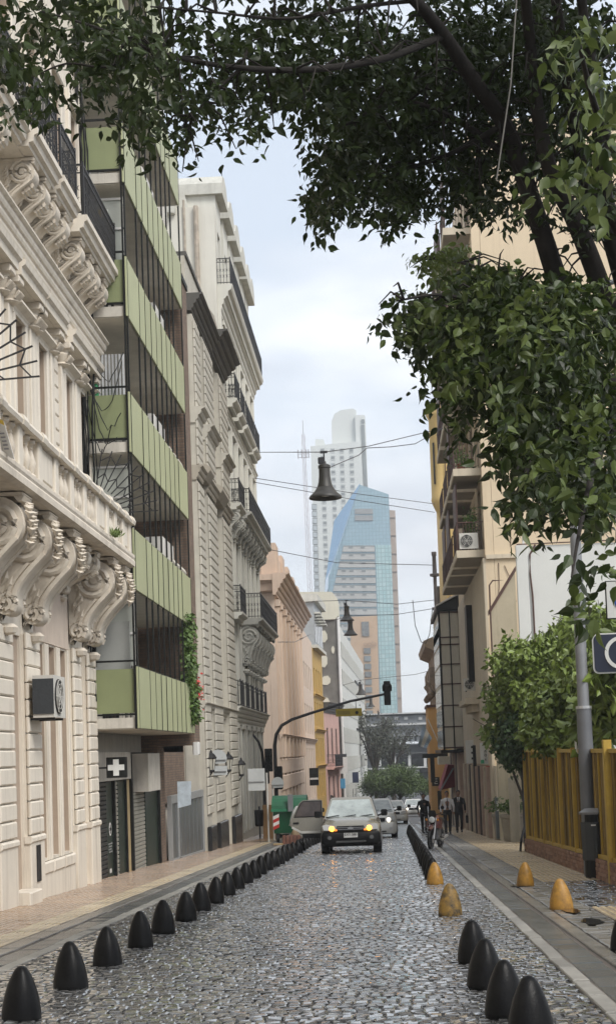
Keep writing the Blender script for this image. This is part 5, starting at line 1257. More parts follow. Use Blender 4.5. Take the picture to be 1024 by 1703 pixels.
for x in (2.92, 3.42): q = MB(); q.box(x-.045 if x < 3 else x-.025, x+.045 if x < 3 else x+.025, 73.95, 74.045, 1.5, 8.15); q.build('grid_bar', m_blk, bay)
for k in range(7):
    for z in zs[:-1]: q = MB(); q.box(2.895, 2.93, 74.3+k*1.1, 75.3+k*1.1, z+.05, z+.85); q.build('side_pane', m_glass, bay)
q = MB(); q.prism([(2.8, 8.2), (4.0, 8.2), (4.0, 8.95), (2.8, 8.35)], 'y', 73.8, 82); q.build('bay_roof', m_blk, gb_)
q = MB(); q.prism([(2.78, 8.37), (4.0, 8.98), (4.0, 9.08), (2.78, 8.45)], 'y', 73.7, 82.1); q.build('white_sheet', m_white, gb_)
q = MB(); q.box(2.75, 3.86, 74.0, 82, 1.35, 1.5); q.build('bay_soffit', m_blk, gb_)
for i, (c, mt_) in enumerate(((74.2, m_wood[0]), (75.4, m_wood[1]), (77.2, m_wood[2]), (79, m_wood[0]), (81, m_wood[1]), (83, m_wood[2]), (85, m_r1d))):
    q = MB(); q.bbox(3.6, 3.9, c, c+1.0, -3, 1.35, .02); q.build('shop_pier', mt_, gb_)
q = MB(); q.prism([(2.85, -.55), (3.7, -.4), (3.7, .7), (3.3, .75)], 'y', 79.5, 83); aw = tag(q.build('awning', mat('awning_red', (.22, .02, .035), .7, .15, 3)), 'dark red shop awning under the panelled bay', 'awning')
q = MB(); q.bar((2.82, 79.4, -.6), (3.55, 79.4, .55), .08); q.build('awning_arm', mat('arm_grey', (.35, .34, .36), .4), aw)
q = MB(); q.bbox(2.95, 3.72, 84.8, 85.2, -.2+.9, .25+.9, .05); tag(q.build('light_canopy', mat('canopy_cream', (.62, .58, .48), .5)), 'cream illuminated canopy beyond the red awning', 'canopy')
# yellow corner building with rounded turret
m_yel = mat('yellow_render', (.62, .45, .19), .85, .06, .5, streak=.25, gcol=(.45, .31, .12))
yb = thing('yellow_turret_building', 'yellow building with a rounded corner turret rising behind the balconies', 'building', (4.3, 92, G(92)))
q = MB(); q.box(4.0, 13, 88, 98, -3, 21.6); q.build('wall', m_yel, yb)
q = MB(); q.box(4.55, 13, 87.7, 98, 21.6, 23.3); q.build('parapet', m_yel, yb)
q = MB(); q.box(3.95, 4.6, 87.8, 98, 21.5, 21.9); q.build('coping', m_yel, yb)
q = MB(); q.lathe([(.0, 14.0), (.12, 14.4), (.28, 14.9), (.32, 15.1), (.45, 15.35), (.62, 15.75), (.66, 15.95), (.62, 16.1), (.62, 20.6), (.70, 20.75), (.78, 20.9), (.78, 21.1), (.6, 21.5), (.3, 21.7), (0, 21.8)], (4.0, 88.6, 0), 22); q.build('turret', m_yel, yb, True)
q = MB(); q.box(3.52, 3.62, 87.98, 88.14, 16.8, 19.2); q.build('turret_window', m_glass, yb)
q = MB(); q.box(3.9, 4.3, 87.92, 88.0, 14.9, 15.1); q.box(3.96, 13, 87.92, 88, 9.2, 9.35); q.build('string_course', m_yel, yb)
window(yb, Fac((0, 88, 0), (1, 0, 0), (0, -1, 0)), 5.5, 6.3, 8.6, 10.9, .02, m_white, m_glassl)
q = MB(); q.tube([(4.2, 87.9, 18), (4.15, 87.9, 10)], .03, 5); q.build('drain_cable', m_brown, yb)
# orange low house and ornate old facade in profile
m_ora = mat('orange_render', (.62, .39, .17), .85, .06, .6, streak=.2)
oh = thing('orange_house', 'low orange house end with dark roof edge far down the right side', 'building', (3.6, 100, G(100)))
q = MB(); q.box(2.95, 4.2, 99, 103.9, -3.4, 4.25); q.build('wall', m_ora, oh)
q = MB(); q.box(2.88, 4.25, 98.9, 104, 4.25, 4.42); q.build('roof_edge', m_brown, oh)
q = MB(); q.box(3.35, 3.6, 98.96, 99.0, -2.3, -1.1); q.build('window', m_glass, oh)
o = boxsign('black square sign with a white letter E on the orange house', 3.02, 3.5, 98.5, -.78, -.22, m_blk)
text('sign_letter', 'E', (3.26, 98.48, -.50), .5, m_sgw, o)
m_old = mat('old_ornate_stone', (.30, .24, .18), .9, .35, 1.2, bump=.4, bscale=8, grime=.6, gcol=(.06, .045, .035))
of = thing('ornate_old_facade', 'weathered ornate facade with bulging balconies and a pinnacle seen edge-on', 'building', (3.8, 115, G(115)))
q = MB(); q.box(3.75, 12, 104.1, 119, -4, 8.2); q.build('wall', m_old, of)
rr = random.Random(17)
for a in (105, 110, 115):
    for z in (2.6, 5.4):
        q = MB(); prof = [(0, 0), (.25, .25), (.45, .6), (.6, .75), (.62, .9), (.5, .95), (.55, 1.7), (.5, 1.75), (0, 1.8)]
        q.prism([(3.75-n*(.9+.2*rr.random())*.7, z+zz) for n, zz in prof], 'y', a, a+2.8); q.build('bulging_balcony', m_old, of)
        for j in range(4): q = MB(); q.lathe([(.05, 0), (.2, .1), (.26, .3), (.1, .55)], (3.45, a+.4+j*.65, z-.35), 7); q.build('carved_boss', m_old, of, True)
q = MB(); q.prism([(3.75, 8.2), (3.1, 8.5), (3.0, 8.9), (3.75, 9.2)], 'y', 104.1, 119); q.build('cornice', m_old, of)
q = MB(); q.prism([(3.9, 8.9), (4.6, 8.9), (4.6, 12.6), (4.05, 12.6)], 'y', 104.3, 108); q.build('attic', m_slate, of)
q = MB(); q.lathe([(.17, 8.9), (.15, 9.6), (.12, 10.9), (.28, 10.95), (.28, 11.1), (.12, 11.15), (.12, 13.2), (.34, 13.25), (.34, 13.4), (.15, 13.45), (.13, 14.6), (.17, 14.65), (.17, 14.9)], (3.95, 103.9, 0), 10); q.build('pinnacle', mat('pinnacle_grey', (.14, .125, .12), .8, .3, 2), of, True)
q = MB(); q.box(5.4, 12, 128, 190, -6, 6.0); ro = tag(q.build('far_right_terrace', m_old), 'distant weathered terrace beyond the ornate facade', 'building')
# flag on a slanted staff
fl_ = thing('flag', 'blue and white striped flag on a slanted white staff', 'flag', (2.9, 92, 2))
A, B = atY(711, 1196, 92), atY(736, 1252, 92.3)
q = MB(); q.tube([B, A], .035, 6); q.build('staff', m_white, fl_)
corn = [(703, 1215), (693.5, 1240), (709, 1244.5), (717, 1226), (709, 1207)]
m_fb_ = mat('flag_blue', (.28, .36, .46), .7, .08, 2); m_fw = mat('flag_white', (.58, .58, .55), .7, .06, 2)
def fl_strip(t0, t1, material, nm):
    b = MB(); n = 8
    for i in range(n+1):
        s_ = i/n
        p0 = atY(lerp(704, 718, t0), lerp(1204, 1228, t0), 92); p1 = atY(lerp(694, 709, t0), lerp(1241, 1245, t0), 92); a = p0.lerp(p1, s_)
        p0 = atY(lerp(704, 718, t1), lerp(1204, 1228, t1), 92); p1 = atY(lerp(694, 709, t1), lerp(1241, 1245, t1), 92); c = p0.lerp(p1, s_)
        w_ = Vector((0, .07*sin(s_*7+t0*4), 0)); w2 = Vector((0, .07*sin(s_*7+t1*4), 0)); b.v += [tuple(a+w_), tuple(c+w2), tuple(a+w_+Vector((0, .015, 0))), tuple(c+w2+Vector((0, .015, 0)))]
    for i in range(n): o_ = i*4; b.f += [(o_, o_+1, o_+5, o_+4), (o_+2, o_+6, o_+7, o_+3), (o_, o_+4, o_+6, o_+2), (o_+1, o_+3, o_+7, o_+5)]
    return b.build(nm, material, fl_)
fl_strip(0, .33, m_fb_, 'blue_stripe'); fl_strip(.335, .665, m_fw, 'white_stripe'); fl_strip(.67, 1, m_fb_, 'blue_stripe')
q = MB(); q.box(2.3, 3.8, 91.6, 91.9, 1.05, 1.3); q.box(2.75, 3.0, 91.5, 91.8, -.4, 1.05); tag(q.build('sign_bracket', m_blk), 'black sign bracket jutting out below the flag', 'bracket')
# ================================================================== fence, shrubs, lamp post, bin, signs
m_fy = mat('fence_yellow', (.48, .32, .055), .55, .14, 2.5, streak=.35, gcol=(.3, .19, .03))
m_fyd = mat('fence_board', (.17, .105, .02), .65, .3, 3, streak=.6, gcol=(.10, .07, .02), obvar=.25)
m_bk = [mat('fence_brick%d' % k, c, .85, .2, 8, bump=.3, bscale=40) for k, c in enumerate(((.30, .165, .115), (.23, .13, .10), (.36, .22, .16)))]
fe = thing('yellow_fence', 'yellow board fence with bright posts standing on a low brick wall', 'fence', (3.75, 34, G(34)))
fy = [41.4, 39.1, 36.9, 35.0, 33.2, 30.8, 28.6, 26.0, 23.6, 21.2]
for i, y in enumerate(fy):
    q = MB(); wy = .16 if y < 27 else .085
    q.bbox(3.72-.06 if y < 27 else 3.70, 3.80, y-wy/2, y+wy/2, G(y)+(.0 if y < 27 else .34), 1.48 if y > 27 else 1.6, .01); q.build('post', m_fy, fe)
    if i+1 < len(fy):
        y2 = fy[i+1]; n = max(3, round((y-y2)/.17)); w_ = (y-y2)/n
        for k in range(n):
            ya = y2+w_*k; q = MB(); zb_ = G(ya)+.42
            q.bbox(3.775, 3.80, ya+.02, ya+w_-.012, zb_, 1.38, .006); q.build('board', m_fyd, fe)
        for k in range(3):
            ya = lerp(y2, y, (k+1)/4); q = MB(); q.box(3.74, 3.772, ya-.018, ya+.018, G(ya)+.42, 1.42); q.build('thin_bar', m_fyd if k != 1 else m_fy, fe)
for z in (1.38,):
    q = MB(); q.box(3.73, 3.79, 21, 41.4, z, z+.07); q.build('top_rail', m_fy, fe)
q = MB(); q.add([(3.72, 21, G(21)+.36), (3.80, 21, G(21)+.36), (3.80, 41.5, G(41.5)+.36), (3.72, 41.5, G(41.5)+.36), (3.72, 21, G(21)+.43), (3.80, 21, G(21)+.43), (3.80, 41.5, G(41.5)+.43), (3.72, 41.5, G(41.5)+.43)], [(0, 1, 2, 3), (7, 6, 5, 4), (0, 4, 5, 1), (1, 5, 6, 2), (2, 6, 7, 3), (3, 7, 4, 0)]); q.build('bottom_rail', m_fy, fe)
q = MB(); q.add([(3.70, 21, G(21)-.1), (3.86, 21, G(21)-.1), (3.86, 41.6, G(41.6)-.1), (3.70, 41.6, G(41.6)-.1), (3.70, 21, G(21)+.345), (3.86, 21, G(21)+.345), (3.86, 41.6, G(41.6)+.345), (3.70, 41.6, G(41.6)+.345)], [(0, 1, 2, 3), (7, 6, 5, 4), (0, 4, 5, 1), (1, 5, 6, 2), (2, 6, 7, 3), (3, 7, 4, 0)])
bw_ = q.build('brick_base', mat('mortar', (.20, .17, .14), .9, .15, 6), fe)
bme = []
for k in range(3):
    b = MB(); b.bbox(-.03, 0, -.118, .118, -.033, .033, .006); bme.append(shared(b, 'brick', m_bk[k]))
rb_ = random.Random(6); bx = []
for row in range(5):
    y = 22+(row % 2)*.125
    while y < 41.5: bx.append((y+.12, row)); y += .25
bx.sort(key=lambda t: 0 if in_frame(3.66, t[0], G(t[0])+.2) else 1)
bb = MB()
for i, (y, row) in enumerate(bx):
    z = G(y)+.035+row*.072
    if i < 290: inst('brick', rb_.choice(bme), bw_, (3.70+rb_.uniform(-.006, .006), y, z), (-SLOPE, 0, 0))
    else: bb.bbox(3.67, 3.70, y-.118, y+.118, z-.033, z+.033, .006)
if bb.v: stuff(bulk(bb, 'brickwork', m_bk[0], bw_))
# black downpipe post at the fence end
q = MB(); q.tube([(3.72, 41.75, G(41.7)), (3.72, 41.75, 1.6)], .05, 7); q.tube([(3.72, 41.7, G(41.7)+.75), (3.58, 41.6, G(41.7)+.3), (3.55, 41.6, G(41.7))], .035, 6); tag(q.build('iron_post', m_iron), 'thin black iron post at the far end of the yellow fence', 'post')
# vine and shrubs above the fence: branches and leaves
m_vine = mat('vine_leaf', (.15, .205, .035), .45, .4, 5, spec=.5)
m_vdark = mat('vine_leaf_dark', (.045, .085, .025), .5, .4, 5)
def shrub(label, blobs, n, lsize, seed, base, material, name='shrub', group='shrubs behind the yellow fence'):
    r_ = random.Random(seed); t = thing(name, label, 'shrub', base, group); pts = []; b = MB(); base = Vector(base)
    W_ = [bl[3]*bl[4]*bl[5] for bl in blobs]
    for bl in blobs:
        c = Vector(bl[:3]); b.tube([base, base.lerp(c, .5)+Vector((r_.gauss(0, .15), r_.gauss(0, .15), .1)), c], [.06, .045, .02], 6)
        for j in range(6): b.tube([c, c+Vector((r_.gauss(0, bl[3]*.6), r_.gauss(0, bl[4]*.6), r_.gauss(0, bl[5]*.6)))], [.018, .006], 4)
    for k in range(n):
        bl = r_.choices(blobs, W_)[0]
        while True:
            d = Vector((r_.uniform(-1, 1), r_.uniform(-1, 1), r_.uniform(-1, 1)))
            if .25 < d.length < 1: break
        d = d*(1+.18*sin(7*d.x+3*d.z)+.15*sin(5*d.z+8*d.y)); pts.append((bl[0]+d.x*bl[3], bl[1]+d.y*bl[4], bl[2]+d.z*bl[5]))
    b.build('branches', m_bark, t); leafcloud('foliage', pts, lsize, material, t, seed, .9)
def vb(u, v, Y, rx, ry, rz): p = atY(u, v, Y); return (p.x, p.y, p.z, rx, ry, rz)
shrub('bright green vine mass hanging over the far part of the yellow fence', [vb(858, 1105, 42, .75, 1.5, .75), vb(845, 1160, 42.5, .65, 1.4, .8), vb(905, 1090, 42, .9, 1.5, .6), vb(900, 1150, 41.5, .9, 1.3, .9), vb(828, 1220, 43, .45, 1.2, .5), vb(940, 1060, 42, .6, 1.2, .5)], 7000, .20, 51, (4.4, 42, -1.3), m_vine)
shrub('dark lower tangle of the vine at the fence end', [vb(862, 1235, 42, .6, 1.0, .8), vb(880, 1210, 41.5, .7, 1, .6), vb(838, 1245, 42.8, .3, .8, .4)], 3600, .17, 52, (4.1, 42, -1.3), m_vdark)
shrub('leafy green shrub over the middle of the yellow fence', [vb(930, 1170, 35, .7, 1.5, .8), vb(915, 1215, 35, .7, 1.5, .5), vb(960, 1130, 35, .6, 1.3, .7), vb(950, 1225, 34, .6, 1.2, .4)], 4200, .21, 53, (4.6, 35, -1.1), m_vine)
shrub('yellow-green shrub rising behind the lamp post', [vb(975, 1040, 36, .7, 1.2, .5), vb(1005, 1060, 34, .7, 1.2, .7), vb(995, 1120, 33, .8, 1.2, .8)], 2300, .21, 54, (5.2, 34, -1.1), m_vine)
shrub('big-leaved shrub at the right edge above the fence', [vb(1005, 1180, 30, .6, 1.0, .55), vb(1030, 1140, 29, .7, 1.0, .8), vb(985, 1215, 30, .45, .9, .3)], 1700, .27, 55, (4.6, 30, -1), m_vine)
# lamp post
m_lp = mat('grey_lamp_post', (.16, .165, .175), .45, .12, 3, metal=.3)
lp = thing('lamp_post', 'tall grey lamp post rising in front of the yellow fence', 'lamp post', (3.66, 28.1, G(28.1)))
x, y, z = 3.66, 28.15, G(28.1)
q = MB(); q.tube([(x, y, z), (x, y, 2.2)], .135, 14); q.build('lower_shaft', m_lp, lp, True)
q = MB(); q.tube([(x, y, 2.2), (x, y, 9.5)], [.105, .09], 14); q.build('upper_shaft', mat('pale_lamp_shaft', (.26, .265, .275), .45, .12, 3, metal=.3), lp, True)
q = MB(); q.lathe([(.145, 0), (.145, .05)], (x, y, 2.18), 14); q.build('collar', mat('steel_band', (.55, .55, .55), .35, .1, metal=.7), lp)
q = MB(); q.tube([(x, y, 9.4), (x+.2, y, 9.9), (x+1.2, y, 10.1)], .05, 8); q.bbox(x+1.1, x+1.8, y-.12, y+.12, 10.02, 10.16, .03); q.build('lamp_arm', m_lp, lp)
# litter bin on the post
lb = thing('litter_bin', 'dark grey litter bin with domed lid fixed to the lamp post', 'litter bin', (3.66, 27.85, G(27.9)))
bx_, by_, bz_ = 3.66, 27.82, G(27.9)
q = MB(); q.lathe([(.15, .0), (.15, .34)], (bx_, by_, bz_), 12); q.build('base', m_blk, lb)
q = MB(); q.lathe([(.17, .32), (.185, .34), (.20, .98), (.20, 1.0), (.17, 1.0)], (bx_, by_, bz_), 8); q.build('body', mat('bin_grey', (.045, .048, .05), .5, .15, 4), lb)
q = MB(); q.lathe([(.12, 1.0), (.12, 1.16)], (bx_, by_, bz_), 10); q.build('neck', m_blk, lb)
q = MB(); q.lathe([(.22, 1.14), (.22, 1.18), (.12, 1.24), (.0, 1.25)], (bx_, by_, bz_), 14); q.build('lid', mat('bin_lid', (.2, .2, .2), .45, .1), lb, True)
q = MB(); q.box(bx_-.04, bx_+.04, by_-.212, by_-.195, bz_+.94, bz_+.965); q.build('label_strip', m_white, lb)
# white boxes behind the post
for lab, u0, u1 in (('white metal box on the fence left of the lamp post', 957, 971), ('slim edge of a white metal box right of the lamp post', 985.5, 988)):
    p0, p1 = atY(u0, 1254, 30), atY(u1, 1221, 30); q = MB(); q.bbox(p0.x, p1.x, 29.9, 30.1, p0.z, p1.z, .01); tag(q.build('fence_box', m_white), lab, 'box')
# signs at the right edge on a pole just out of frame
q = MB(); 
sgp = thing('parking_sign', 'dark blue sign plate with white border and a ringed letter at the right edge', 'sign', (4.6, 28, -.8))
q = MB(); q.tube([(4.62, 28.12, G(28)), (4.62, 28.12, 5.0)], .04, 8); q.build('pole', m_lp, sgp)
def rrect(x0, x1, z0, z1, r): 
    P = []
    for cx_, cz_, a0 in ((x1-r, z1-r, 0), (x0+r, z1-r, pi/2), (x0+r, z0+r, pi), (x1-r, z0+r, 3*pi/2)):
        for k in range(5): P.append((cx_+r*cos(a0+k*pi/8), cz_+r*sin(a0+k*pi/8)))
    return P
q = MB(); q.prism(rrect(3.85, 5.35, 2.80, 3.53, .1), 'y', 28.0, 28.03); q.build('white_border', m_sgw, sgp)
q = MB(); q.prism(rrect(3.875, 5.325, 2.825, 3.505, .085), 'y', 27.985, 28.002); q.build('dark_plate', mat('sign_navy', (.008, .012, .03), .35, .2), sgp)
q = MB(); c = Vector((4.36, 27.97, 3.165)); q.lathe([(.235, 0), (.30, 0), (.30, .012), (.235, .012), (.235, 0)], c, 28, ax=(0, -1, 0), cap=False); q.build('white_ring', m_sgw, sgp)
text('sign_letter', 'E', (4.37, 27.97, 3.165), .44, m_sgw, sgp)
sg2 = thing('blue_shield_sign', 'white square sign with a blue shield above the dark plate at the right edge', 'sign', (4.4, 28, 4))
q = MB(); q.bbox(4.13, 4.85, 28.02, 28.05, 3.78, 4.48, .01); q.build('dark_edge', m_blk, sg2)
q = MB(); q.box(4.15, 4.83, 27.995, 28.015, 3.80, 4.46); q.build('white_plate', m_sgw, sg2)
q = MB(); q.prism([(4.49, 3.86), (4.68, 4.02), (4.74, 4.2), (4.66, 4.36), (4.49, 4.40), (4.32, 4.36), (4.24, 4.2), (4.30, 4.02)], 'y', 27.975, 27.992); q.build('blue_shield', mat('sign_blue', (.015, .07, .26), .4), sg2)
q = MB(); q.box(4.465, 4.515, 27.955, 27.973, 3.98, 4.28); q.build('white_stroke', m_sgw, sg2)
# small dark planter by the bin
q = MB(); q.lathe([(.15, 0), (.19, .26), (.2, .28), (.17, .28)], (3.92, 26.5, G(26.5)+.01), 12); t = tag(q.build('small_pot', mat('dark_pot', (.09, .08, .07), .7, .2, 5)), 'small dark pot on the paving beside the litter bin', 'pot')
# ================================================================== BOLLARDS
m_rub = mat('black_rubber', (.004, .004, .0045), .36, .35, 7, bump=.12, bscale=60, spec=.14, grime=.25, gcol=(.02, .0195, .0175), objc=True)
m_ybol = mat('worn_yellow_paint', (.42, .215, .03), .5, .2, 6, bump=.15, bscale=50, grime=.75, gcol=(.16, .085, .02), objc=True)
m_ybol2 = mat('scuffed_yellow_paint', (.33, .19, .035), .55, .35, 6, bump=.15, bscale=50, grime=1.0, gcol=(.035, .03, .02), objc=True)
BP = [(.139, 0), (.146, .012), (.1465, .045), (.143, .09), (.134, .15), (.120, .21), (.101, .27), (.080, .32), (.060, .36), (.041, .388), (.022, .402), (.0, .406)]
b = MB(); b.lathe(BP, n=24)
b.v = [(x*(1+.035*cos(3*atan2(y, x))), y*(1+.035*cos(3*atan2(y, x))), z) for x, y, z in b.v]
me_b = shared(b, 'bollard', m_rub, True); me_y = shared(b, 'bollard', m_ybol, True); me_y2 = shared(b, 'bollard', m_ybol2, True)
for mm in (me_b, me_y, me_y2):
    for p in mm.polygons: p.use_smooth = True
rb = random.Random(77)
ORD = ['nearest', 'second', 'third', 'fourth', 'fifth', 'sixth', 'seventh', 'eighth', 'ninth', 'tenth', 'eleventh', 'twelfth', 'thirteenth', 'fourteenth', 'fifteenth', 'sixteenth', 'seventeenth', 'eighteenth', 'nineteenth', 'twentieth', 'twenty-first', 'twenty-second', 'twenty-third', 'twenty-fourth', 'twenty-fifth', 'twenty-sixth', 'twenty-seventh', 'twenty-eighth', 'twenty-ninth', 'thirtieth']
def bollard(x, y, me, label, group, sc=1.0):
    o = inst('bollard', me, None, (x, y, G(y)-.012), (rb.gauss(0, .022), rb.gauss(0, .022), rb.uniform(0, 6.28)), (sc*rb.uniform(.97, 1.04), sc*rb.uniform(.97, 1.04), sc*rb.uniform(.97, 1.04)))
    tag(o, label, 'bollard', group)
LY = [11.45, 13.3, 15.16, 17.07, 18.9, 20.87, 22.78, 24.49, 26.33, 28.06, 29.84]+[29.84+1.84*k for k in range(1, 18)]
for i, y in enumerate(LY): bollard(-2.76+rb.uniform(-.02, .02)+.004*max(0, y-28), y, me_b, ORD[i]+' black bollard of the left row', 'black bollards along the left of the road')
for i, (x, y) in enumerate(((.85, 9.85), (.78, 11.0), (.75, 12.65), (.765, 14.6))): bollard(x, y, me_b, ['nearest', 'second', 'third', 'farthest'][i]+' of the four black bollards at the bottom right', 'black bollards at the bottom right')
bollard(.78, 20.2, me_y2, 'scuffed brownish yellow bollard standing alone on the setts', 'yellow bollards', 1.04)
bollard(.83, 27.6, me_y, 'yellow bollard heading the far right row of black bollards', 'yellow bollards')
for i in range(21): bollard(.84+.008*i, 29.4+1.85*i, me_b, ORD[i]+' black bollard of the far right row behind the yellow one', 'black bollards of the far right row')
bollard(2.29, 26.1, me_y, 'yellow bollard with dark spots on the right pavement, the farther of the pair', 'yellow bollards')
bollard(2.26, 20.6, me_y, 'orange-yellow bollard on the right pavement above the rusty puddle', 'yellow bollards', 1.04)
bollard(2.26, 15.15, me_b, 'black bollard cut by the right edge of the picture', 'black bollards on the right pavement', 1.0)
# rusty stain/puddle
r_ = random.Random(5); pts = [(2.33+.10*cos(k*.52)*r_.uniform(.7, 1.3)+.0, 20.1+.42*sin(k*.52)*r_.uniform(.8, 1.2)) for k in range(12)]
q = MB(); n = len(pts); q.add([(x, y, G(y)+.026) for x, y in pts], [tuple(range(n))]); stuff(q.build('puddle', mat('rusty_puddle', (.06, .03, .018), .08, .3, 9)))
for (x0, y0, sx, sy, sd) in ((2.2, 26.0, .16, .35, 6), (2.36, 18.4, .14, .5, 7)):
    r_ = random.Random(sd); pts = [(x0+sx*cos(k*.52)*r_.uniform(.6, 1.3), y0+sy*sin(k*.52)*r_.uniform(.7, 1.2)) for k in range(12)]
    q = MB(); q.add([(x, y, G(y)+.024) for x, y in pts], [tuple(range(12))]); stuff(q.build('puddle', mat('puddle_water', (.03, .028, .025), .04, .2, 5)))
# ================================================================== VEHICLES (local frame: x right of the viewer, front faces -y, z up)
m_tyre = mat('tyre', (.012, .012, .012), .75, .2, 20); m_rim = mat('alloy', (.36, .36, .37), .35, .1, 10, metal=.8)
m_plast = mat('black_plastic', (.007, .007, .0075), .45, .2, 10, spec=.2)
m_wind = mat('windscreen', (.34, .38, .37), .05, .35, 2.2, spec=.9, objc=True)  # pale base colour stands in for sky mirrored in the glass
m_hl = mat('headlamp', (.55, .56, .56), .12, .1, 10)
m_amber = mat('lit_amber_lamp', (.8, .4, .05), .3, .05, emit=(1.0, .40, .04), estr=3.5)
m_lit = mat('lit_white_lamp', (.8, .8, .75), .3, .05, emit=(1.0, .92, .75), estr=2.0)
m_plate = mat('plate_white', (.6, .6, .58), .5, .1, 6)
def lparent(o, p): o.parent = p; o.matrix_parent_inverse = Matrix.Identity(4); return o
def lb(mb, name, material, parent, smooth=False): o = mb.build(name, material, None, smooth); return lparent(o, parent)
def loft(secs, closed=True, cap=True):
    b = MB(); n = len(secs[0]); 
    for s_ in secs: b.v += [tuple(p) for p in s_]
    for i in range(len(secs)-1):
        for j in range(n if closed else n-1):
            j2 = (j+1) % n; b.f.append((i*n+j, i*n+j2, (i+1)*n+j2, (i+1)*n+j))
    if cap: b.f.append(tuple(range(n))[::-1]); b.f.append(tuple((len(secs)-1)*n+j for j in range(n)))
    return b
def ringsec(y, zb, zt, wb, wm, wt, crown=.02):
    """body cross-section: bottom, belly, shoulder, slightly crowned top"""
    h = zt-zb; R = [(wb, zb), (wm, zb+h*.22), (wm*1.0, zb+h*.62), (wm*.985, zb+h*.8), (wt, zt-.02), (wt*.6, zt+crown*.7), (0, zt+crown)]
    P = [(x, y, z) for x, z in R]+[(-x, y, z) for x, z in R[::-1][1:]]
    return P
def car(label, pos, rz, L_=4.2, W=1.73, H=1.62, hood=.98, belt=1.02, paint=None, suv=True, amber=True, rails=True, lights=None, plate='ABC 123', group='cars in the street', door=False, wheel_r=.335, emblem=False):
    t = thing('car', label, 'car', pos, group); t.rotation_euler = (-SLOPE, 0, rz)
    w2 = W/2; f = -L_/2; r = L_/2; sill = .30 if suv else .22
    paint = paint or m_white
    S = [ringsec(f+.02, sill+.16, hood-.34, w2*.78, w2*.86, w2*.74), ringsec(f+.10, sill+.06, hood-.22, w2*.86, w2*.95, w2*.80), ringsec(f+.22, sill, hood-.10, w2*.92, w2*.985, w2*.82, .03), ringsec(f+.55, sill, hood-.02, w2*.95, w2, w2*.86, .035), ringsec(f+1.05, sill, hood+.04, w2*.96, w2, w2*.88, .03), ringsec(f+1.35, sill, belt, w2*.96, w2, w2*.92), ringsec(0, sill, belt+.01, w2*.96, w2, w2*.93), ringsec(r-.6, sill, belt+.02, w2*.96, w2, w2*.92), ringsec(r-.12, sill+.04, belt, w2*.92, w2*.96, w2*.9), ringsec(r-.02, sill+.12, belt-.06, w2*.84, w2*.9, w2*.86)]
    lb(loft(S), 'body', paint, t, True)
    # cabin
    def cab(y, z, w_): return [(-w_, y, z), (w_, y, z)]
    wb, wt = w2*.92, w2*.72
    A = [(-wb, f+1.15, belt-.02), (wb, f+1.15, belt-.02), (wb, r-.12, belt-.02), (-wb, r-.12, belt-.02)]
    yf, yr = f+1.95, r-.42
    B = [(-wt, yf, H-.06), (wt, yf, H-.06), (wt, yr, H-.05), (-wt, yr, H-.05)]
    Cc = [(-wt*.9, yf+.1, H), (wt*.9, yf+.1, H), (wt*.9, yr-.1, H+.005), (-wt*.9, yr-.1, H+.005)]
    c = MB(); c.v = A+B+Cc; c.f = [(0, 1, 5, 4), (1, 2, 6, 5), (2, 3, 7, 6), (3, 0, 4, 7), (4, 5, 9, 8), (5, 6, 10, 9), (6, 7, 11, 10), (7, 4, 8, 11), (8, 9, 10, 11)]
    lb(c, 'cabin', paint, t)
    def inset(P, k, off):
        P = [Vector(p) for p in P]; c_ = sum(P, Vector())/4; n_ = (P[1]-P[0]).cross(P[3]-P[0]).normalized()*off
        return [c_+(p-c_)*k+n_ for p in P]
    def glass(P, k, name, off=.012, mt_=None):
        b = MB(); Q = inset(P, k, off); n_ = (Q[1]-Q[0]).cross(Q[3]-Q[0]).normalized()*.01
        b.add(Q+[q-n_ for q in Q], [(0, 1, 2, 3), (7, 6, 5, 4), (0, 4, 5, 1), (1, 5, 6, 2), (2, 6, 7, 3), (3, 7, 4, 0)]); return lb(b, name, mt_ or m_wind, t)
    glass([A[0], A[1], B[1], B[0]], .90, 'windscreen'); glass([A[2], A[3], B[3], B[2]], .84, 'rear_window')
    for i0, i1 in ((1, 2), (3, 0)):
        a0, a1, b0_, b1_ = Vector(A[i0]), Vector(A[i1]), Vector(B[i0]), Vector(B[i1])
        for t0, t1 in ((.04, .48), (.52, .93)):
            glass([a0.lerp(a1, t0), a0.lerp(a1, t1), b0_.lerp(b1_, t1), b0_.lerp(b1_, t0)], .86, 'side_window', mt_=m_glass)
    b = MB()
    for k in range(3): b.bar((-.5+.5*k-.25, f+1.16, belt+.02), (-.2+.5*k-.15, f+1.22, belt+.075), .02)
    lb(b, 'wiper', m_plast, t)
    # front
    zb = hood-.38
    b = loft([ringsec(f-.035, sill-.02, zb-.02, w2*.72, w2*.82, w2*.76, .0), ringsec(f+.03, sill-.06, zb+.05, w2*.86, w2*.98, w2*.93, .0), ringsec(f+.30, sill-.05, zb+.04, w2*.97, w2*1.015, w2*.96, .0)]); lb(b, 'bumper', m_plast if suv else paint, t, True)
    b = MB(); b.bbox(-w2*.46, w2*.46, f-.03, f+.06, zb+.05, zb+.19, .01); lb(b, 'grille', m_plast, t)
    for z in (zb+.085, zb+.135): b = MB(); b.box(-w2*.45, w2*.45, f-.045, f-.03, z, z+.016); lb(b, 'grille_bar', m_rim if suv else m_plast, t)
    b = MB(); b.prism([(.085*cos(k*pi/6), zb+.125+.04*sin(k*pi/6)) for k in range(12)], 'y', f-.06, f-.046); lb(b, 'badge', m_rim, t)
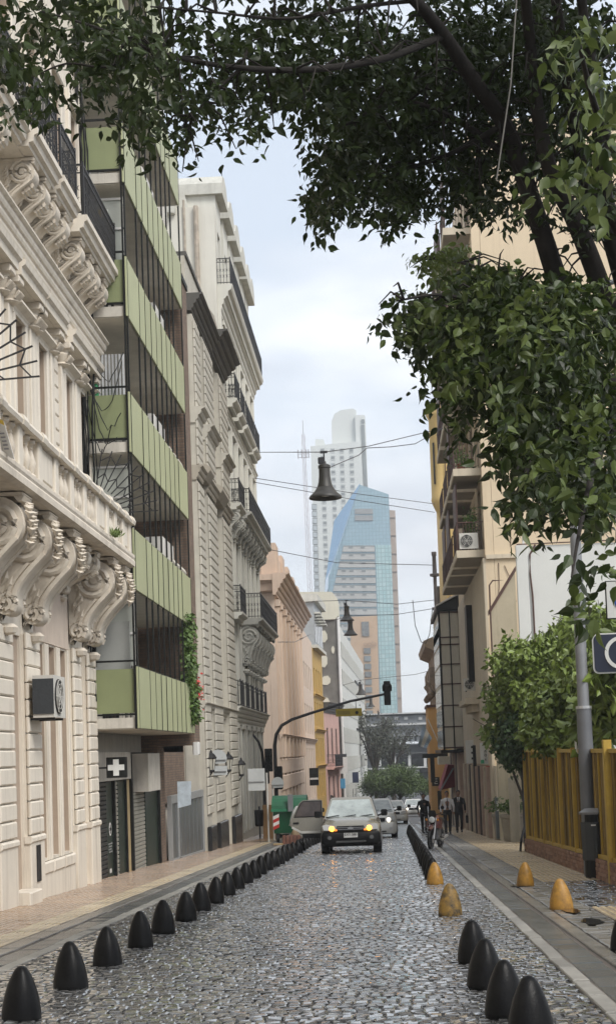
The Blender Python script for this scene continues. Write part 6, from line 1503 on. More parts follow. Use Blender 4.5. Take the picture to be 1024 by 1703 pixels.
    b = MB(); b.bbox(-w2*.5, w2*.5, f-.06, f-.03, sill+.02, sill+.07, .01); lb(b, 'lower_lip', mat('bumper_grey', (.06, .06, .06), .5), t)
    b = MB(); b.bbox(-.20, .20, f-.075, f-.055, zb-.14, zb-.01, .004); pl = lb(b, 'licence_plate', m_plate, t)
    for s_ in (-1, 1):
        P = [(s_*w2*.50, zb+.05), (s_*w2*.90, zb+.08), (s_*w2*.93, zb+.22), (s_*w2*.80, zb+.25), (s_*w2*.56, zb+.20)]
        b = MB(); b.prism(P, 'y', f-.02, f+.25); h_ = lb(b, 'headlight', m_hl, t)
        if lights is not None:
            b = MB(); b.lathe([(.0, .03), (.066, .02), (.076, 0), (.076, -.04)], (s_*w2*.62, f-.02, zb+.12), 14, ax=(0, -1, 0)); lb(b, 'lit_lamp', lights, h_)
        if lights is m_amber:
            b = MB(); b.bbox(min(s_*w2*.44, s_*w2*.56), max(s_*w2*.44, s_*w2*.56), f-.035, f-.005, zb+.055, zb+.10, .008); lb(b, 'indicator', mat('lit_orange_lens', (.6, .16, .02), .3, .05, emit=(1.0, .22, .02), estr=.8), t)
        b = MB(); b.lathe([(.05, 0), (.06, .02), (.06, .03)], (s_*w2*.70, f-.03, sill+.16), 10, ax=(0, -1, 0)); lb(b, 'fog_lamp', m_hl if not suv else mat('fog_dark', (.1, .1, .1), .2), t)
        b = MB(); b.bbox(s_*w2*1.03 if s_ > 0 else -w2*1.25, w2*1.25 if s_ > 0 else -w2*1.03, f+1.18, f+1.36, belt+.02, belt+.21, .03); b.bar((s_*w2*.9, f+1.3, belt+.03), (s_*w2*1.1, f+1.28, belt+.08), .05); lb(b, 'mirror', m_plast, t)
        for yy in (f+.78, r-.72):
            b = MB(); b.lathe([(wheel_r*.62, -.10), (wheel_r*.96, -.10), (wheel_r, -.06), (wheel_r, .06), (wheel_r*.96, .10), (wheel_r*.62, .10)], (s_*(w2-.09), yy, wheel_r), 22, ax=(1, 0, 0)); wh = lb(b, 'wheel', m_tyre, t, True)
            b = MB(); b.lathe([(wheel_r*.6, 0), (wheel_r*.6, .02), (.1, .035), (0, .03)], (s_*(w2+.0), yy, wheel_r), 14, ax=(s_, 0, 0)); lb(b, 'rim', m_rim, wh)
            b = MB(); b.lathe([(wheel_r*1.16, -.12), (wheel_r*1.16, .105)], (s_*(w2-.11), yy, wheel_r+.02), 22, ax=(1, 0, 0)); lb(b, 'wheel_arch', m_plast, t)
        b = MB(); b.bbox(s_*w2*.99-.02, s_*w2*.99+.02, f+1.1, r-1.1, .46, .56, .01); lb(b, 'side_trim', m_plast, t)
        if rails:
            b = MB(); b.tube([(s_*wt*.95, yf+.15, H-.02), (s_*wt*.97, yf+.35, H+.06), (s_*wt*.97, yr-.35, H+.06), (s_*wt*.95, yr-.1, H-.01)], .022, 6); lb(b, 'roof_rail', m_plast, t)
        b = MB(); b.bbox(s_*w2*.66-.09, s_*w2*.66+.09, r-.05, r+.02, belt-.3, belt-.02, .01); lb(b, 'tail_light', mat('tail_red', (.3, .01, .01), .3), t)
    b = MB(); b.box(-w2*.8, w2*.8, f+.15, r-.15, .2, .34); lb(b, 'underbody', m_plast, t)
    b = MB(); b.tube([(wt*.1, yf+.3, H), (wt*.1, yf+.6, H+.25)], .008, 5); lb(b, 'aerial', m_plast, t)
    for s_ in (-1, 1):
        b = MB(); b.bbox(s_*.3-.11, s_*.3+.11, f+1.95, f+2.1, belt+.12, belt+.42, .03); lb(b, 'headrest', m_plast, t)
    return t
m_gold = mat('beige_grey_paint', (.25, .235, .195), .22, .06, 3, metal=.35, coat=.6, objc=True)
m_silver = mat('silver_paint', (.50, .50, .48), .25, .05, 3, metal=.35, coat=.6, objc=True)
m_whitep = mat('white_car_paint', (.66, .66, .63), .25, .04, 3, coat=.6, objc=True)
eco = car('beige-grey compact off-roader with lit amber lamps and an open rear door', (-1.03, 46.75, G(46.75)), 0, paint=m_gold, lights=m_amber, plate='x')
# tiny licence characters
o = text('plate_letters', 'EXT 580', (0, -2.19, .60-.075+.02), .10, m_blk, None, ext=.002); lparent(o, eco)
# open rear door on the viewer's left: skin faces the camera
d0 = MB(); yd = .42; xh = -.86
poly = [(xh-.03, .42), (xh-.03, 1.05), (xh-.03, 1.55), (xh-.12, 1.58), (xh-.62, 1.57), (xh-.72, 1.50), (xh-.98, 1.05), (xh-1.02, .80), (xh-.94, .70), (xh-.80, .62), (xh-.66, .42)]
d0.prism(poly, 'y', yd-.03, yd+.04); dr = lb(d0, 'open_door', m_gold, eco)
w0 = MB(); w0.prism([(xh-.08, 1.08), (xh-.08, 1.52), (xh-.60, 1.52), (xh-.68, 1.46), (xh-.88, 1.08)], 'y', yd-.045, yd-.032); lb(w0, 'door_window', mat('door_glass', (.06, .045, .04), .06, .5, 3, objc=True), dr)
w0 = MB(); w0.prism([(xh-.05, 1.05), (xh-.05, 1.55), (xh-.61, 1.55), (xh-.71, 1.48), (xh-.92, 1.05)], 'y', yd-.034, yd-.0305); lb(w0, 'window_seal', m_plast, dr)
h0 = MB(); h0.bbox(xh-.94, xh-.76, yd-.06, yd-.03, .86, .91, .01); lb(h0, 'door_handle', m_plast, dr)
s0 = MB(); s0.bar((xh-.06, yd-.045, .60), (xh-.70, yd-.045, .60), .03, .07); s0.bar((xh-.70, yd-.045, .60), (xh-.98, yd-.045, .76), .03, .06); lb(s0, 'door_moulding', mat('pale_moulding', (.5, .49, .46), .4), dr)
s0 = MB(); s0.box(xh-.66, xh-.04, yd-.04, yd-.032, .42, .55); lb(s0, 'lower_door', m_plast, dr)
car('white hatchback following close behind the off-roader', (-.42, 62.6, G(62.6)), 0, L_=4.0, W=1.7, H=1.55, paint=m_whitep, suv=False, lights=m_lit, rails=False)
car('silver saloon farther down the street near the right bollards', (.45, 96, G(96)), 0, L_=4.4, W=1.74, H=1.42, hood=.9, belt=.92, paint=m_whitep, suv=False, lights=None, rails=False, wheel_r=.3)
car('small distant white car beside the motorcycle', (2.3, 128, G(128)), 0, L_=4.2, W=1.7, H=1.42, hood=.9, belt=.92, paint=m_whitep, suv=False, lights=m_lit, rails=False, wheel_r=.3)
car('white car parked behind the green container on the left', (-3.75, 68.5, G(68.5)), 0, L_=4.2, W=1.72, H=1.6, paint=m_whitep, suv=False, lights=None, rails=False)
# ================================================================== container, rubbish, left kerb clutter
dm = thing('waste_container', 'green waste container with rounded lid behind the open car door', 'waste container', (-3.9, 60.5, G(60.5)))
zg = G(60.5); m_dg = mat('container_green', (.012, .115, .05), .45, .2, 2, streak=.3)
q = MB(); q.prism([(60.0, zg+.35), (61.2, zg+.35), (61.45, zg+1.25), (59.75, zg+1.25)], 'x', -4.35, -3.1); q.build('tub', m_dg, dm)
q = MB(); q.prism([(59.7, zg+1.25)]+[(60.6-.9*cos(k*pi/10), zg+1.25+.55*sin(k*pi/10)) for k in range(1, 10)]+[(61.5, zg+1.25)], 'x', -4.4, -3.05); q.build('lid', m_dg, dm)
q = MB(); q.box(-4.42, -3.03, 59.68, 59.76, zg+1.2, zg+1.3); q.build('rim_band', mat('rim_green', (.03, .2, .1), .5), dm)
q = MB(); q.box(-3.75, -3.55, 59.6, 59.7, zg+1.2, zg+1.85); q.build('lift_bracket', mat('arm_steel', (.25, .26, .27), .5, .1, metal=.4), dm)
for i in range(4):
    q = MB(); q.prism([(-4.35, zg+.5+.13*i), (-4.12, zg+.6+.13*i), (-4.12, zg+.73+.13*i), (-4.35, zg+.63+.13*i)], 'y', 59.72, 59.78); q.build('hazard_stripe', m_white if i % 2 else mat('hazard_red', (.45, .03, .02), .5), dm)
for x in (-4.2, -3.25):
    q = MB(); q.lathe([(.13, -.05), (.13, .05)], (x, 59.95, zg+.14), 12, ax=(1, 0, 0)); q.build('wheel', m_tyre, dm)
def blob(parts, voxel, name, material, parent=None, smooth=3):
    """union of tapered tubes / lathes fused into one continuous surface"""
    me = parts.mesh(name); o = bpy.data.objects.new(name, me); COL.objects.link(o)
    md = o.modifiers.new('r', 'REMESH'); md.mode = 'VOXEL'; md.voxel_size = voxel
    sm = o.modifiers.new('s', 'SMOOTH'); sm.iterations = smooth; sm.factor = .5
    dg = bpy.context.evaluated_depsgraph_get(); m2 = bpy.data.meshes.new_from_object(o.evaluated_get(dg)); COL.objects.unlink(o); bpy.data.objects.remove(o)
    m2.name = name; m2.materials.clear(); m2.materials.append(material)
    for p in m2.polygons: p.use_smooth = True
    o = bpy.data.objects.new(name, m2); COL.objects.link(o); setparent(o, parent); return o
m_bag = mat('white_plastic', (.55, .56, .55), .35, .12, 4, bump=.6, bscale=6)
q = MB(); r_ = random.Random(3)
q.tube([(-3.35, 59.1, zg+1.42), (-3.38, 59.05, zg+1.15), (-3.42, 59.0, zg+.85), (-3.32, 58.95, zg+.6), (-3.2, 58.9, zg+.45)], [.08, .2, .27, .2, .06], 10)
q.tube([(-3.5, 59.0, zg+.75), (-3.72, 58.95, zg+.68)], [.12, .03], 8); q.tube([(-3.3, 59.0, zg+1.2), (-3.1, 58.95, zg+1.3)], [.12, .04], 8)
tag(blob(q, .05, 'plastic_sack', m_bag, None, 2), 'crumpled white plastic sack hanging against the green container', 'sack')
q = MB(); q.tube([(-3.55, 56.6, G(56.6)+.1), (-3.3, 56.5, G(56.6)+.33), (-3.0, 56.4, G(56.6)+.18), (-2.9, 56.4, G(56.6)+.05)], [.12, .28, .22, .08], 9); q.tube([(-3.2, 56.4, G(56.6)+.3), (-3.1, 56.4, G(56.6)+.5)], [.2, .1], 8)
tag(blob(q, .05, 'rubbish_bag', mat('brown_bag', (.20, .14, .075), .6, .35, 5, bump=.5, bscale=9), None, 1), 'bulging brown rubbish bag beside the crates', 'rubbish bag')
t = thing('wooden_crate', 'broken reddish wooden crate lying by the left bollards', 'crate', (-3.5, 55.5, G(55.5)))
for k in range(5): q = MB(); q.bbox(-3.72+.13*k, -3.61+.13*k, 55.4, 55.44, G(55.5)+.03, G(55.5)+.36, .006); q.build('slat', mat('crate_wood', (.17, .075, .05), .7, .3, 5), t)
q = MB(); q.box(-3.74, -3.06, 55.45, 55.9, G(55.5)+.03, G(55.5)+.30); q.build('crate_body', mat('crate_dark', (.09, .05, .04), .8, .3), t)
q = MB(); q.bbox(-4.05, -3.7, 55.2, 55.5, G(55.4)+.02, G(55.4)+.07, .01); tag(q.build('cardboard_sheet', mat('cardboard', (.36, .25, .13), .8, .15, 5)), 'flat piece of cardboard on the kerb beside the crate', 'cardboard')
q = MB(); q.bbox(-5.3, -4.75, 66.6, 67.0, G(67), G(67)+1.45, .02); tag(q.build('ochre_cabinet', mat('ochre_cabinet', (.35, .2, .08), .6, .15, 3)), 'ochre utility cabinet at the foot of the traffic light mast', 'cabinet')
t = thing('street_bin', 'small dark bin on the pole beside the ochre cabinet', 'litter bin', (-5.4, 67, G(67)))
q = MB(); q.lathe([(.15, .55), (.18, .6), (.2, 1.2), (.2, 1.25)], (-5.45, 66.5, G(67)), 10); q.build('body', m_plast, t); q = MB(); q.tube([(-5.45, 66.75, G(67)), (-5.45, 66.75, G(67)+1.4)], .04, 6); q.build('stand', m_iron, t)
# shop sign with white band before the mustard house
o = boxsign('dark board with a white band at the end of the peach building', -5.75, -5.05, 119, -.9, .45, m_blk); q = MB(); q.box(-5.72, -5.08, 118.95, 118.98, -.45, -.3); q.build('white_band', m_white, o)
o = boxsign('white square sign on the pink house', -4.55, -3.75, 160, -.6, 1.1, m_white); o = boxsign('small blue sign below the white square sign', -4.5, -4.0, 158, -2.1, -1.1, mat('sign_cyan', (.08, .3, .5), .5))
o = boxsign('dark blue square sign at the foot of the white modern block', -3.6, -2.9, 175, -1.9, -.7, mat('sign_navy2', (.02, .03, .07), .5))
# ================================================================== PEOPLE
m_skin = [mat('skin_a', (.36, .20, .13), .5, .08, 8), mat('skin_b', (.30, .165, .11), .5, .08, 8)]
m_hair = mat('dark_hair', (.012, .01, .009), .5, .2, 20)
def person(label, pos, rz, h, skin, top, bottom, stride=.22, coat=None, tie=None, arms=((.10, -.05), (-.12, .05)), shirt_front=None, belt=None):
    """figure faces -y; one continuous body, clothes as children"""
    s_ = h/1.76; t = thing('person', label, 'person', pos, 'people on the right pavement'); t.rotation_euler = (0, 0, rz)
    V = lambda x, y, z: (x*s_, y*s_, z*s_)
    hipL, hipR = V(-.095, 0, .92), V(.095, 0, .92)
    footL, footR = (-.10, -stride, .07), (.10, stride, .09)
    kneeL, kneeR = (-.105, -stride*.62, .50), (.105, stride*.22-.03, .50)
    ankL, ankR = V(*footL), V(*footR)
    sh = 1.43
    body = MB()
    body.lathe([(.0, 1.74), (.045, 1.735), (.072, 1.70), (.083, 1.64), (.080, 1.585), (.066, 1.54), (.045, 1.515), (.02, 1.505)][::-1], n=14)
    body.v = [(x*.92*s_, y*1.12*s_, z*s_) for x, y, z in body.v]
    body.tube([V(0, .012, 1.38), V(0, .0, 1.54)], .054*s_, 10)
    body.tube([V(0, -.085, 1.625), V(0, -.112, 1.60), V(0, -.09, 1.592)], [.010*s_, .016*s_, .010*s_], 6)        # nose
    for k in (-1, 1): body.tube([V(k*.076, .005, 1.59), V(k*.085, .012, 1.62), V(k*.078, .012, 1.65)], [.010*s_, .017*s_, .012*s_], 6)
    body.tube([V(0, 0, .90), V(0, .01, 1.1), V(0, 0, 1.3), V(0, 0, 1.42)], [.13*s_, .125*s_, .14*s_, .09*s_], 12)
    top_ = MB(); tor = MB()
    secs = []
    for z, rx, ry in ((.86, .165, .115), (.98, .165, .115), (1.08, .155, .11), (1.22, .175, .12), (1.34, .195, .118), (1.42, .175, .10), (1.475, .075, .07)):
        secs.append([(rx*cos(a*pi/8)*s_, ry*sin(a*pi/8)*s_, z*s_) for a in range(16)])
    top_ = loft(secs)
    bot = MB()
    bot.tube([V(0, 0, .80), V(0, 0, .98)], [.15*s_, .158*s_], 14)
    for (hp, kn, an) in ((hipL, V(*kneeL), ankL), (hipR, V(*kneeR), ankR)):
        bot.tube([hp, kn, (an[0], an[1], an[2]+.0)], [.098*s_, .070*s_, .058*s_], 10); body.tube([hp, kn, an], [.07*s_, .05*s_, .04*s_], 8)
    shoes = MB()
    for an in (ankL, ankR): shoes.tube([(an[0], an[1]+.05*s_, .045*s_), (an[0], an[1]-.06*s_, .045*s_), (an[0], an[1]-.17*s_, .035*s_), (an[0], an[1]-.2*s_, .03*s_)], [.04*s_, .047*s_, .042*s_, .02*s_], 8)
    for k, (ey, hy) in zip((-1, 1), arms):
        S_, E_, H_ = V(k*.195, 0, 1.395), V(k*.255, ey+.03, 1.12), V(k*.265, hy-.02, .885)
        top_.tube([S_, E_, (lerp(E_[0], H_[0], .93), lerp(E_[1], H_[1], .93), lerp(E_[2], H_[2], .93))], [.062*s_, .052*s_, .042*s_], 9)
        body.tube([S_, E_, H_], [.045*s_, .037*s_, .027*s_], 8)
        hx, hy_, hz = H_
        body.tube([(hx, hy_, hz+.01), (hx, hy_-.008*s_, hz-.05*s_), (hx, hy_-.012*s_, hz-.085*s_)], [.026*s_, .036*s_, .032*s_], 8)       # palm
        for j in range(4):
            yy = hy_-.035*s_+.021*s_*j; L_ = (.062, .075, .08, .07)[3-j]*s_
            body.tube([(hx, yy, hz-.075*s_), (hx-k*.006*s_, yy, hz-.075*s_-L_*.55), (hx-k*.022*s_, yy, hz-.075*s_-L_)], [.0095*s_, .009*s_, .0075*s_], 6)
        body.tube([(hx, hy_-.028*s_, hz-.025*s_), (hx-k*.012*s_, hy_-.055*s_, hz-.06*s_), (hx-k*.018*s_, hy_-.06*s_, hz-.09*s_)], [.012*s_, .011*s_, .008*s_], 6)
    if coat:
        cs = []
        for z, rx, ry in ((.72, .185, .13), (.86, .182, .128), (.98, .175, .125), (1.08, .168, .12), (1.22, .188, .13), (1.34, .208, .128), (1.425, .185, .108), (1.47, .085, .078)):
            cs.append([(rx*cos(a*pi/8)*s_, ry*sin(a*pi/8)*s_, z*s_) for a in range(16)])
        top_.v += []; base = len(top_.v); c2 = loft(cs); top_.add(c2.v, c2.f)
    hair = MB(); hair.lathe([(.0, 1.762), (.055, 1.752), (.083, 1.715), (.090, 1.66), (.088, 1.62), (.07, 1.615)][::-1], n=14)
    hair.v = [(x*.95*s_, (y*1.12+.014)*s_ if z < 1.70 else (y*1.12+.004)*s_, z*s_) for x, y, z in hair.v]
    hair.v = [(x, max(y, -.055*s_) if z < 1.69*s_ else y, z) for x, y, z in hair.v]
    bo = blob(body, .0115, 'body', skin, None, 2); lparent(bo, t)
    lparent(blob(top_, .014, 'jacket' if coat else 'shirt', coat or top, None, 3), t)
    lparent(blob(bot, .014, 'trousers', bottom, None, 3), t)
    lparent(blob(shoes, .012, 'shoes', m_plast, None, 1), t)
    lparent(blob(hair, .012, 'hair', m_hair, None, 1), t)
    for k in (-1, 1):
        e = MB(); e.lathe([(.0, .006), (.008, .004), (.010, 0)], V(k*.031, -.090, 1.632), 8, ax=(0, -1, 0)); lb(e, 'eye', m_hair, t)
    e = MB(); e.bbox(-.024*s_, .024*s_, -.097*s_, -.088*s_, 1.562*s_, 1.570*s_, .002); lb(e, 'mouth', mat('lips', (.2, .08, .07), .5), t)
    if shirt_front:
        e = MB(); e.add([V(-.06, -.105, 1.46), V(.06, -.105, 1.46), V(.0, -.178, 1.16), V(-.055, -.07, 1.455), V(.055, -.07, 1.455), V(0, -.12, 1.20)], [(0, 2, 1), (3, 4, 5), (0, 1, 4, 3), (1, 2, 5, 4), (2, 0, 3, 5)]); lb(e, 'shirt_front', shirt_front, t)
    if tie:
        y0, y1, y2 = (-.118, -.185, -.17) if coat else (-.105, -.155, -.14)
        e = MB(); e.add([V(-.018, y0, 1.45), V(.018, y0, 1.45), V(.012, y0-.02, 1.415), V(-.012, y0-.02, 1.415), V(.030, y1, 1.12 if coat else 1.06), V(-.030, y1, 1.12 if coat else 1.06), V(0, y1+.01, 1.02 if not coat else 1.10)], [(0, 1, 2, 3), (3, 2, 4, 5), (5, 4, 6)])
        sol = e.build('tie', tie); md = sol.modifiers.new('t', 'SOLIDIFY'); md.thickness = .01; lparent(sol, t)
    if belt:
        e = MB(); e.lathe([(.170*s_, .955*s_), (.172*s_, .99*s_)], n=16, cap=False); e.v = [(x, y*.70, z) for x, y, z in e.v]; lb(e, 'belt', belt, t)
    return t
m_wsh = mat('white_shirt', (.80, .78, .80), .8, .06, 12, bump=.3, bscale=12); m_suit = mat('black_suit', (.010, .010, .012), .8, .2, 10, bump=.2, bscale=14); m_dtr = mat('dark_trousers', (.012, .012, .014), .8, .2, 10)
person('man in a white shirt and dark tie walking behind the motorcycle', (2.50, 63.0, G(63.0)+.02), .06, 1.75, m_skin[0], m_wsh, m_dtr, .2, tie=mat('dark_tie', (.02, .012, .02), .6), belt=m_plast)
person('man in a black suit and tie walking on the right pavement', (3.08, 65.5, G(65.5)+.02), -.02, 1.78, m_skin[1], m_wsh, m_suit, .18, coat=m_suit, tie=mat('black_tie', (.01, .01, .012), .6), shirt_front=m_wsh)
person('person in a dark jacket standing behind the motorcycle', (1.62, 66.0, G(66)+.02), .35, 1.70, m_skin[1], m_suit, m_dtr, .08, coat=m_plast)
bx = MB(); bx.bbox(3.36, 3.46, 65.32, 65.6, G(65.5)+.40, G(65.5)+.72, .02); bx.tube([(3.41, 65.38, G(65.5)+.72), (3.41, 65.41, G(65.5)+.80), (3.41, 65.5, G(65.5)+.80), (3.41, 65.54, G(65.5)+.72)], .012, 6)
tag(bx.build('briefcase', m_plast), 'dark briefcase held by the man in the black suit', 'briefcase')
# ================================================================== MOTORCYCLE (front towards the viewer)
mo = thing('motorcycle', 'red and black motorcycle standing at the right gutter facing the viewer', 'motorcycle', (1.46, 46.9, G(46.9))); mo.rotation_euler = (-SLOPE, .05, -.26)
m_red = mat('moto_red', (.06, .004, .005), .25, .1, 8, coat=.5)
def wheel(y, r, nm):
    b = MB(); pts = [(0, y+r*cos(k*pi/14), r+r*sin(k*pi/14)) for k in range(29)]; b.tube(pts, .045, 8, cap=False); w_ = lb(b, nm, m_tyre, mo, True)
    b = MB(); b.lathe([(.045, -.05), (.045, .05)], (0, y, r), 10, ax=(1, 0, 0))
    for k in range(5): a = k*2*pi/5; b.bar((0, y, r), (0, y+(r-.05)*cos(a), r+(r-.05)*sin(a)), .04, .025)
    b.tube([(0, y+(r-.05)*cos(k*pi/12), r+(r-.05)*sin(k*pi/12)) for k in range(25)], .014, 6, cap=False); lb(b, 'spoked_rim', m_plast, w_)
    b = MB(); b.lathe([(.12, .0), (.12, .006)], (.06, y, r), 16, ax=(1, 0, 0)); lb(b, 'brake_disc', m_rim, w_)
wheel(-.62, .30, 'front_wheel'); wheel(.66, .30, 'rear_wheel')
for s_ in (-1, 1):
    b = MB(); b.tube([(s_*.085, -.62, .30), (s_*.085, -.50, .62), (s_*.085, -.40, .92)], [.028, .028, .022], 8); lb(b, 'fork_leg', m_rim, mo)
    b = MB(); b.tube([(0, -.40, .98), (s_*.18, -.42, 1.04), (s_*.36, -.36, 1.02)], .014, 6); b.tube([(s_*.26, -.37, 1.025), (s_*.38, -.355, 1.02)], .02, 8); lb(b, 'handlebar', m_plast, mo)
    b = MB(); b.tube([(s_*.22, -.42, 1.04), (s_*.27, -.44, 1.2)], .008, 5); b.lathe([(.0, .02), (.055, .01), (.06, 0)], (s_*.29, -.44, 1.23), 10, ax=(0, 1, 0)); lb(b, 'mirror', m_plast, mo)
    b = MB(); b.lathe([(.03, 0), (.035, .05), (.0, .06)], (s_*.17, -.47, .86), 8, ax=(0, -1, 0)); lb(b, 'indicator', mat('amber_lens', (.5, .2, .02), .3), mo)
    b = MB(); b.tube([(s_*.12, -.1, .35), (s_*.28, -.08, .33)], .018, 6); lb(b, 'footpeg', m_plast, mo)
    b = MB(); b.prism([(-.45, .62), (-.30, .88), (-.02, .86), (-.05, .58)], 'x', s_*.10, s_*.20); lb(b, 'tank_shroud', m_red, mo)
b = MB(); b.tube([(0, -.86, .56), (0, -.70, .645), (0, -.55, .64), (0, -.44, .56)], [.05, .075, .075, .05], 8); lb(b, 'front_mudguard', m_red, mo, True)
b = MB(); b.lathe([(.04, -.10), (.10, -.02), (.115, .04), (.10, .06)], (0, -.50, .86), 14, ax=(0, -1, 0)); hd = lb(b, 'headlight', m_plast, mo, True)
b = MB(); b.lathe([(.0, .075), (.07, .07), (.095, .06)], (0, -.50, .86), 14, ax=(0, -1, 0)); lb(b, 'lamp_glass', m_hl, hd)
b = MB(); b.prism([(-.10, .94), (.10, .94), (.12, 1.02), (.07, 1.14), (-.07, 1.14), (-.12, 1.02)], 'y', -.50, -.44); lb(b, 'fly_screen', m_plast, mo)
b = MB(); b.tube([(0, -.32, .80), (0, -.1, .88), (0, .12, .80)], [.10, .15, .09], 10); lb(b, 'fuel_tank', m_red, mo, True)
b = MB(); b.tube([(0, .10, .80), (0, .45, .80), (0, .85, .84)], [.11, .13, .07], 10); lb(b, 'seat', m_plast, mo, True)
b = MB(); b.bbox(-.13, .13, -.32, .18, .25, .62, .04); lb(b, 'engine', mat('engine_grey', (.08, .08, .085), .5, .3, 12, metal=.5), mo)
b = MB(); b.tube([(.1, -.25, .4), (.15, .1, .25), (.17, .8, .36)], [.025, .03, .05], 8); lb(b, 'exhaust', m_rim, mo)
b = MB(); b.bar((-.06, .2, .3), (-.28, .18, .0), .025); lb(b, 'side_stand', m_plast, mo)
b = MB(); b.bar((0, -.38, .95), (0, .2, .45), .06); b.bar((0, .2, .45), (0, .66, .32), .06); lb(b, 'frame', m_plast, mo)
# ================================================================== THE BIG FICUS over the street
def leaf_mat(name, col, tcol, var=.35):
    M_ = bpy.data.materials.new(name); M_.use_nodes = True; t = M_.node_tree; n = t.nodes; L = t.links; b = n['Principled BSDF']; out = n['Material Output']
    g = n.new('ShaderNodeNewGeometry'); nz = n.new('ShaderNodeTexNoise'); nz.inputs['Scale'].default_value = 7; nz.inputs['Detail'].default_value = 3; L.new(g.outputs['Position'], nz.inputs['Vector'])
    rp = n.new('ShaderNodeMapRange'); rp.inputs[1].default_value = 0; rp.inputs[2].default_value = 1; rp.inputs[3].default_value = 1-var; rp.inputs[4].default_value = 1+var*1.6; L.new(g.outputs['Random Per Island'], rp.inputs[0])
    mu = n.new('ShaderNodeMixRGB'); mu.blend_type = 'MULTIPLY'; mu.inputs[0].default_value = 1; mu.inputs[1].default_value = (*col, 1); L.new(rp.outputs[0], mu.inputs[2]); L.new(mu.outputs[0], b.inputs['Base Color'])
    b.inputs['Roughness'].default_value = .42; b.inputs['Specular IOR Level'].default_value = .35
    tr = n.new('ShaderNodeBsdfTranslucent'); tr.inputs[0].default_value = (*tcol, 1); mx = n.new('ShaderNodeMixShader'); mx.inputs[0].default_value = .22
    L.new(b.outputs[0], mx.inputs[1]); L.new(tr.outputs[0], mx.inputs[2]); L.new(mx.outputs[0], out.inputs[0]); return M_
m_fl = leaf_mat('ficus_leaf', (.022, .035, .008), (.045, .075, .012), .6)
m_fl2 = leaf_mat('ficus_young_leaf', (.074, .100, .026), (.14, .19, .04))
m_fbark = mat('ficus_bark', (.022, .018, .015), .85, .35, 5, bump=.6, bscale=14)
tr = thing('ficus_tree', 'large dark ficus whose leafy branches arch over the street from the right', 'tree', (5.1, 17.5, G(17.5)))
limbs = MB()
def limb(pts, r0, r1):
    P = [atY(u, v, Y-.9*min(1, max(0, (Y-10)/3))) for u, v, Y in pts]; n = len(P)
    # smooth
    Q = []
    for i in range(n-1):
        p0, p1, p2, p3 = P[max(i-1, 0)], P[i], P[i+1], P[min(i+2, n-1)]
        for k in range(5):
            t = k/5; Q.append(.5*((2*p1)+(p2-p0)*t+(2*p0-5*p1+4*p2-p3)*t*t+(3*p1-p0-3*p2+p3)*t**3))
    Q.append(P[-1]); m_ = len(Q); limbs.tube(Q, [lerp(r0, r1, i/(m_-1))*.78 for i in range(m_)], 9); return Q
trunk0 = Vector((5.1, 17.5, G(17.5)-.1))
tq = MB(); fk = atY(1120, 800, 16.8); tq.tube([trunk0, trunk0.lerp(fk, .35)+Vector((.1, 0, 0)), trunk0.lerp(fk, .75), fk], [.42, .33, .28, .26], 12); tq.build('trunk', m_fbark, tr, True)
LB = []
LB.append(limb([(1122, 802, 16.8), (1060, 690, 16.4), (985, 610, 16), (932, 480, 15.6), (905, 400, 15.2), (868, 285, 14.8), (838, 205, 14.5), (785, 130, 14), (738, 58, 13.5), (690, 0, 13), (600, -80, 12)], .165, .05))
LB.append(limb([(1118, 800, 16.8), (1050, 620, 16.2), (985, 440, 15.4), (950, 355, 15), (915, 285, 14.6), (893, 180, 14.2), (880, 60, 13.8), (868, -60, 13.2)], .15, .05))
LB.append(limb([(1122, 790, 16.8), (1070, 600, 16.2), (1018, 410, 15.4), (985, 330, 15), (962, 240, 14.6), (938, 100, 14), (918, -50, 13.4)], .13, .05))
LB.append(limb([(1130, 790, 16.8), (1090, 560, 16), (1040, 400, 15), (1008, 330, 14.6), (998, 200, 14.2), (975, 60, 13.8), (960, -60, 13.4)], .12, .045))
LB.append(limb([(738, 58, 13.5), (640, 96, 13), (512, 115, 12.5), (400, 112, 12.2), (310, 98, 12), (235, 76, 11.8), (160, 45, 11.6), (70, 18, 11.4)], .042, .010))
LB.append(limb([(868, 285, 14.8), (800, 225, 14.6), (720, 180, 14.4), (650, 170, 14.2), (570, 210, 14)], .05, .012))
LB.append(limb([(690, 0, 13), (600, 10, 12.6), (480, 30, 12.3), (360, 20, 12), (250, 10, 11.8)], .024, .008))
LB.append(limb([(838, 205, 14.5), (760, 250, 14.6), (680, 280, 14.8), (610, 320, 15)], .04, .01))
LB.append(limb([(985, 610, 16), (900, 570, 15), (820, 520, 14.4), (740, 490, 14), (660, 500, 13.8)], .05, .01))
LB.append(limb([(1060, 690, 16.4), (960, 700, 13.5), (900, 740, 12), (860, 820, 11)], .06, .012))
LB.append(limb([(1050, 620, 16.2), (1000, 740, 12), (970, 850, 10.6), (950, 960, 9.8)], .05, .008))
LB.append(limb([(932, 480, 15.6), (860, 470, 16.5), (780, 440, 17.5), (720, 430, 18)], .04, .01))
LB.append(limb([(235, 76, 11.8), (180, 110, 11.7), (110, 105, 11.6), (50, 130, 11.5)], .018, .006))
LB.append(limb([(400, 112, 12.2), (340, 170, 12.2), (300, 215, 12.2)], .018, .006))
LB.append(limb([(1130, 790, 16.8), (1100, 500, 11), (1040, 300, 8.2), (990, 180, 7.4), (960, 60, 7.0)], .06, .01))
rl = random.Random(99)
